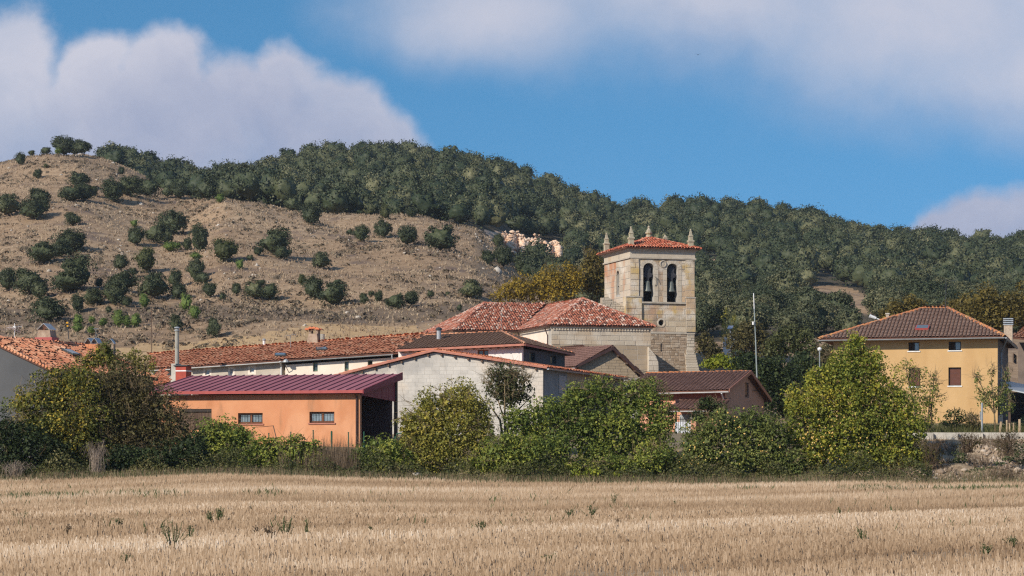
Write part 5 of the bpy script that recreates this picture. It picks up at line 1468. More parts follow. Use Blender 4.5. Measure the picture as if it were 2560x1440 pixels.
# ---- ochre house on the right
def yellow_house():
    fr = Frame(2494, 150, 15)
    pf = front(fr)
    t = thing('house', 'two-storey ochre house with a red-brown hipped tile roof on the right', 'house', fr.pt(-5, 3, 3.5))
    uL = fr.u_at(2084); z0 = 3.0; zW = fr.z_at(843, 0, 0)
    WU = [pf.rect(2271, 2298.5, 855.5, 877), pf.rect(2371.5, 2402.5, 854, 875.5)]
    WL = [pf.rect(2272, 2301, 920, 966), pf.rect(2371, 2402.7, 918.5, 964)]
    WD = pf.rect(2268, 2280, 1010, 1026)
    mb = MB(); wall(mb, pf, uL, 0, z0, zW, .35, WU + WL + [WD]); mb.build('front_wall', M['yellow_wall'], t)
    for w in WU: window(t, pf, w, M['dark_frame'], M['glass_pale'], mull=1, fw=.055, depth=.17, sill=M['white_paint'], open_left=0)
    for w in WL: window(t, pf, w, M['dark_frame'], M['glass'], mull=0, fw=.06, depth=.17, sill=M['white_paint'], shutter=M['shutter'])
    window(t, pf, WD, M['white_paint'], M['glass'], mull=0, fw=.05, depth=.12)
    D = 11.0
    ps = right_side(fr, 0)
    W1 = ps.rect(2538, 2545, 883, 910)
    mb = MB(); wall(mb, ps, .351, D, z0, zW - .1, .35, [W1]); mb.build('side_wall', M['dark_and_shade_render'], t)  # ochre house's right side: shade painted in with a dark wall colour
    window(t, ps, W1, M['wood'], M['dark_in'], mull=0, depth=.1)
    mb = MB(); mb.box(fr, uL, -.36, D - .35, D, z0, zW - .1); mb.box(fr, uL, uL + .35, .36, D - .36, z0, zW - .1); mb.build('rear_wall', M['yellow_wall'], t)
    # roof
    o = .75; zE = fr.z_at(842, 0, -o)
    uR = fr.u_at(2511, -o); uLL = fr.u_at(2047, -o)
    FL = fr.pt(uLL, -o, fr.z_at(847, uLL, -o)); FRt = fr.pt(uR, -o, fr.z_at(840, uR, -o))
    vm = D / 2
    a = fr.u_at(2312, vm); b = fr.u_at(2367, vm)
    RL, RR = fr.pt(a, vm, fr.z_at(770, a, vm)), fr.pt(b, vm, fr.z_at(770, b, vm))
    BR, BL = fr.pt(uR, D + o, FRt.z - .1), fr.pt(uLL, D + o, FL.z)
    k = dict(spacing=.235, length=.40, rise=.06, jitter=.006)
    roof_face(t, [FL, FRt, RR, RL], M['tile_redbrown'], seed=90, **k)
    roof_face(t, [FRt, BR, RR], M['tile_redbrown'], seed=91, **k)
    roof_face(t, [BR, BL, RL, RR], M['tile_redbrown'], seed=92, **k)
    roof_face(t, [BL, FL, RL], M['tile_redbrown'], seed=93, **k)
    for p, q in ((RL, RR), (RR, FRt), (RL, FL)): ridge_tiles(t, p, q, M['tile_ridge'], r=.145, length=.44, single=True, rnd=rnd)
    for p, q in ((RR, BR), (RL, BL)): ridge_tiles(t, p, q, M['tile_ridge'], r=.13)
    up = Vector((0, 0, 1))
    gutter(t, FL - up * .08 - fr.v * .07, FRt - up * .08 - fr.v * .07, M['grey_gutter'], r=.085)
    gutter(t, FRt - up * .08 + fr.u * .07, BR - up * .08 + fr.u * .07, M['grey_gutter'], r=.085)
    mb = MB(); mb.prism([FL - up * .17, FRt - up * .17, FRt - up * .17 + fr.v * o, FL - up * .17 + fr.v * o], up * .03); mb.build('soffit', M['wood'], t)
    mb = MB(); v = fr.v_at(2503.5, .1); q = fr.pt(.1, max(v, .3), zW - .8)
    mb.tube([FRt + fr.v * 1.4 - up * .2 + fr.u * .05, q, fr.pt(.1, max(v, .3), 3.6)], .055, 6); mb.build('downpipe', M['grey_gutter'], t)
    # roof window
    upv = (RL - FL); upv = (RR.lerp(RL, .5) - FL.lerp(FRt, .58)).normalized(); n = fr.u.cross(upv).normalized()
    c = Vector((0, 0, 0))
    for f in np.linspace(.1, .6, 60):
        c = FL.lerp(FRt, .545).lerp(RL.lerp(RR, .3), f)
        if HOR - (c.z - CH) * F / c.y < 823: break
    mb = MB(); w = fr.u * .42; h = upv * .40
    mb.prism([c - w - h + n * .05, c + w - h + n * .05, c + w + h + n * .05, c - w + h + n * .05], n * .12); s = mb.build('skylight', M['gutter_red'], t)
    mb = MB(); w *= .85; h *= .8
    mb.prism([c - w - h + n * .171, c + w - h + n * .171, c + w + h + n * .171, c - w + h + n * .171], n * .012); mb.build('pane', M['skylight'], s)
    # chimney with stacked cowl rings
    cp = P(2521, 838, 154); ch = thing('chimney', 'pale brick chimney topped by stacked steel cowl rings at the ochre house', 'chimney', cp)
    f2 = Frame(2521, 154, 15); f2.o = Vector((cp.x, cp.y, 0)); s = 154 / F
    mb = MB(); mb.box(f2, -.27, .27, -.27, .27, cp.z - .5, cp.z + 24 * s); mb.build('stack', M['pale_brick'], ch)
    for i in range(4):
        mb = MB(); z = cp.z + (25 + i * 4.8) * s; mb.box(f2, -.31, .31, -.31, .31, z, z + 2.6 * s); mb.build('cowl_ring', M['zinc'], ch)
    mb = MB(); mb.box(f2, -.15, .15, -.15, .15, cp.z + 24 * s + .002, cp.z + 40 * s); mb.build('flue', M['dark_metal'], ch)
    cq = P(2219, 796, 156.0); c2 = thing('chimney', 'little square chimney stub on the left slope of the ochre house', 'chimney', cq)
    f3 = Frame(2219, 156, 15); f3.o = Vector((cq.x, cq.y, 0))
    mb = MB(); mb.box(f3, -.10, .10, -.10, .10, cq.z - .6, cq.z + .26); mb.build('stack', M['pale_brick'], c2)
    mb = MB(); mb.box(f3, -.14, .14, -.14, .14, cq.z + .262, cq.z + .34); mb.build('cap', M['concrete'], c2)
    an = aerial('antenna', 'tall antenna mast with a long arm on the ochre roof ridge', 2364, 698, 772, 155, M['dark_metal'], .022,
                [('arm', 699, 26, 4), ('cross', 735, 14, 0), ('cross', 754, 10, 0), ('cross', 722, 8, 0), ('cross', 716, 8, 0)], lean=1)
    # street lamp behind the left hip
    la = thing('street_lamp', 'white street lamp head showing above the ochre roof', 'street lamp', P(2206, 860, 166))
    a, b = P(2204, 801, 166), P(2174, 790, 166)
    mb = MB(); mb.tube([P(2206, 960, 166), P(2206, 806, 166), a], .05, 6); mb.build('pole', M['zinc'], la)
    mb = MB(); mb.tube([a, P(2188, 795, 166)], .045, 6); mb.build('arm', M['white_paint'], la)
    mb = MB(); mb.tube([P(2190, 795.5, 166), P(2184, 793.5, 166), b + Vector((.06, 0, -.02)), b], .09, 8, .14); mb.build('lamp_head', M['white_paint'], la)
    # lean-to and the tile-roofed house behind it at the right edge
    sh = thing('lean_to', 'open lean-to with a sloping sheet-metal roof at the right edge', 'lean-to', P(2540, 1060, 151))
    A, B = P(2521, 975, 150), P(2600, 992, 149)
    mb = MB(); mb.prism([A, B, B + Vector((.8, 5, .7)), A + Vector((.8, 5, .7))], (0, 0, .08)); mb.build('roof', M['zinc'], sh)
    mb = MB(); q = P(2525, 1000, 156.4); mb.prism([Vector((q.x, q.y, 3)), Vector((q.x + 4.2, q.y - 1, 3)), Vector((q.x + 4.2, q.y - .8, 3)), Vector((q.x, q.y + .2, 3))], (0, 0, 3.0)); mb.build('rear_wall', M['dark_in'], sh)
    for px in (2524, 2596):
        q = P(px, 985, 150.1); mb = MB(); mb.prism([Vector((q.x - .06, q.y, 2.8)), Vector((q.x + .06, q.y, 2.8)), Vector((q.x + .06, q.y + .12, 2.8)), Vector((q.x - .06, q.y + .12, 2.8))], (0, 0, q.z - 2.8 - .03)); mb.build('post', M['wood'], sh)
    mb = MB(); q0, q1 = P(2496, 1060, 150.6), P(2507, 1060, 150.6); mb.prism([Vector((q0.x, q0.y, 2.8)), Vector((q1.x, q1.y, 2.8)), Vector((q1.x, q1.y + .4, 2.8)), Vector((q0.x, q0.y + .4, 2.8))], (0, 0, Zat(1037, 150) - 2.8)); mb.build('stone_pier', M['concrete'], sh)
    hb = thing('house', 'neighbouring house with a pale clay-tile roof at the far right edge', 'house', P(2600, 900, 170))
    roof_face(hb, [P(2524, 842, 166), P(2760, 866, 164), P(2720, 812, 172), P(2570, 824, 172)], M['tile_old'], seed=96)
    mb = MB(); f4 = Frame(2545, 168, 15); mb.box(f4, 0, 5.5, 0, .3, 4, Zat(856, 168)); mb.build('wall', M['dark_and_shade_render'], hb)
yellow_house()

# ------------------------------------------------------------------ foliage tools
def leafmat(name, stops, wi=.55, wn=.45, scale=.5, transl=.25, big=None, wo=0.0, rough=.6, vattr=None):
    return pmat(name, stops, scale=scale, wn=wn, wi=wi, wo=wo, rough=rough, spec=.25, detail=4, transl=transl, big=big, vattr=vattr)
LM = {
 'oak': leafmat('holm_oak_leaf', [(.1, (.016, .024, .012)), (.45, (.034, .046, .021)), (.75, (.060, .072, .032)), (1, (.13, .125, .062))], wi=.32, wn=.45, scale=2.6, transl=.0, big=(.10, .22), wo=.12),
 'wood': leafmat('wood_leaf', [(.1, (.014, .023, .012)), (.42, (.031, .045, .021)), (.68, (.060, .071, .034)), (.88, (.115, .115, .058)), (1, (.19, .175, .095))], wi=.30, wn=.45, scale=2.4, transl=.0, big=(.12, .22), wo=.34),
 'woodfar': leafmat('far_wood_leaf', [(.1, (.014, .023, .012)), (.42, (.031, .045, .021)), (.68, (.062, .073, .035)), (.88, (.120, .120, .060)), (1, (.20, .185, .10))], wi=.26, wn=.34, scale=2.2, transl=.0, big=(.10, .22), vattr=('tone', .38)),
 'olivegreen': leafmat('olive_green_leaf', [(.1, (.035, .042, .015)), (.5, (.075, .088, .030)), (1, (.16, .165, .06))]),
 'lightgreen': leafmat('pale_pine_leaf', [(.1, (.07, .11, .025)), (.5, (.13, .19, .045)), (1, (.24, .28, .08))]),
 'autumn': leafmat('autumn_leaf', [(.1, (.10, .070, .015)), (.45, (.26, .185, .025)), (.75, (.40, .28, .035)), (1, (.50, .37, .07))], transl=.3),
 'rust': leafmat('rust_leaf', [(.1, (.048, .040, .012)), (.5, (.120, .096, .024)), (1, (.235, .175, .04))]),
 'ivy': leafmat('ivy_leaf', [(.08, (.022, .038, .010)), (.42, (.084, .124, .026)), (.72, (.175, .215, .042)), (1, (.35, .355, .065))], big=(.55, .35)),
 'yellowgreen': leafmat('yellow_green_leaf', [(.1, (.065, .065, .016)), (.45, (.165, .170, .036)), (.75, (.27, .255, .052)), (1, (.42, .35, .07))], transl=.3, big=(.6, .3)),
 'thicket': leafmat('thicket_leaf', [(.08, (.024, .036, .010)), (.40, (.076, .094, .022)), (.74, (.155, .162, .034)), (.93, (.30, .245, .042)), (1, (.50, .37, .05))], transl=.3, big=(.6, .3)),
 'brownolive': leafmat('brown_olive_leaf', [(.1, (.034, .032, .012)), (.5, (.092, .082, .030)), (1, (.21, .17, .06))]),
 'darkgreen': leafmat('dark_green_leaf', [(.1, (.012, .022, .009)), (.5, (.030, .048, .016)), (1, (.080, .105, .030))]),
 'pear': leafmat('pear_leaf', [(.08, (.034, .054, .010)), (.40, (.120, .160, .028)), (.7, (.245, .265, .042)), (.9, (.40, .36, .05)), (1, (.54, .45, .06))], transl=.32, big=(.35, .25)),
 'quince': leafmat('quince_leaf', [(.1, (.030, .050, .012)), (.45, (.095, .125, .032)), (.8, (.19, .215, .055)), (1, (.31, .31, .09))], big=(.55, .3)),
 'weed': leafmat('weed_leaf', [(.2, (.05, .072, .028)), (.8, (.125, .15, .06))]),
 'lime': leafmat('lime_leaf', [(.1, (.11, .15, .02)), (.6, (.28, .31, .03)), (1, (.48, .42, .05))], transl=.35),
 'dry': leafmat('dry_stalk', [(.1, (.12, .085, .05)), (.6, (.26, .19, .115)), (1, (.40, .31, .20))], transl=.15),
 'drybrown': leafmat('dry_brown_stalk', [(.1, (.065, .045, .030)), (.6, (.14, .098, .062)), (1, (.24, .175, .115))], transl=.15),
 'fruit': leafmat('yellow_fruit', [(.1, (.50, .32, .07)), (.6, (.58, .39, .12)), (1, (.62, .47, .24))], transl=0, rough=.5),
 'bark': flat('bark', (.085, .062, .045), rough=.95, var=.4, scale=8),
 'palebark': flat('pale_twig', (.20, .15, .085), rough=.95, var=.35, scale=8),
 'deadtwig': flat('dead_twig', (.27, .215, .175), rough=.95, var=.3, scale=8),
}

def unit(g, n):
    d = g.normal(size=(n, 3)); return d / np.linalg.norm(d, axis=1, keepdims=True)

def leaf_quads(g, pos, nrm, size, asp=.62):
    """rhombic leaves: arrays of vertices and quads"""
    n = len(pos)
    r = unit(g, n)
    a = np.cross(nrm, r); a /= np.linalg.norm(a, axis=1, keepdims=True) + 1e-9
    b = np.cross(nrm, a)
    s = size[:, None]
    bend = nrm * s * .16
    V = np.stack([pos - a * s, pos - b * s * asp + bend, pos + a * s, pos + b * s * asp + bend], 1).reshape(-1, 3)
    return V, np.arange(n * 4).reshape(-1, 4)

def lobes_to_leaves(g, lobes, n, size, sub=20, subr=.32, inner=.16, frontbias=.0, gap=.42, jitter=.75, zsq=1.0):
    """leaves on many small clumps that sit on the given ellipsoids (c, r3)"""
    C, Rr = [], []
    for c, r in lobes:
        c, r = np.array(c, float), np.array(r, float)
        k = sub
        d = unit(g, k)
        d[:, 1] = np.where(g.random(k) < frontbias, -np.abs(d[:, 1]), d[:, 1])
        C.append(c[None] + d * r * g.uniform(.52, .92, (k, 1))); Rr.append(r[None] * g.uniform(.7, 1.3, (k, 1)) * subr)
        C.append(c[None]); Rr.append(r[None] * .62)
    C, Rr = np.concatenate(C), np.concatenate(Rr)
    w = (Rr[:, 0] * Rr[:, 2] + Rr[:, 0] * Rr[:, 1]); w /= w.sum()
    i = g.choice(len(C), n, p=w)
    d = unit(g, n)
    spray = np.where(g.random(n) < .07, g.uniform(1.0, 1.45, n), 1.0)
    d[:, 2] = np.where((d[:, 2] < -.3) & (g.random(n) < .5), -d[:, 2], d[:, 2])
    ph = g.random((3, 3)) * 6.28
    lump = np.sin(d[:, 0] * 5 + i * 2.1 + ph[0, 0]) * np.sin(d[:, 2] * 6 + i * 1.3 + ph[0, 1]) * .5 + np.sin(d[:, 1] * 7 + i) * .3
    rad = np.where(g.random(n) < inner, g.uniform(.45, .9, n), g.uniform(.86, 1.06, n)) * (1 + .16 * lump) * spray
    keep = lump > -gap * 2 + g.uniform(-.3, .6, n) * gap
    p = C[i] + d * Rr[i] * rad[:, None]
    p, d = p[keep], d[keep]
    nr = d * (1 - jitter * .5) + unit(g, len(d)) * jitter + np.array([0, 0, .25])
    nr /= np.linalg.norm(nr, axis=1, keepdims=True)
    s = size * g.uniform(.55, 1.35, len(p))
    return p, nr, s, (C, Rr)

ICO_V = None
def blob_core(g, lobes, f=.62):
    """dark solid hearts so that light does not pour through the crown"""
    global ICO_V
    if ICO_V is None:
        import bmesh
        bm = bmesh.new(); bmesh.ops.create_icosphere(bm, subdivisions=2, radius=1.0)
        ICO_V = (np.array([v.co[:] for v in bm.verts]), np.array([[v.index for v in fc.verts] for fc in bm.faces])); bm.free()
    V, T = [], []
    o = 0
    for c, r in lobes:
        v = ICO_V[0] * (1 + g.normal(0, .10, (len(ICO_V[0]), 1))) * np.array(r) * f + np.array(c)
        V.append(v); T.append(ICO_V[1] + o); o += len(v)
    return np.concatenate(V), np.concatenate(T)

def leafy_core(g, lobes, n, size, f):
    """coarse inner foliage that closes the heart of a crown"""
    C = np.array([c for c, r in lobes]); Rr = np.array([r for c, r in lobes])
    w = Rr[:, 0] * Rr[:, 2]; i = g.choice(len(C), n, p=w / w.sum())
    p = C[i] + unit(g, n) * Rr[i] * (f * g.random((n, 1)) ** .4)
    return leaf_quads(g, p, unit(g, n), size * g.uniform(.6, 1.3, n), .8)

def foliage_obj(name, mat, parent, g, lobes, n, size, core=True, coref=.60, **kw):
    p, nr, s, _ = lobes_to_leaves(g, lobes, n, size, **kw)
    V, Q = leaf_quads(g, p, nr, s)
    T = None
    if core:
        cv, cq = leafy_core(g, lobes, max(1, n // 4), size * 1.7, .74); Q = np.concatenate([Q, cq + len(V)]); V = np.concatenate([V, cv])
    me = np_mesh(name, V - np.array(ROOT[parent.name]), quads=Q, tris=T, mat=mat)
    return link_mesh(name, me, parent)

def twigs_mesh(name, mat, parent, g, segs, r=.012):
    """thin three-sided twigs from a list of point lists (arrays)"""
    mb = MB()
    for pts in segs: mb.tube([Vector(p) for p in pts], r * g.uniform(.7, 1.4), 3, r1=.003)
    return mb.build(name, mat, parent, kind='stuff')

NEAR_SEED = [100]
def bush(name, label, cat, Y, lobes, mat, dens=1.0, size=.056, base=None, group=None, twigs=0, twigmat='palebark', stems=4, part='foliage', depth=.9, fruit=0, fruitbox=None, twiglen=1.0, core=True, extra=None, **kw):
    """lobes in photograph pixels (px, py, rx, ry[, dY]) at distance Y"""
    NEAR_SEED[0] += 1
    g = np.random.default_rng(NEAR_SEED[0])
    L = []
    for l in lobes:
        y = Y + (l[4] if len(l) > 4 else 0); s = y / F
        c = P(l[0], l[1], y); rx, rz = l[2] * s * 1.10, l[3] * s * 1.10
        L.append((np.array(c), np.array([rx, (rx + rz) * .5 * depth, rz])))
    mx = sum(l[0] for l in lobes) / len(lobes)
    bpy_ = base if base is not None else max(l[1] + l[3] for l in lobes)
    b = P(mx, bpy_, Y)
    t = thing(name, label, cat, b, group)
    area = sum(a[1][0] * a[1][2] for a in L)
    n = int(area * 640 * dens * (.085 / size) ** 2)
    foliage_obj(part, LM[mat], t, g, L, n, size, core=core, **kw)
    mb = MB()
    for i in range(stems):
        c, r = L[int(g.integers(len(L)))]
        q = Vector(b) + Vector((g.uniform(-.3, .3) + (c[0] - b.x) * .35, g.uniform(-.2, .2), -.25))
        m = Vector((q.x * .5 + c[0] * .5 + g.uniform(-.2, .2), (q.y + c[1]) / 2, (q.z + c[2]) / 2))
        mb.tube([q, m, Vector(c) + Vector((0, 0, r[2] * .3))], .055, 5, r1=.02)
    if stems: mb.build('stem', LM['bark'], t)
    if twigs:
        segs = []
        for i in range(twigs):
            c, r = L[int(g.integers(len(L)))]
            d = unit(g, 1)[0]; d[2] = abs(d[2]) * .8 + .1; d[1] = -abs(d[1]) if g.random() < .7 else d[1]; d /= np.linalg.norm(d)
            a = c + d * r * .55; e = c + d * r * (1.0 + .30 * twiglen * g.random())
            m = (a + e) / 2 + g.normal(0, .07, 3)
            segs.append([a, m, e + g.normal(0, .06, 3)])
            for k in range(2):
                segs.append([m, (m + e) / 2 + g.normal(0, .08, 3), e + g.normal(0, .22, 3)])
        twigs_mesh('twig', LM[twigmat], t, g, segs)
    if fruit:
        import bmesh
        FV, FT = [], []; o = 0
        cv = np.array([[0, 0, 1], [1, 0, 0], [0, 1, 0], [-1, 0, 0], [0, -1, 0], [0, 0, -1], [.6, .6, .6], [-.6, .6, .6], [-.6, -.6, .6], [.6, -.6, .6], [.6, .6, -.6], [-.6, .6, -.6], [-.6, -.6, -.6], [.6, -.6, -.6]], float)
        ft = np.array([[0, 6, 7], [0, 7, 8], [0, 8, 9], [0, 9, 6], [6, 1, 2], [6, 2, 7], [7, 2, 3], [7, 3, 8], [8, 3, 4], [8, 4, 9], [9, 4, 1], [9, 1, 6], [1, 10, 2], [2, 10, 11], [2, 11, 3], [3, 11, 12], [3, 12, 4], [4, 12, 13], [4, 13, 1], [1, 13, 10], [5, 11, 10], [5, 12, 11], [5, 13, 12], [5, 10, 13]])
        for i in range(fruit):
            if fruitbox and g.random() < .75:
                bx = fruitbox[int(g.integers(len(fruitbox)))]
                px, py = g.normal(bx[0], bx[2]), g.normal(bx[1], bx[3])
                # on the skin of the nearest lobe seen there
                y = Y - 1.0
                best = None
                for c, r in L:
                    k_ = K(px); x_, z_ = k_ * c[1], Zat(py, c[1])
                    q = 1 - ((x_ - c[0]) / r[0]) ** 2 - ((z_ - c[2]) / r[2]) ** 2
                    if q > 0:
                        yy = c[1] - r[1] * math.sqrt(q) * 1.02
                        if best is None or yy < best: best = yy
                if best is None: continue
                p = np.array(P(px, py, best - .05))
            else:
                c, r = L[int(g.integers(len(L)))]; d = unit(g, 1)[0]; d[1] = -abs(d[1]); p = c + d * r * 1.02
            FV.append(p + cv * g.uniform(.026, .048)); FT.append(ft + o); o += len(cv)
        me = np_mesh('fruit', np.concatenate(FV) - np.array(b), tris=np.concatenate(FT), mat=LM['fruit'], smooth=True)
        f = link_mesh('fruit', me, t); f['kind'] = 'stuff'
    if extra: extra(t, g, L, Vector(b))
    return t

# ------------------------------------------------------------------ trees of the hill
ICO = {}
def ico(sd):
    if sd not in ICO:
        import bmesh
        bm = bmesh.new(); bmesh.ops.create_icosphere(bm, subdivisions=sd, radius=1.0)
        ICO[sd] = (np.array([v.co[:] for v in bm.verts]), np.array([[v.index for v in fc.verts] for fc in bm.faces])); bm.free()
    return ICO[sd]

def lumpy_skin(g, L, sd):
    v, t = ico(sd)
    c0, r0 = L[0]
    # each direction reaches out to the farthest lobe it meets
    rad = np.ones(len(v)) * .90
    for c, r in L[1:]:
        o = (c - c0) / r0; rr = r[0] / r0[0]
        b = v @ o; q = b * b - (o @ o) + rr * rr
        rad = np.maximum(rad, np.where(q > 0, b + np.sqrt(np.maximum(q, 0)), 0))
    ph = g.random(6) * 6.28
    rad *= .73 + .05 * np.sin(v[:, 0] * 9 + ph[0]) * np.sin(v[:, 2] * 8 + ph[1]) + .04 * np.sin(v[:, 1] * 13 + ph[2] + v[:, 0] * 7) + g.normal(0, .085, len(v))
    p = c0 + v * r0 * np.clip(rad, .6, 1.6)[:, None]
    keep = (p[t].mean(1)[:, 2] > .06)
    return p, t[keep]

def oak_variant(seed, n, leaf, mat, lobes=9, trunk=True, tall=.82, subdiv=4, jit=.58):
    """a holm oak of unit width (1 m) standing at the origin: crown mesh, trunk mesh"""
    g = np.random.default_rng(seed)
    L = [(np.array([0, 0, tall * .47]), np.array([.42, .42, tall * .44]))]
    for i in range(lobes):
        a = g.uniform(0, 6.28); e = g.uniform(-.35, 1.25)
        d = np.array([math.cos(a) * math.cos(e), math.sin(a) * math.cos(e), math.sin(e)])
        L.append((L[0][0] + d * np.array([.34, .34, tall * .37]), np.array([1, 1, .85]) * g.uniform(.11, .20)))
    p, nr, s, _ = lobes_to_leaves(g, L, n, leaf, sub=6, subr=.5, inner=.06, gap=.22, jitter=jit)
    # drop leaves deep inside the crown
    q = ((p - L[0][0]) / L[0][1]); deep = (q ** 2).sum(1) < .72
    p, nr, s = p[~deep], nr[~deep], s[~deep]
    V, Q = leaf_quads(g, p, nr, s, .7)
    # a lumpy leafy skin under the single sprays gives the crown its rounded mass
    cv, ct = lumpy_skin(g, L, subdiv)
    T = ct + len(V); V = np.concatenate([V, cv])
    V[:, 2] = np.maximum(V[:, 2], .02)
    crown = np_mesh('crown', V, quads=Q, tris=T, mat=mat)
    mb = MB(); mb.tube([(0, 0, -.12), (.015, 0, .16), (0, .01, tall * .5)], .05, 6, r1=.03)
    tr = bpy.data.meshes.new('trunk'); tr.from_pydata(mb.v, [], mb.f); tr.materials.append(LM['bark'])
    return crown, tr, (V, Q, T)

OAKS = [oak_variant(300 + i, 5200, .022, LM['oak'], lobes=14) for i in range(6)]
OLIVES = [oak_variant(320 + i, 3000, .022, LM['olivegreen'], tall=.9) for i in range(2)]
PINES = [oak_variant(330 + i, 1800, .030, LM['lightgreen'], tall=1.05) for i in range(2)]

# (px of middle, py of foot, width, height, kind) read off the photograph
HT = [
 (52,415,30,28,0),(80,391,18,14,1),(116,382,26,20,0),(160,384,60,48,0),(184,384,44,36,0),(146,382,22,20,2),(204,384,52,32,0),(94,450,24,22,0),(114,422,14,11,1),(304,440,16,22,0),
 (196,470,56,36,0),(180,507,64,42,0),(212,506,56,42,0),(234,492,22,22,0),(100,514,54,42,0),(85,553,76,52,0),(20,542,72,54,0),(182,567,42,34,0),
 (283,508,64,50,0),(322,494,70,46,0),(370,494,66,48,0),(448,500,46,40,0),(418,495,30,28,0),(517,503,64,56,0),(550,511,24,22,2),
 (431,588,78,54,0),(390,611,54,50,0),(341,618,42,48,0),(416,613,34,42,0),(336,569,20,18,2),(500,633,54,62,0),(468,629,26,30,0),(425,631,36,24,2),(443,627,20,18,2),(491,652,32,18,2),(560,657,68,56,1),
 (180,631,88,48,0),(108,663,76,52,0),(150,645,60,42,0),(367,683,54,60,1),(303,678,38,38,0),(332,691,22,20,0),
 (190,727,92,80,0),(170,735,86,52,0),(76,738,78,66,0),(18,733,46,58,0),(100,750,42,42,0),(248,720,22,24,0),(305,731,70,46,0),(287,764,64,54,0),(231,766,50,42,0),(318,769,26,26,0),
 (386,752,78,64,0),(437,721,36,44,0),(446,753,42,38,0),(490,704,46,52,0),(507,712,36,30,0),(525,749,38,38,0),(556,753,18,18,0),
 (120,806,88,60,0),(195,787,38,42,0),(272,784,18,16,0),(362,773,28,36,2),(464,783,32,46,2),(487,801,28,34,2),(195,815,26,28,2),(194,834,26,24,2),(230,813,20,20,2),(257,819,26,22,2),(229,837,22,20,2),(297,823,34,44,2),(339,821,30,34,2),(317,821,26,30,2),
 (440,834,36,40,0),(536,847,34,52,0),(592,741,24,32,0),
 (730,532,44,38,0),(775,531,48,40,0),(779,564,58,50,0),(690,640,82,64,0),(706,649,38,36,0),(646,642,24,22,0),(804,675,46,42,0),
 (964,550,30,34,1),(958,598,44,42,0),(903,605,44,38,0),(873,588,16,14,0),(1017,618,52,50,0),(1100,629,90,60,0),(1098,549,38,24,0),(1030,546,32,20,0),
 (1246,621,30,32,0),(1219,663,34,36,0),(1258,671,50,52,0),(636,751,56,44,0),(674,753,46,42,0),(785,753,56,52,0),(835,769,72,58,0),(843,715,18,14,0),(754,717,26,26,1),
 (1178,751,58,44,0),(928,743,18,14,0),(946,759,24,28,0),(910,763,24,26,0),(988,774,46,38,0),(1028,768,36,38,0),(1076,749,20,20,0),(1149,780,14,18,0),
 (1315,698,62,66,0),(1352,700,66,62,0),(1400,700,70,60,0),(600,675,22,26,2),(625,655,20,14,0),(655,716,20,14,0),(1120,742,16,10,0),
]
SPECIAL = {
 (160,384): 'dark holm oak standing tallest on the bare summit at the left',
 (146,382): 'yellowish-green bush tucked between the summit oaks',
 (204,384): 'broad low oak right of the tallest summit oak',
 (52,415): 'round oak alone on the skyline left of the summit clump',
 (94,450): 'small round dark bush alone just below the bare summit',
 (1100,629): 'wide dark oak at the right end of the row of four on the open spur',
 (1017,618): 'round dark oak third in the row of four on the open spur',
 (958,598): 'round dark oak second in the row of four on the open spur',
 (903,605): 'dark oak at the left end of the row of four on the open spur',
 (690,640): 'big two-crowned dark oak alone in the middle of the open slope',
 (804,675): 'lone dark oak casting a long shadow below the row of four',
 (560,657): 'round olive-tinted oak right of the dark upright oak in mid slope',
 (500,633): 'dark upright oak left of the olive-tinted oak in mid slope',
 (431,588): 'widest dark oak of the clump in the middle of the left slope',
 (367,683): 'pale grey-green oak with a visible trunk and long shadow',
 (517,503): 'large round oak at the edge of the wood beside a lime-green bush',
 (550,511): 'lime-green bush beside the large round oak at the wood edge',
 (180,631): 'long low oak leaning up the left slope, right half of a pair',
 (108,663): 'low oak at the left end of the long pair on the left slope',
 (1178,751): 'flat-topped dark oak beside the yellow autumn trees',
 (120,806): 'wide dark oak low on the slope above the far left chimney',
 (835,769): 'large round oak right of its twin low on the open slope',
 (785,753): 'large round oak left of its twin low on the open slope',
 (779,564): 'pale-topped round oak on the crest of the spur below two darker oaks',
 (536,847): 'narrow dark oak above the ridge of the long clay roof',
 (440,834): 'dark bush behind the top of the tall pipe chimney',
 (190,727): 'tallest dark oak of the dense group on the lower left slope',
 (20,542): 'dark oak cut by the left picture edge beside two close oaks',
 (85,553): 'broad dark oak in the shadowed pair near the left edge, the lower one',
 (100,514): 'dark oak in the shadowed pair near the left edge, the upper one',
}
ORD = ['first', 'second', 'third', 'fourth', 'fifth', 'sixth', 'seventh', 'eighth', 'ninth', 'tenth', 'eleventh', 'twelfth', 'thirteenth', 'fourteenth', 'fifteenth', 'sixteenth', 'seventeenth', 'eighteenth', 'nineteenth', 'twentieth']
BANDS = [(0, 460, 'near the bare summit'), (460, 535, 'along the upper edge of the open slope'), (535, 600, 'in the shaded upper middle of the slope'), (600, 660, 'across the middle of the slope'),
         (660, 722, 'below the middle of the slope'), (722, 756, 'in the low belt of oaks on the slope'), (756, 792, 'near the foot of the slope'), (792, 900, 'just above the tiled roofs')]
KINDW = {0: ('dark holm oak', 'oak'), 1: ('olive-tinted oak', 'oak'), 2: ('light green young pine', 'pine')}
lab = {}
for lo, hi, where in BANDS:
    for kd in (0, 1, 2):
        row = sorted([h for h in HT if lo <= h[1] < hi and h[4] == kd and (h[0], h[1]) not in SPECIAL], key=lambda h: h[0])
        for i, h in enumerate(row):
            sz = 'small' if h[2] < 30 else ('middling' if h[2] < 56 else 'large')
            lab[h[:2]] = f'{sz} {KINDW[kd][0]} {where}, {ORD[i]} from left' if len(row) > 1 else f'{sz} {KINDW[kd][0]} {where}'
lab.update(SPECIAL)
gt = np.random.default_rng(5)
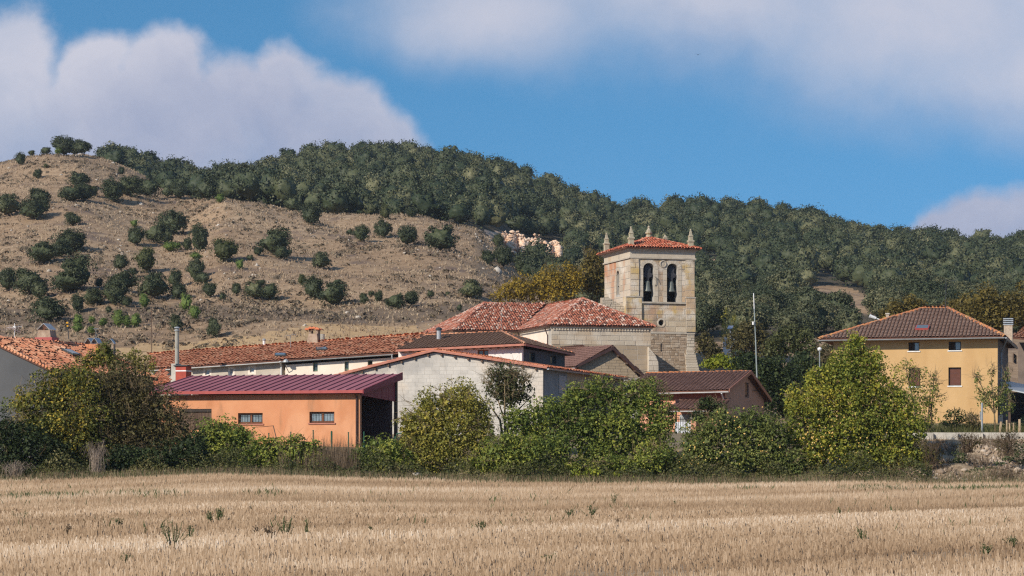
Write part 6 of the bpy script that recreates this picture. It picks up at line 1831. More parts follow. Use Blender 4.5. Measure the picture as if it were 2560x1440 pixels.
for k, h in enumerate(HT):
    px, py, w, hh, kd = h
    p = hill_spot(px, py - 1)
    s = p.y / F; p.z -= .08 * hh * s
    src = (OAKS, OLIVES, PINES)[kd]; crown, trunk, _ = src[k % len(src)]
    t = thing('holm_oak' if kd < 2 else 'pine_sapling', lab[h[:2]], KINDW[kd][1] if kd == 2 else 'tree', p, 'trees scattered over the dry slope')
    t.rotation_euler = (0, 0, gt.uniform(0, 6.28)); sx = w * s * 1.16; tall = (.82, .9, 1.05)[kd]
    t.scale = (sx, sx, hh * s * 1.20 / (tall * 1.0))
    for nm, me in (('crown', crown), ('trunk', trunk)):
        o = bpy.data.objects.new(nm, me); COL.objects.link(o); o.parent = t

# the wood on the back ridge: the nearest trees one by one, the rest as one mass
gw = np.random.default_rng(9)
def wood_spots():
    pts = []
    cell = {}
    def ok(x, y, d):
        ci = (int(x // 5), int(y // 5))
        for a in (-1, 0, 1):
            for b in (-1, 0, 1):
                for q in cell.get((ci[0] + a, ci[1] + b), ()):
                    if (q[0] - x) ** 2 + (q[1] - y) ** 2 < d * d: return False
        return True
    PXs = gw.uniform(-120, 2680, 30000); Ysr = np.sqrt(gw.uniform(255 ** 2, 662 ** 2, 30000))
    z = ground_z(PXs, Ysr); pyy = HOR - (z - CH) * F / Ysr
    y1 = RIDGE1_Y(PXs)
    inw = ((Ysr > y1 + 10) & (PXs > 262) & (PXs <= 1330)) | ((PXs > 1330) & (Ysr > 258 + np.clip((1480 - PXs) * .8, 0, 140)))
    inw &= ~((PXs > 262) & (PXs < 400) & (Ysr > y1 + 10) & (Ysr < y1 + 22))
    bare = inside(PXs, pyy, [(1985, 722), (2120, 722), (2195, 750), (2200, 830), (2130, 830), (2070, 800), (2000, 795)]) | inside(PXs, pyy, [(1190, 580), (1262, 588), (1300, 600), (1400, 600), (1420, 655), (1400, 692), (1240, 692)]) \
         | inside(PXs, pyy, [(1745, 655), (1800, 660), (1825, 695), (1780, 690)])
    inw &= ~bare
    for px, y, z_, py in zip(PXs[inw], Ysr[inw], z[inw], pyy[inw]):
        x = K(px) * y
        d = 5.5 * (.8 + .5 * gw.random())
        if ok(x, y, d):
            cell.setdefault((int(x // 5), int(y // 5)), []).append((x, y)); pts.append((x, y, z_, px, py))
    return pts
WP = wood_spots()
WP.sort(key=lambda q: q[1])
WOODS = [oak_variant(350 + i, 5200, .022, LM['wood'], lobes=14) for i in range(6)]
FAR = [oak_variant(370 + i, 680, .033, LM['wood'], lobes=13, subdiv=3)[2] for i in range(7)]
n_single = 300 - len(HT) - 12
vis = [q for q in WP if -60 < q[3] < 2620]
# nearest ones that clear the roofs and bushes in front
vis_single = [q for q in vis if q[4] < (870 if q[3] > 1330 else 700)][:max(0, n_single)]
sid = {id(q) for q in vis_single}
for k, q in enumerate(vis_single):
    w = gw.uniform(4.2, 6.2) * (.85 if q[1] < 330 else 1.0)
    o = bpy.data.objects.new('wood_oak', WOODS[k % len(WOODS)][0]); COL.objects.link(o)
    o.location = (q[0], q[1], q[2] - .15); o.rotation_euler = (0, 0, gw.uniform(0, 6.28)); o.scale = (w, w, w * gw.uniform(.85, 1.2))
    tag(o, 'dark rounded holm oak packed among others in the hillside wood', 'tree', 'holm oaks packed in the hillside wood')
FVs, FQ, FT_, TN = [], [], [], []; off = 0
for k, q in enumerate(WP):
    if id(q) in sid: continue
    V, Q, T = FAR[k % len(FAR)]
    w = gw.uniform(4.6, 6.8); a = gw.uniform(0, 6.28); c_, s_ = math.cos(a), math.sin(a)
    v = V * np.array([w, w, w * gw.uniform(.9, 1.3)])
    v = np.stack([v[:, 0] * c_ - v[:, 1] * s_ + q[0], v[:, 0] * s_ + v[:, 1] * c_ + q[1], v[:, 2] + q[2] - .15], 1)
    TN.append(np.full(len(v), gw.random())); FVs.append(v); FQ.append(Q + off); FT_.append(T + off); off += len(v)
me = np_mesh('wood', np.concatenate(FVs), quads=np.concatenate(FQ), tris=np.concatenate(FT_), mat=LM['woodfar'])
me.attributes.new('tone', 'FLOAT', 'POINT').data.foreach_set('value', np.concatenate(TN).astype(np.float32))
tag(link_mesh('wood', me), 'far mass of holm oak wood covering the back ridge', 'wood', kind='stuff')
print('wood trees', len(WP), 'singles', len(vis_single), 'faces', sum(len(a) for a in FQ) + sum(len(a) for a in FT_))

# low heath, dry tufts and stones strewn over the open slope
def strewn(n, seed, cond):
    g = np.random.default_rng(seed)
    px = g.uniform(-120, 2680, n * 6); Y = np.sqrt(g.uniform(200 ** 2, 480 ** 2, n * 6))
    z = ground_z(px, Y); py = HOR - (z - CH) * F / Y
    k = cond(px, py, Y, g)
    px, Y, z, py = px[k][:n], Y[k][:n], z[k][:n], py[k][:n]
    return g, np.stack([K(px) * Y, Y, z], 1), px, py
openhill = lambda px, Y: (px < 1340) & (Y < RIDGE1_Y(px) + 12)
def heath_cond(px, py, Y, g):
    x = K(px) * Y
    nz = np.sin(x * .13 + Y * .07) + np.sin(x * .05 - Y * .11 + 2) + np.sin(x * .31 + 1 + Y * .23) * .6
    dens = .22 + .55 * np.clip((py - 690) / 100, 0, 1) + .18 * nz
    return openhill(px, Y) & (g.random(len(px)) < dens) & (Y > 215 + 20 * (px < 1100)) & ~((py > 805) & (px > 640))
g, hp, _, hpy = strewn(4600, 61, heath_cond)
m = 11
r = g.uniform(.14, .50, len(hp))
cen = np.repeat(hp, m, 0); rr = np.repeat(r, m)
d = unit(g, len(cen)); d[:, 2] = np.abs(d[:, 2])
pos = cen + d * (rr * np.stack([np.ones_like(rr) * 1.2, np.ones_like(rr) * 1.2, np.ones_like(rr) * .75], 0)).T
V, Q = leaf_quads(g, pos, (d + unit(g, len(d)) * .5), rr * .42, .8)
M['heath'] = leafmat('heath_scrub', [(.1, (.070, .052, .036)), (.5, (.115, .088, .058)), (.85, (.145, .118, .075)), (1, (.16, .155, .08))], wi=.3, wn=.2, scale=.3, big=(.5, .5), transl=.05)
tag(link_mesh('heath', np_mesh('heath', V, quads=Q, mat=M['heath'])), 'low dark heath scrub over the dry slope', 'scrub', kind='stuff')
g, tp, _, _ = strewn(22000, 62, lambda px, py, Y, g: openhill(px, Y) & (Y > 205) & (py < 866))
m = 4
cen = np.repeat(tp, m, 0); k = len(cen)
tip = cen + np.stack([g.normal(0, .16, k), g.normal(0, .16, k), g.uniform(.12, .42, k)], 1)
sd = np.stack([g.uniform(-.09, .09, k), g.uniform(-.05, .05, k), np.zeros(k)], 1)
V = np.stack([cen - sd, cen + sd, tip], 1).reshape(-1, 3)
M['tuft'] = leafmat('dry_tuft', [(.1, (.17, .12, .085)), (.5, (.34, .25, .17)), (1, (.52, .42, .29))], wi=.5, wn=.2, big=(.08, .35), transl=.1)
tag(link_mesh('dry_grass', np_mesh('dry_grass', V, tris=np.arange(len(V)).reshape(-1, 3), mat=M['tuft'])), 'dry grass tufts over the open slope', 'grass', kind='stuff')
ROCK = np.array([[1, 0, 0], [-1, .1, 0], [0, 1, 0], [.1, -1, 0], [0, 0, .8], [.1, .1, -1], [.6, .6, .5], [-.6, .5, .4], [-.5, -.6, .5], [.6, -.6, .4]], float)
RT = np.array([[4, 6, 7], [4, 7, 8], [4, 8, 9], [4, 9, 6], [6, 0, 2], [6, 2, 7], [7, 2, 1], [7, 1, 8], [8, 1, 3], [8, 3, 9], [9, 3, 0], [9, 0, 6], [0, 5, 2], [2, 5, 1], [1, 5, 3], [3, 5, 0]])
def rocks(name, label, cat, pts, sizes, mat, seed):
    g = np.random.default_rng(seed); n = len(pts)
    v = ROCK[None] * (1 + g.normal(0, .2, (n, len(ROCK), 1))) * sizes[:, None, None] * g.uniform(.6, 1.2, (n, 1, 3)) + pts[:, None, :]
    T = (RT[None] + (np.arange(n) * len(ROCK))[:, None, None]).reshape(-1, 3)
    return tag(link_mesh(name, np_mesh(name, v.reshape(-1, 3), tris=T, mat=mat)), label, cat, kind='stuff')
M['limestone'] = pmat('limestone', [(.1, (.26, .22, .18)), (.6, (.42, .375, .325)), (1, (.58, .54, .50))], scale=1.5, wn=.5, wi=.5, bump=.03, bscale=6)
def rock_cond(px, py, Y, g):
    d = np.full(len(px), .10)
    for cx, cy, w, h in ((560, 535, 60, 14), (300, 625, 60, 20), (1110, 640, 70, 14), (1180, 580, 60, 16), (640, 690, 60, 20), (1230, 600, 50, 25), (190, 388, 20, 6)):
        d = np.maximum(d, np.exp(-((px - cx) / w) ** 2 - ((py - cy) / h) ** 2))
    return openhill(px, Y) & (g.random(len(px)) < d) & (Y > 230)
g, rp, _, _ = strewn(1400, 63, rock_cond)
rocks('hill_stones', 'pale limestone pieces lying over the dry slope', 'stones', rp, np.exp(g.normal(-1.75, .5, len(rp))), M['limestone'], 64)
# the pale scar at the right end of the slope: a broken rock face
M['scar_rock'] = pmat('scar_rock', [(.1, (.42, .24, .15)), (.5, (.66, .46, .33)), (1, (.78, .66, .55))], scale=.6, wn=.6, wi=.5, bump=.08, bscale=3)
gs = np.random.default_rng(71)
sp = []
for _ in range(3800):
    px = gs.uniform(1256, 1402); py = 602 + (px - 1240) * .22 + gs.normal(0, 10) + 5 * math.sin(px * .13)
    yb = 404 + (px - 1240) * .05
    q = P(px, py, yb + (660 - py) * .09 + gs.uniform(0, 1.2) + 1.2 * math.sin(px * .21)); sp.append(q[:])
sp = np.array(sp)
rocks('rock_scar', 'broken pale orange rock face at the right end of the dry slope', 'rock face', sp + np.array([0, 0, .1]), np.exp(gs.normal(-1.35, .40, len(sp))), M['scar_rock'], 72)

# ------------------------------------------------------------------ trees behind and among the houses
def bt(*a, **k): return bush(*a, **k)
AUT = 'autumn-yellow trees behind the church roof'
bt('poplar_tree', 'golden-yellow tree at the left end of the row behind the church roof', 'tree', 246, [(1262, 735, 34, 26), (1300, 722, 38, 34)], 'autumn', size=.105, dens=.8, base=800, group=AUT, twigs=26, stems=3)
bt('poplar_tree', 'golden tree with loose upright sprays, second from left behind the church roof', 'tree', 247, [(1345, 722, 40, 44), (1385, 712, 40, 50)], 'autumn', size=.105, dens=.8, base=800, group=AUT, twigs=30, stems=3)
bt('poplar_tree', 'ochre-yellow tree third from left behind the church roof', 'tree', 247, [(1425, 712, 34, 50), (1440, 700, 24, 36)], 'autumn', size=.105, dens=.8, base=800, group=AUT, twigs=24, stems=3)
bt('poplar_tree', 'tall brownish autumn tree touching the left side of the bell tower', 'tree', 249, [(1478, 690, 36, 60), (1500, 700, 30, 56), (1482, 655, 22, 36)], 'rust', size=.105, base=800, group=AUT, twigs=24, stems=3)
OB = 'olive-brown trees behind the ochre house'
bt('ash_tree', 'olive-brown tree rising behind the chimney of the ochre house', 'tree', 200, [(2470, 765, 60, 52), (2520, 775, 50, 55), (2480, 800, 70, 40)], 'rust', size=.10, base=880, group=OB, stems=3)
bt('ash_tree', 'rust-tinted tree cut by the right picture edge', 'tree', 202, [(2570, 765, 50, 50), (2590, 800, 60, 50)], 'rust', size=.10, base=880, group=OB, stems=3)
bt('ash_tree', 'low brownish tree behind the left slope of the ochre roof', 'tree', 204, [(2240, 775, 34, 26), (2285, 765, 40, 28), (2215, 790, 26, 20)], 'rust', size=.10, base=860, group=OB, stems=3)
bt('ash_tree', 'olive tree behind the ridge of the ochre roof, right of the antenna', 'tree', 204, [(2405, 770, 40, 34), (2380, 785, 40, 26)], 'rust', size=.10, base=860, group=OB, stems=3)
PO = 'slim yellowing poplars right of the bell tower'
bt('young_poplar', 'slim yellow-green poplar, the taller of two right of the tower', 'tree', 232, [(1813, 800, 11, 24), (1813, 832, 13, 22)], 'yellowgreen', size=.085, dens=.6, base=870, group=PO, stems=1, core=False)
bt('young_poplar', 'slim yellow-green poplar, the shorter of two right of the tower', 'tree', 233, [(1835, 806, 8, 20), (1836, 828, 9, 16)], 'yellowgreen', size=.085, dens=.6, base=870, group=PO, stems=1, core=False)
bt('scrub_tree', 'brownish scrub tree behind the tall white mast', 'tree', 215, [(1875, 835, 44, 40), (1850, 865, 44, 36), (1905, 860, 40, 40)], 'brownolive', size=.10, base=930, stems=3)
bt('scrub_tree', 'brown-leaved shrub at the right foot of the bell tower', 'tree', 214, [(1768, 870, 30, 32), (1790, 890, 28, 26), (1755, 850, 16, 20)], 'brownolive', size=.10, base=930, stems=2)
bt('scrub_tree', 'grey-green tree between the white mast and the ochre house', 'tree', 205, [(1965, 850, 40, 40), (2010, 865, 44, 44), (1940, 880, 40, 40)], 'olivegreen', size=.10, base=940, stems=3)
bt('round_tree', 'large dark green tree behind the pink house', 'tree', 166, [(1900, 935, 56, 50), (1950, 950, 56, 60), (1870, 905, 44, 30), (1930, 1000, 60, 60), (1975, 1000, 40, 60)], 'darkgreen', size=.085, base=1060, stems=3)
bt('round_tree', 'yellow-green tree top between the tower foot and the pink house', 'tree', 168, [(1780, 910, 26, 16), (1808, 905, 28, 20), (1838, 912, 26, 20)], 'lime', size=.085, base=1000, stems=2)

bt('scrub_tree', 'dark scrub tree beside the round white lamp', 'tree', 185, [(2010, 915, 40, 46), (2035, 940, 36, 50), (1990, 960, 40, 50)], 'darkgreen', size=.10, base=1000, stems=2)
bt('scrub_tree', 'brownish low tree behind the left corner of the ochre house', 'tree', 190, [(2070, 890, 34, 36), (2055, 930, 36, 40)], 'brownolive', size=.10, base=990, stems=2)

# ------------------------------------------------------------------ the hedge along the field, thing by thing
def arching(n, px, py, w, h, Y, r=.010, mat='deadtwig'):
    def f(t, g, L, b):
        segs = []
        for i in range(n):
            a = P(px + g.normal(0, w * .25), py, Y); s = Y / F; dx = g.uniform(-1, 1) * w * s; hh = h * s * g.uniform(.7, 1.1)
            segs.append([a, a + Vector((dx * .35, g.normal(0, .2), hh * .75)), a + Vector((dx * .8, g.normal(0, .3), hh)), a + Vector((dx * 1.15, g.normal(0, .3), hh * .72))])
        twigs_mesh('twig', LM[mat], t, g, segs, r)
    return f

bush('thicket', 'big tangled thicket with yellowing leaves at the left, in front of the grey house', 'bush', 111.5,
     [(70, 1010, 42, 44), (130, 985, 56, 58), (205, 965, 66, 60), (150, 1060, 90, 70), (235, 1050, 74, 70), (80, 1070, 56, 50), (200, 1120, 90, 50)], 'thicket', base=1195, twigs=120, twigmat='palebark', stems=8, size=.06)
bush('thicket', 'twiggy olive-brown thicket left of the orange shed', 'bush', 111.8,
     [(300, 975, 66, 66), (350, 1000, 60, 66), (395, 1050, 66, 76), (320, 1060, 80, 80), (440, 1085, 46, 60), (300, 1130, 80, 56), (410, 1130, 70, 50)], 'brownolive', base=1195, twigs=260, twigmat='palebark', stems=10, size=.055, dens=.85, twiglen=1.5)
bush('elder_tree', 'rounded green treetop sticking out of the thicket below the brick chimney', 'tree', 114.5, [(225, 905, 32, 26), (262, 890, 36, 34), (290, 910, 26, 24), (262, 870, 16, 14)], 'thicket', base=1100, twigs=20, stems=3)
bush('elder_tree', 'small yellow-green treetop right of the elder, in front of the pipe chimney', 'tree', 115, [(338, 893, 26, 20), (362, 905, 24, 20), (330, 918, 28, 22), (375, 925, 16, 16)], 'yellowgreen', base=1100, twigs=16, stems=3, core=False)
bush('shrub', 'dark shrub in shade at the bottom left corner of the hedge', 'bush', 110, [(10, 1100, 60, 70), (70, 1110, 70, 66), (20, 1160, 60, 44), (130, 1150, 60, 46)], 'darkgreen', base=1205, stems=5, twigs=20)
bush('shrub', 'greyish-leaved low shrub by the grey wall at the far left', 'bush', 113, [(20, 1010, 24, 16), (40, 1018, 18, 14)], 'quince', base=1090, stems=2, core=False, dens=.7)
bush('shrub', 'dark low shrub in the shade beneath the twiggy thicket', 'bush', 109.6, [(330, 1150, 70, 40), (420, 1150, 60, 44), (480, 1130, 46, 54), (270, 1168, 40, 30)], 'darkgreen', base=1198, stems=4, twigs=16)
bush('dead_bush', 'pale dead bush of drooping bare twigs in the left hedge', 'bush', 108.6, [(238, 1160, 16, 20)], 'brownolive', base=1192, stems=0, dens=.25, core=False, extra=arching(80, 243, 1192, 30, 86, 108.3, .007))
bush('broom', 'straw-coloured broom tuft at the bottom left field edge', 'bush', 107.8, [(30, 1185, 18, 14)], 'dry', base=1206, stems=0, dens=.3, core=False, extra=arching(90, 32, 1206, 42, 52, 107.7, .007))
bush('shrub', 'rounded ivy-green shrub in front of the shed door', 'bush', 111.5, [(545, 1085, 58, 40), (590, 1095, 48, 38), (510, 1110, 50, 46), (560, 1140, 84, 50)], 'ivy', base=1192, stems=5, twigs=24)
bush('shrub', 'low green shrub under the left shed window', 'bush', 111, [(655, 1125, 42, 38), (690, 1130, 32, 32), (640, 1160, 60, 34), (680, 1160, 40, 30)], 'ivy', base=1194, stems=4, twigs=14)
bush('shrub', 'yellowish-green shrub below the right shed window', 'bush', 110.6, [(735, 1125, 42, 36), (775, 1130, 36, 32), (750, 1162, 60, 34), (800, 1170, 40, 26)], 'ivy', base=1198, stems=4, twigs=30)
bush('shrub', 'dense round dark green shrub at the corner of the orange shed', 'bush', 110.4, [(950, 1130, 66, 42), (915, 1150, 48, 40), (1000, 1150, 42, 42), (950, 1165, 80, 34)], 'ivy', base=1200, stems=5, twigs=10)
bush('shrub', 'big yellow-green shrub in front of the block barn', 'bush', 111.2, [(1030, 1065, 40, 40), (1085, 1030, 62, 56), (1140, 1000, 54, 44), (1060, 1080, 58, 52), (1175, 1030, 56, 56), (1130, 1085, 84, 66), (1200, 1080, 46, 60), (1100, 1140, 80, 50)], 'yellowgreen', base=1200, stems=7, twigs=90, twiglen=1.3)
bush('ivy_tree', 'gnarled leaning tree with bare lower boughs before the barn corner', 'tree', 113, [(1262, 945, 44, 34), (1295, 965, 42, 40), (1240, 970, 34, 30), (1275, 995, 40, 26)], 'olivegreen', base=1130, stems=0, twigs=150, twiglen=1.6, dens=.8,
     extra=lambda t, g, L, b: (lambda mb: ([mb.tube([P(px0, 1130, 113), P(px1, py1, 113 + dy), P(px2, py2, 113 + dy * 2)], .09, 6, r1=.02) for px0, px1, py1, px2, py2, dy in
        ((1262, 1264, 1060, 1240, 985, 0), (1266, 1272, 1050, 1300, 975, .3), (1264, 1262, 1040, 1262, 950, -.3), (1268, 1290, 1030, 1335, 985, .2), (1262, 1250, 1050, 1215, 1000, .1))], mb.build('trunk', LM['palebark'], t)))(MB()))
bush('shrub', 'dark green shrub mass between the leaning tree and the barn corner', 'bush', 111.6, [(1300, 1050, 50, 40), (1370, 1035, 56, 40), (1410, 1060, 40, 46), (1340, 1090, 70, 52)], 'ivy', base=1160, stems=5, twigs=12)
bush('shrub', 'low dark shrub hanging over the field edge in the middle of the hedge', 'bush', 109.9, [(1265, 1120, 52, 50), (1320, 1130, 58, 44), (1290, 1160, 70, 34), (1380, 1125, 56, 46), (1400, 1165, 60, 30)], 'ivy', base=1205, stems=5, twigs=30)
bush('ivy_thicket', 'tall ivy-covered thicket right of the barn corner', 'bush', 111.8, [(1440, 1000, 46, 42), (1500, 985, 52, 42), (1560, 995, 50, 46), (1615, 1000, 44, 48), (1650, 1050, 42, 60), (1450, 1070, 70, 66), (1540, 1080, 90, 80), (1620, 1110, 60, 66), (1500, 1140, 80, 46)], 'ivy', base=1200, stems=8, twigs=60)
bush('shrub', 'low shrub filling the hedge under the leaning tree', 'bush', 110.6, [(1225, 1150, 56, 42), (1190, 1165, 46, 32), (1265, 1165, 46, 30)], 'ivy', base=1204, stems=3, twigs=20)
bush('shrub', 'low bramble between the shed corner shrub and the yellow-green shrub', 'bush', 110.9, [(1040, 1160, 42, 36), (1010, 1120, 26, 30), (1070, 1175, 40, 22)], 'yellowgreen', base=1203, stems=3, twigs=50)
bush('shrub', 'low dark shrub under the right part of the ivy thicket', 'bush', 110.2, [(1560, 1165, 70, 34), (1620, 1160, 54, 38), (1490, 1172, 50, 26)], 'ivy', base=1206, stems=3, twigs=30)
bush('shrub', 'dark low bramble between the quince bush and the pear tree', 'bush', 110.4, [(1975, 1160, 46, 40), (1950, 1175, 40, 26)], 'quince', base=1206, stems=3, twigs=30)
bush('shrub', 'small light brown-green shrub on the right flank of the ivy thicket', 'bush', 112.6, [(1600, 965, 38, 22), (1640, 980, 30, 26)], 'quince', base=1120, stems=3, twigs=40, core=False, dens=.8)
bush('shrub', 'low mixed shrub between the ivy thicket and the quince bush', 'bush', 110.8, [(1660, 1140, 40, 40), (1690, 1165, 40, 32), (1640, 1170, 40, 26)], 'ivy', base=1204, stems=3, twigs=40)
bush('quince_bush', 'wide quince bush dotted with yellow fruit', 'bush', 110.6, [(1745, 1110, 52, 52), (1800, 1075, 62, 52), (1870, 1075, 62, 60), (1930, 1090, 50, 66), (1760, 1150, 62, 42), (1850, 1145, 84, 50), (1930, 1150, 60, 44)], 'quince', base=1204, stems=7, twigs=50,
     fruit=85, fruitbox=[(1800, 1060, 50, 20), (1740, 1130, 36, 26), (1850, 1070, 40, 26), (1720, 1150, 26, 16), (1790, 1110, 60, 40)])
bush('conifer_shrub', 'dark spiky shrub top in front of the pink porch', 'bush', 112.5, [(1765, 1010, 26, 22), (1790, 1030, 34, 26), (1745, 1040, 22, 20)], 'darkgreen', base=1150, stems=2, twigs=20)
bush('pear_tree', 'big yellow-green pear tree full of fruit in front of the ochre house', 'tree', 111.6,
     [(2140, 862, 28, 36), (2105, 915, 54, 46), (2170, 910, 50, 46), (2050, 960, 56, 54), (2120, 980, 80, 66), (2195, 985, 66, 60), (2030, 1030, 58, 54), (2110, 1060, 100, 66), (2210, 1060, 66, 56), (2060, 1120, 84, 60), (2160, 1130, 90, 56), (2240, 1130, 60, 50), (2010, 1150, 50, 40), (2270, 1080, 56, 56), (2285, 1150, 56, 44), (2245, 1020, 44, 44), (1990, 1080, 40, 60), (1985, 1000, 30, 36)], 'pear', base=1205, stems=9, twigs=90, twiglen=1.3,
     fruit=120, fruitbox=[(2010, 1080, 26, 14), (2040, 1095, 30, 14), (2080, 1110, 26, 14), (2170, 1105, 18, 10), (2070, 1060, 20, 10), (2000, 1130, 30, 20), (2080, 1160, 40, 20)])
bush('pear_tree', 'slender airy pear tree standing before the lower left window of the ochre house', 'tree', 119.5, [(2265, 930, 26, 30), (2295, 960, 32, 36), (2325, 1000, 28, 36), (2290, 1010, 40, 34), (2315, 1050, 30, 26), (2335, 960, 12, 30)], 'pear', base=1088, stems=6, twigs=70, twiglen=2.0, core=False, dens=.62)
bush('young_tree', 'small open-crowned young tree at the corner of the ochre house', 'tree', 121, [(2478, 1005, 32, 26), (2510, 1010, 28, 28), (2462, 985, 22, 20), (2500, 980, 26, 22), (2445, 950, 10, 22), (2478, 940, 9, 26), (2518, 950, 10, 30)], 'quince', base=1075, stems=0, twigs=60, twiglen=1.8, core=False, dens=.7,
     extra=lambda t, g, L, b: (lambda mb: ([mb.tube([P(2488, 1078, 121), P(2486, 1035, 121), P(px, py, 121)], .06, 6, r1=.015) for px, py in ((2440, 935), (2476, 920), (2522, 930), (2500, 980), (2460, 990))], mb.build('trunk', LM['palebark'], t)))(MB()))
bush('garden_shrub', 'low leafy garden shrub against the ochre wall', 'bush', 121.5, [(2390, 1040, 26, 20), (2410, 1058, 26, 16), (2375, 1062, 22, 14)], 'quince', base=1082, stems=3, twigs=20, core=False)
bush('garden_shrub', 'dry brownish shrub left of the metal pole on the terrace', 'bush', 120.6, [(2428, 1055, 16, 26), (2440, 1062, 14, 22)], 'brownolive', base=1084, stems=2, twigs=30, core=False)
bush('garden_shrub', 'low green row of plants along the terrace by the wooden stakes', 'bush', 122, [(2480, 1070, 26, 10), (2530, 1068, 34, 12), (2570, 1060, 24, 20)], 'weed', base=1083, stems=0, core=False)
bush('bank_shrub', 'bright green weed clump on the rubble bank', 'bush', 111.5, [(2400, 1140, 20, 18), (2390, 1160, 22, 12)], 'weed', base=1172, stems=0, core=False)
bush('bank_shrub', 'green shrub at the right picture edge on the rubble bank', 'bush', 112, [(2548, 1130, 16, 26), (2556, 1165, 20, 30), (2520, 1150, 14, 10)], 'weed', base=1190, stems=1, core=False)
bush('bank_shrub', 'green creeper trailing along the middle of the rubble bank', 'bush', 110, [(2440, 1178, 34, 7), (2500, 1160, 18, 6), (2470, 1172, 22, 6)], 'weed', base=1185, stems=0, core=False)
for px, py, w, h, lb in ((2420, 1108, 34, 24, 'dead brown brambles under the terrace wall left of the metal pole'), (2520, 1110, 34, 30, 'tall dead brown stalks under the terrace wall near the right edge'), (2330, 1130, 34, 34, 'dark dead brambles beside the pear tree foot'), (2500, 1200, 44, 18, 'rusty dead stalks at the field edge below the rubble bank')):
    bush('dead_brambles', lb, 'bush', 110.5 if py < 1180 else 108.4, [(px, py, w, h)], 'brownolive', base=py + h, stems=0, core=False, dens=.45, size=.06, extra=arching(90, px, py + h, w * 1.1, h * 2.0, 110.3 if py < 1180 else 108.3, .008, 'drybrown'))
for px, py, w, h, lb in ((1437, 1190, 16, 12, 'lime-green seedling leftmost of the four at the hedge foot'), (1478, 1186, 26, 15, 'largest lime-green bush at the hedge foot, second of four'), (1545, 1193, 12, 9, 'lime-green seedling third of four at the hedge foot'), (1585, 1196, 10, 8, 'smallest lime-green seedling, rightmost of four at the hedge foot')):
    bush('seedling', lb, 'plant', 108.3, [(px, py, w, h)], 'lime', base=py + h, stems=1, core=False, size=.07, group='lime-green plants at the foot of the hedge')

# tall dry weeds in front of the shed, and the grass verge along the field
def stalks(name, label, cat, n, seed, pick, mat, hmin, hmax, wid=.02, lean=.12):
    g = np.random.default_rng(seed); px, Y, z = pick(g, n); n = len(px)
    b = np.stack([K(px) * Y, Y, z], 1); h = g.uniform(hmin, hmax, n)
    ln = g.normal(0, lean, (n, 2)) * h[:, None]
    tip = b + np.stack([ln[:, 0], ln[:, 1], h], 1)
    a = g.uniform(0, 3.14, n); w = wid * g.uniform(.6, 1.4, n); sd = np.stack([np.cos(a) * w, np.sin(a) * w * .5, np.zeros(n)], 1)
    V = np.stack([b - sd, b + sd, tip], 1).reshape(-1, 3)
    return tag(link_mesh(name, np_mesh(name, V, tris=np.arange(len(V)).reshape(-1, 3), mat=mat)), label, cat, kind='stuff')
def pick_reeds(g, n):
    px = np.concatenate([g.normal(840, 26, n // 2), g.uniform(700, 900, n - n // 2)]); Y = g.uniform(108.5, 113, n); return px, Y, ground_z(px, Y)
stalks('dry_weeds', 'tall dry brown weeds standing in front of the orange shed', 'weeds', 1700, 81, pick_reeds, LM['drybrown'], .4, 1.5, .014, .12)
def pick_verge(g, n):
    px = g.uniform(-150, 2700, n); Y = 107.3 + np.where(g.random(n) < .3, -np.abs(g.normal(0, .8, n)), np.abs(g.normal(0, .9, n))); return px, Y, np.where(Y < 107.6, CH - (EDGE(px) - HOR) * 107 / F, ground_z(px, Y)) - .03
stalks('verge_grass', 'dry uncut grass along the foot of the hedge', 'grass', 15000, 82, pick_verge, LM['dry'], .12, .50, .014, .25)
stalks('verge_grass', 'green grass blades along the foot of the hedge', 'grass', 9000, 83, pick_verge, LM['weed'], .12, .42, .018, .3)
def undergrowth():
    g = np.random.default_rng(88); n = 42000
    px = g.uniform(-150, 2330, n); Y = 107.6 + np.abs(g.normal(0, 1.6, n)); x = K(px) * Y
    z0 = np.where(Y < 107.6, 0, ground_z(px, Y))
    hgt = (.52 + .34 * np.sin(x * 1.3) * np.sin(x * .47 + 1) + .2 * np.sin(x * 3.1 + Y)) * np.clip((Y - 107.3) / 1.0, .25, 1.2)
    pos = np.stack([x, Y, z0 + hgt * g.random(n) ** .7], 1)
    V, Q = leaf_quads(g, pos, unit(g, n) + np.array([0, -.2, .4]), g.uniform(.025, .07, n), .6)
    m = leafmat('undergrowth', [(.1, (.028, .036, .012)), (.45, (.068, .078, .024)), (.75, (.12, .115, .04)), (1, (.25, .21, .09))], wi=.45, wn=.2, big=(.5, .5))
    tag(link_mesh('undergrowth', np_mesh('undergrowth', V, quads=Q, mat=m)), 'low leafy undergrowth along the foot of the hedge', 'undergrowth', kind='stuff')
undergrowth()
def pick_bank(g, n):
    px = g.uniform(2180, 2700, n); Y = g.uniform(108, 117.5, n); k = np.sin(px * .05 + Y) + np.sin(px * .017 - Y * 1.7) + g.normal(0, .6, n) > .3; px, Y = px[k], Y[k]; return px, Y, ground_z(px, Y)
stalks('bank_weeds', 'dead brown weeds over the rubble bank', 'weeds', 9000, 84, pick_bank, LM['drybrown'], .12, .5, .016, .35)
LM['terrace'] = leafmat('terrace_grass', [(.2, (.06, .075, .025)), (.6, (.13, .125, .045)), (1, (.24, .19, .09))])
def pick_terr(g, n):
    px = g.uniform(2230, 2700, n); Y = g.uniform(118.6, 128, n); return px, Y, ground_z(px, Y)
stalks('terrace_grass', 'garden grass and weeds on the terrace by the ochre house', 'grass', 7000, 85, pick_terr, LM['terrace'], .15, .6, .02, .3)
gb = np.random.default_rng(86)
bp = gb.uniform(2180, 2700, 2600); bY = gb.uniform(107.5, 117, 2600)
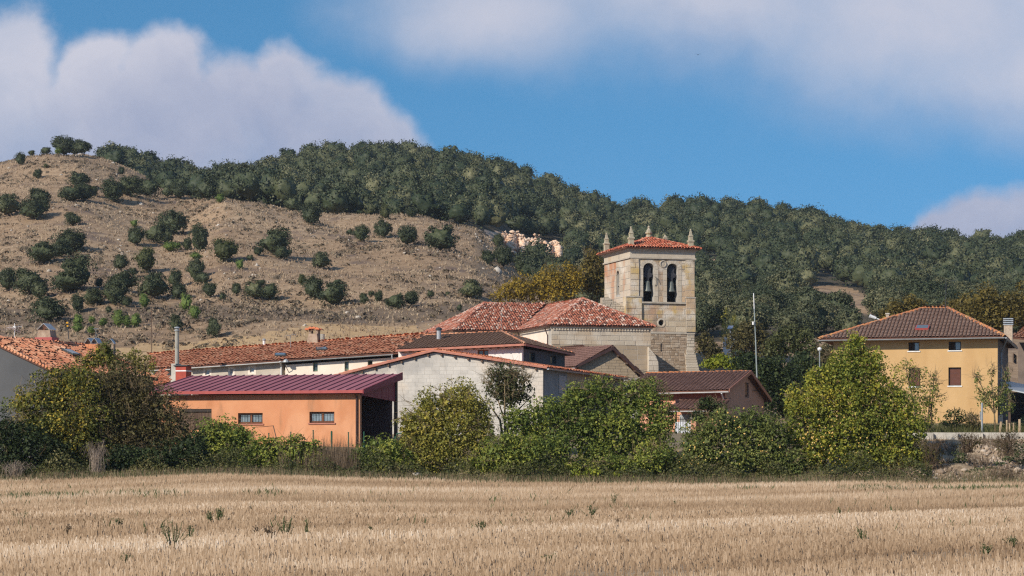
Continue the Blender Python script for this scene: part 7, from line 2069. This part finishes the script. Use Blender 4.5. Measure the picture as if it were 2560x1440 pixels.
kk = np.sin(bp * .03 + bY * .8) + np.sin(bp * .011 + bY * 1.9 + 1) + gb.normal(0, .5, 2600) > -.2
bp, bY = bp[kk], bY[kk]
M['rubble_pale'] = pmat('bank_rubble', [(.1, (.20, .145, .105)), (.6, (.36, .28, .21)), (1, (.55, .48, .41))], scale=1.5, wn=.3, wi=.7, bump=.02, bscale=10)
rocks('rubble', 'loose stones spilling down the bank below the terrace wall', 'stones', np.stack([K(bp) * bY, bY, ground_z(bp, bY)], 1), np.exp(gb.normal(-2.55, .5, len(bp))), M['rubble_pale'], 87)

# ------------------------------------------------------------------ small built things
def boulder(px, py, Y, w, lb):
    c = P(px, py, Y); g = np.random.default_rng(int(px)); s = Y / F * w
    v = ROCK * (1 + g.normal(0, .15, (len(ROCK), 1))) * np.array([.6, .45, .45]) * s
    o = link_mesh('boulder', np_mesh('boulder', v, tris=RT, mat=M['limestone']), None, c)
    tag(o, lb, 'boulder')
boulder(2292, 1200, 107.9, 20, 'white boulder at the field edge below the rubble bank')
boulder(2338, 1196, 108.2, 14, 'small grey boulder right of the white one at the field edge')
boulder(1040, 1188, 108.2, 24, 'flat pale stone lying at the foot of the yellow-green shrub')

def terrace_wall():
    t = thing('retaining_wall', 'low pale concrete retaining wall above the rubble bank', 'wall', P(2440, 1100, 118))
    xs = np.arange(2210, 2760, 62)
    for a, b in zip(xs, xs[1:]):
        p, q = P(a, 1081, 118.2), P(b - .6, 1081.5, 118.0); mb = MB()
        j = rnd.uniform(-.02, .02)
        mb.prism([p, q, q + Vector((0, .3, 0)), p + Vector((0, .3, 0))], (0, 0, -(.55 + j))); mb.build('concrete_slab', M['concrete'], t)
terrace_wall()
STK = 'wooden stakes on the terrace'
for i, (px, p0, lb) in enumerate(((2500, 1054, 'thick leaning wooden stake, leftmost on the terrace'), (2517, 1050, 'wooden stake second from the left on the terrace'), (2524, 1058, 'shortest wooden stake in the middle of the terrace row'), (2534, 1057, 'thin wooden stake fourth in the terrace row'), (2549, 1048, 'tallest wooden stake near the right edge of the terrace'))):
    b = P(px, 1082, 119.2); mb = MB(); w = .06 if i in (0, 4) else .04
    mb.tube([b, P(px + (3 if i == 0 else 0), p0, 119.2)], w, 5); o = mb.build('stake', M['stake'], None, loc=b); tag(o, lb, 'stake', STK)
b = P(2455, 1083, 118.9); mb = MB(); mb.tube([b, P(2455, 1007, 118.9)], .05, 6); mb.tube([P(2451, 1030, 118.9), P(2451, 1050, 118.9)], .03, 5); tag(mb.build('metal_pole', M['zinc'], None, loc=b), 'thin grey metal pole standing on the terrace wall', 'pole')

FP = 'green fence posts in front of the orange shed'
for px, p0, lb in ((672, 1084, 'green fence post below the left shed window, leftmost'), (727, 1081, 'green fence post second from the left before the shed'), (783, 1077, 'green fence post under the right shed window'), (829, 1079, 'thick green fence post right of the right shed window'), (871, 1082, 'green fence post left of the shed downpipe'), (910, 1081, 'green fence post in front of the dark shed opening')):
    Yp = 115.5; z = GZ(px, Yp); a = Vector((K(px) * Yp, Yp, z)); top = P(px, p0, Yp); mb = MB()
    mb.tube([a, top], .05 if px == 829 else .03, 6); mb.lathe(top, [(.035, 0), (.04, .02), (.01, .04)], 6); tag(mb.build('fence_post', M['green_post'], None, loc=a), lb, 'fence post', FP)
a = P(988, 1120, 115); t = thing('garden_gate', 'rounded green tube gate frame beside the dark shed opening', 'gate', a)
mb = MB(); mb.tube([P(988, 1120, 115), P(988, 1092, 115), P(992, 1085, 115), P(1000, 1083, 115), P(1024, 1088, 115), P(1030, 1100, 115), P(1031, 1125, 115)], .035, 6); mb.build('frame', M['green_post'], t)
mb = MB()
for i in range(9): px = 992 + i * 4.4; mb.tube([P(px, 1090, 115.02), P(px, 1122, 115.02)], .008, 4)
for i in range(5): py = 1094 + i * 6; mb.tube([P(989, py, 115.02), P(1030, py, 115.02)], .008, 4)
mb.build('wire_mesh', M['green_post'], t)
st = thing('clothes_prop', 'thin leaning stick with a line against the orange shed wall', 'stick', P(692, 1098, 116.6))
mb = MB(); mb.tube([P(692, 1100, 116.6), P(683, 1064, 116.8)], .025, 5); mb.build('stick', M['wood'], st)
mb = MB(); mb.tube([P(683, 1064.5, 116.8), P(655, 1067, 116.9), P(632, 1068, 117)], .012, 4); mb.build('line', M['cable'], st)

m = thing('mast', 'tall thin grey-white mast rising behind the pink house', 'mast', P(1894, 965, 150))
mb = MB(); mb.tube([P(1894, 990, 150), P(1889, 850, 150)], .052, 7, r1=.042); mb.build('lower_pole', M['mast'], m)
mb = MB(); mb.tube([P(1889, 851, 150), P(1885.5, 772, 150)], .036, 7); mb.build('middle_pole', M['mast'], m)
mb = MB(); mb.tube([P(1885.5, 773, 150), P(1884, 733, 150)], .030, 7, r1=.026); mb.build('top_pole', M['white_paint'], m)
mb = MB(); c = P(1883, 808, 149.9); mb.lathe(c + Vector((0, 0, -.10)), [(.07, 0), (.07, .2)], 8); mb.build('fitting', M['white_paint'], m)
for i, (p0, p1, sag, lb) in enumerate((((1592, 925, 162), (1905, 948, 170), 8, 'upper black cable sagging between the beige house and the dark tree'), ((1592, 929, 162), (1905, 952, 170), 9, 'lower black cable sagging between the beige house and the dark tree'))):
    a, b = P(*p0), P(*p1); pts = []
    for k in range(13):
        f = k / 12; q = a.lerp(b, f); q.z -= sag * 4 * f * (1 - f) * 165 / F; pts.append(q)
    mb = MB(); mb.tube(pts, .018, 4); tag(mb.build('cable', M['cable'], None, loc=a), lb, 'cable', 'black cables beside the tower foot')
h = thing('small_building', 'scrap of a white building among the trees right of the tower', 'building', P(1815, 900, 225))
mb = MB(); f5 = Frame(1807, 225, 12); mb.box(f5, 0, .75, 0, 3, 8, Zat(842, 225)); mb.build('white_wall', M['white_wall'], h)
mb = MB(); mb.box(f5, .752, 2.0, .2, 3, 8, Zat(872, 225)); mb.build('rear_wall', M['concrete'], h)
mb = MB(); a, b = P(1788, 868, 224), P(1808, 892, 224); mb.prism([a, b, b + Vector((0, 2, 0)), a + Vector((0, 2, 0))], (0, 0, -.22)); mb.build('sloping_coping', M['white_wall'], h)
s = thing('solar_panel', 'small blue solar panel on a post among the trees right of the tower', 'solar panel', P(1826, 870, 220))
a, b, c, d = P(1818, 821, 220), P(1831, 820, 220), P(1834, 814, 221), P(1821, 814, 221)
mb = MB(); mb.prism([a, b, c, d], (0, 0, -.05)); mb.build('panel', M['blue_panel'], s)
mb = MB(); mb.tube([P(1826, 818, 220.5), P(1826, 890, 220.5)], .05, 5); mb.build('post', M['zinc'], s)
l = thing('street_lamp', 'small round white lamp among the trees left of the ochre house', 'street lamp', P(2049, 900, 168))
mb = MB(); mb.lathe(P(2049, 873, 168), [(.02, -.16), (.13, -.08), (.16, .02), (.12, .10), (.02, .14)], 10); mb.build('globe', M['white_paint'], l)
mb = MB(); mb.tube([P(2049, 878, 168), P(2049, 960, 168)], .04, 5); mb.build('pole', M['zinc'], l)

# a bird high in the sky
bd = thing('bird', 'tiny dark bird flying high in the sky above the tower', 'bird', P(1745, 137, 260))
c = P(1745, 137, 260)
mb = MB(); n = 8
prof = [(-.16, .005), (-.10, .03), (0, .045), (.08, .035), (.13, .03), (.17, .008)]
vs, fs = [], []
for y, r_ in prof: vs += [c + Vector((r_ * math.cos(2 * math.pi * k / n), y, r_ * math.sin(2 * math.pi * k / n))) for k in range(n)]
for i in range(len(prof) - 1): fs += [(i * n + k, i * n + (k + 1) % n, (i + 1) * n + (k + 1) % n, (i + 1) * n + k) for k in range(n)]
o = len(vs)
for sg in (-1, 1):
    vs += [c + Vector((sg * .03, .06, .02)), c + Vector((sg * .03, -.06, .02)), c + Vector((sg * .20, -.02, .12)), c + Vector((sg * .20, .06, .12)), c + Vector((sg * .40, -.03, .06))]
    fs += [(o, o + 1, o + 2, o + 3), (o + 3, o + 2, o + 4)]; o += 5
vs += [c + Vector((-.03, -.14, 0)), c + Vector((.03, -.14, 0)), c + Vector((.05, -.26, 0)), c + Vector((-.05, -.26, 0))]; fs.append((o, o + 1, o + 2, o + 3))
mb.add(vs, fs); mb.build('body', M['cable'], bd)

# ------------------------------------------------------------------ the stubble
def stubble():
    g = np.random.default_rng(90)
    n = 540000
    py = g.uniform(1186, 1475, n); px = g.uniform(-520, 3080, n)
    # distance from the row of the picture, so that rows near and far are covered alike
    Y = np.clip(1.55 * F / np.maximum(py - 1150, 4) * (1 - .0) , 20, 400)
    Y = 26 + (107.4 - 26) * (g.random(n) ** 1.35)
    x = K(px) * Y
    # drilled rows run nearly across the view, so stalks gather in lines
    th = R(52)
    rr = Y * math.cos(th) - x * math.sin(th)
    row = .24
    rr2 = np.round(rr / row) * row + g.normal(0, .045, n)
    Y = Y + (rr2 - rr) * math.cos(th); x = x - (rr2 - rr) * math.sin(th)
    z = field_z(x, Y)
    band = np.sin(rr * .95 + np.sin(x * .09) * 1.2) * .45 + np.sin(rr * 2.3 + x * .06 + 1.0) * .30 + np.sin(rr * .37 + Y * .05 + 2) * .40
    patch = np.sin(x * .9 + Y * .31) * np.sin(Y * .43 - x * .37 + 1.2)
    keep = g.random(n) < np.clip(.70 + .32 * band + .40 * patch, .18, 1) * np.clip(.40 + (Y - 28) / 40, .4, 1)
    x, Y, z, band = x[keep], Y[keep], z[keep], band[keep]; n = len(x)
    far = np.clip((Y - 26) / 80, 0, 1)
    h = g.uniform(.07, .185, n) * (1 + .28 * band) * (1 + .15 * far)
    w = (.0045 + .012 * far) * g.uniform(.7, 1.5, n) + .0016
    lean = g.normal(0, .17, (n, 2)) * h[:, None]
    fallen = g.random(n) < .24
    lean[fallen] = g.normal(0, 1.0, (fallen.sum(), 2)) * h[fallen][:, None] * 1.3; h = np.where(fallen, h * .35, h)
    b = np.stack([x, Y, z - .01], 1); t = b + np.stack([lean[:, 0], lean[:, 1], h], 1)
    sd = np.stack([w, np.zeros(n), np.zeros(n)], 1)
    V = np.stack([b - sd, b + sd, t + sd * .75, t - sd * .75], 1)
    near = Y < 62
    A = V[near].reshape(-1, 3); B = V[~near][:, :3].reshape(-1, 3)
    m = pmat('straw', [(.05, (.125, .080, .050)), (.34, (.29, .195, .120)), (.63, (.47, .338, .222)), (.88, (.64, .50, .365)), (1, (.76, .65, .53))], scale=.9, wn=.30, wi=.36, vattr=('tone', .46), stretch=(.3, 1.1, 1), rough=.75, spec=.2, transl=.15)
    me = np_mesh('stubble', np.concatenate([A, B]), quads=np.arange(len(A)).reshape(-1, 4), tris=np.arange(len(A), len(A) + len(B)).reshape(-1, 3), mat=m)
    tn = np.clip(.5 + .42 * band + .30 * np.sin(x * .11 + Y * .05 + 1) * np.sin(Y * .21), 0, 1)
    tv = np.concatenate([np.repeat(tn[near], 4), np.repeat(tn[~near], 3)])
    me.attributes.new('tone', 'FLOAT', 'POINT').data.foreach_set('value', tv.astype(np.float32))
    tag(link_mesh('stubble', me), 'pale cut straw stubble standing over the whole field', 'stubble', kind='stuff')
    print('stubble', n)
stubble()

# weeds in the stubble
def weed(px, py, hpx, wpx, lb, mat='weed', n=9, leaves=60):
    # the spot of the field that shows at this row
    Y = np.arange(24, 107, .25); x = K(px) * Y; z = field_z(x, Y); pp = HOR - (z - CH) * F / Y
    i = int(np.argmin(np.abs(pp - py))); y = float(Y[i]); b = Vector((K(px) * y, y, float(z[i])))
    NEAR_SEED[0] += 1; g = np.random.default_rng(NEAR_SEED[0]); s = y / F; H, Wd = hpx * s * 1.35, wpx * s
    t = thing('weed', lb, 'weed', b, 'weeds standing in the stubble')
    mb = MB(); pos = []
    for k in range(n):
        e = b + Vector((g.normal(0, Wd * .35), g.normal(0, Wd * .25), H * g.uniform(.55, 1.0))); m_ = b.lerp(e, .5) + Vector((g.normal(0, .02), 0, 0))
        mb.tube([b, m_, e], .009, 4, r1=.004)
        for q in range(leaves // n): pos.append(np.array(m_.lerp(e, g.random())) + g.normal(0, .025, 3))
    mb.build('stem', LM['drybrown'] if mat != 'weed' else LM['weed'], t)
    pos = np.array(pos); V, Q = leaf_quads(g, pos, unit(g, len(pos)), g.uniform(.010, .024, len(pos)) * (y / 35) ** .4, .45)
    link_mesh('leaf', np_mesh('leaf', V - np.array(b), quads=Q, mat=LM[mat]), t)['kind'] = 'stuff'
WD = [(430, 1382, 62, 46, 'tallest branching weed in the stubble at left, front'), (548, 1312, 34, 20, 'upright green weed right of a thinner one in the left stubble'), (525, 1314, 28, 18, 'thinner green weed in the left stubble'), (48, 1309, 24, 34, 'bushy low green weed near the left picture edge'),
      (712, 1352, 48, 30, 'feathery green weed with a tall thin stalk in the stubble'), (680, 1358, 34, 36, 'pale dry weed left of the feathery one'), (640, 1350, 30, 10, 'single dark stalk left of the pale dry weed'), (477, 1366, 40, 10, 'thin upright stalk right of the tallest weed'),
      (765, 1352, 44, 10, 'tall hair-thin weed in the middle stubble'), (928, 1340, 18, 14, 'short dark weed in the middle stubble'), (1203, 1342, 34, 24, 'lone green weed in the centre of the stubble'), (1480, 1300, 30, 40, 'sprawling branched weed in the stubble below the yellow seedlings'),
      (1425, 1302, 26, 20, 'dark forked weed left of the sprawling one'), (1537, 1268, 24, 10, 'thin upright weed in the far stubble'), (1690, 1264, 10, 12, 'tiny green weed in the far stubble right of the thin one'), (2098, 1300, 24, 10, 'slender weed in the right stubble'), (2152, 1362, 30, 20, 'forked green weed in the right stubble'), (2530, 1370, 24, 26, 'leafy weed close to the right picture edge'),
      (308, 1416, 22, 20, 'small green rosette at the bottom of the stubble, left'), (170, 1340, 20, 18, 'faint dry weed in the left stubble'), (295, 1325, 22, 16, 'small green weed between the left edge and the tallest weed'), (1375, 1408, 16, 20, 'low green weed near the bottom centre'), (1760, 1332, 10, 10, 'tiny yellow-topped weed in the right stubble'), (1545, 1322, 24, 10, 'reddish stalk in the stubble right of centre'), (2465, 1390, 24, 20, 'grey-green weed near the bottom right corner')]
for w in WD: weed(*w, mat='lime' if 'yellow-topped' in w[4] else ('drybrown' if 'dry' in w[4] or 'reddish' in w[4] else 'weed'), n=6 if w[3] < 14 else 14, leaves=45 if w[3] < 14 else 100)
def pick_weedband(g, n):
    i = g.integers(0, 3, n)
    Y = np.where(i == 0, g.normal(76, 1.6, n), np.where(i == 1, g.normal(95, 2.0, n), g.uniform(45, 105, n)))
    px = np.where(i == 0, g.uniform(-100, 760, n), np.where(i == 1, g.uniform(1650, 2600, n), g.uniform(-100, 2650, n)))
    k = np.sin(px * .021) + np.sin(px * .0053 + 1) + g.normal(0, .7, n) > .1
    px, Y = px[k], np.clip(Y[k], 40, 106.5)
    return px, Y, field_z(K(px) * Y, Y)
stalks('field_weeds', 'low green weeds coming up in bands through the stubble', 'weeds', 5000, 91, pick_weedband, LM['weed'], .08, .26, .03, .4)
print('objects', len(bpy.data.objects), 'faces', sum(len(m.polygons) for m in bpy.data.meshes))

# ------------------------------------------------------------------ the air between here and the hill
def haze(density):
    m = bpy.data.materials.new('air'); m.use_nodes = True; nt = m.node_tree; nt.nodes.clear()
    v = nt.nodes.new('ShaderNodeVolumePrincipled'); v.inputs['Color'].default_value = (.72, .82, .95, 1); v.inputs['Density'].default_value = density; v.inputs['Anisotropy'].default_value = .2
    o = nt.nodes.new('ShaderNodeOutputMaterial'); nt.links.new(v.outputs[0], o.inputs['Volume'])
    mb = MB(); mb.prism([(-6200, -3100, -1.6), (6200, -3100, -1.6), (6200, 9100, -1.6), (-6200, 9100, -1.6)], (0, 0, 104))
    tag(mb.build('haze', m), 'thin bluish summer haze over the fields and hill', kind='stuff')
haze(.00011)
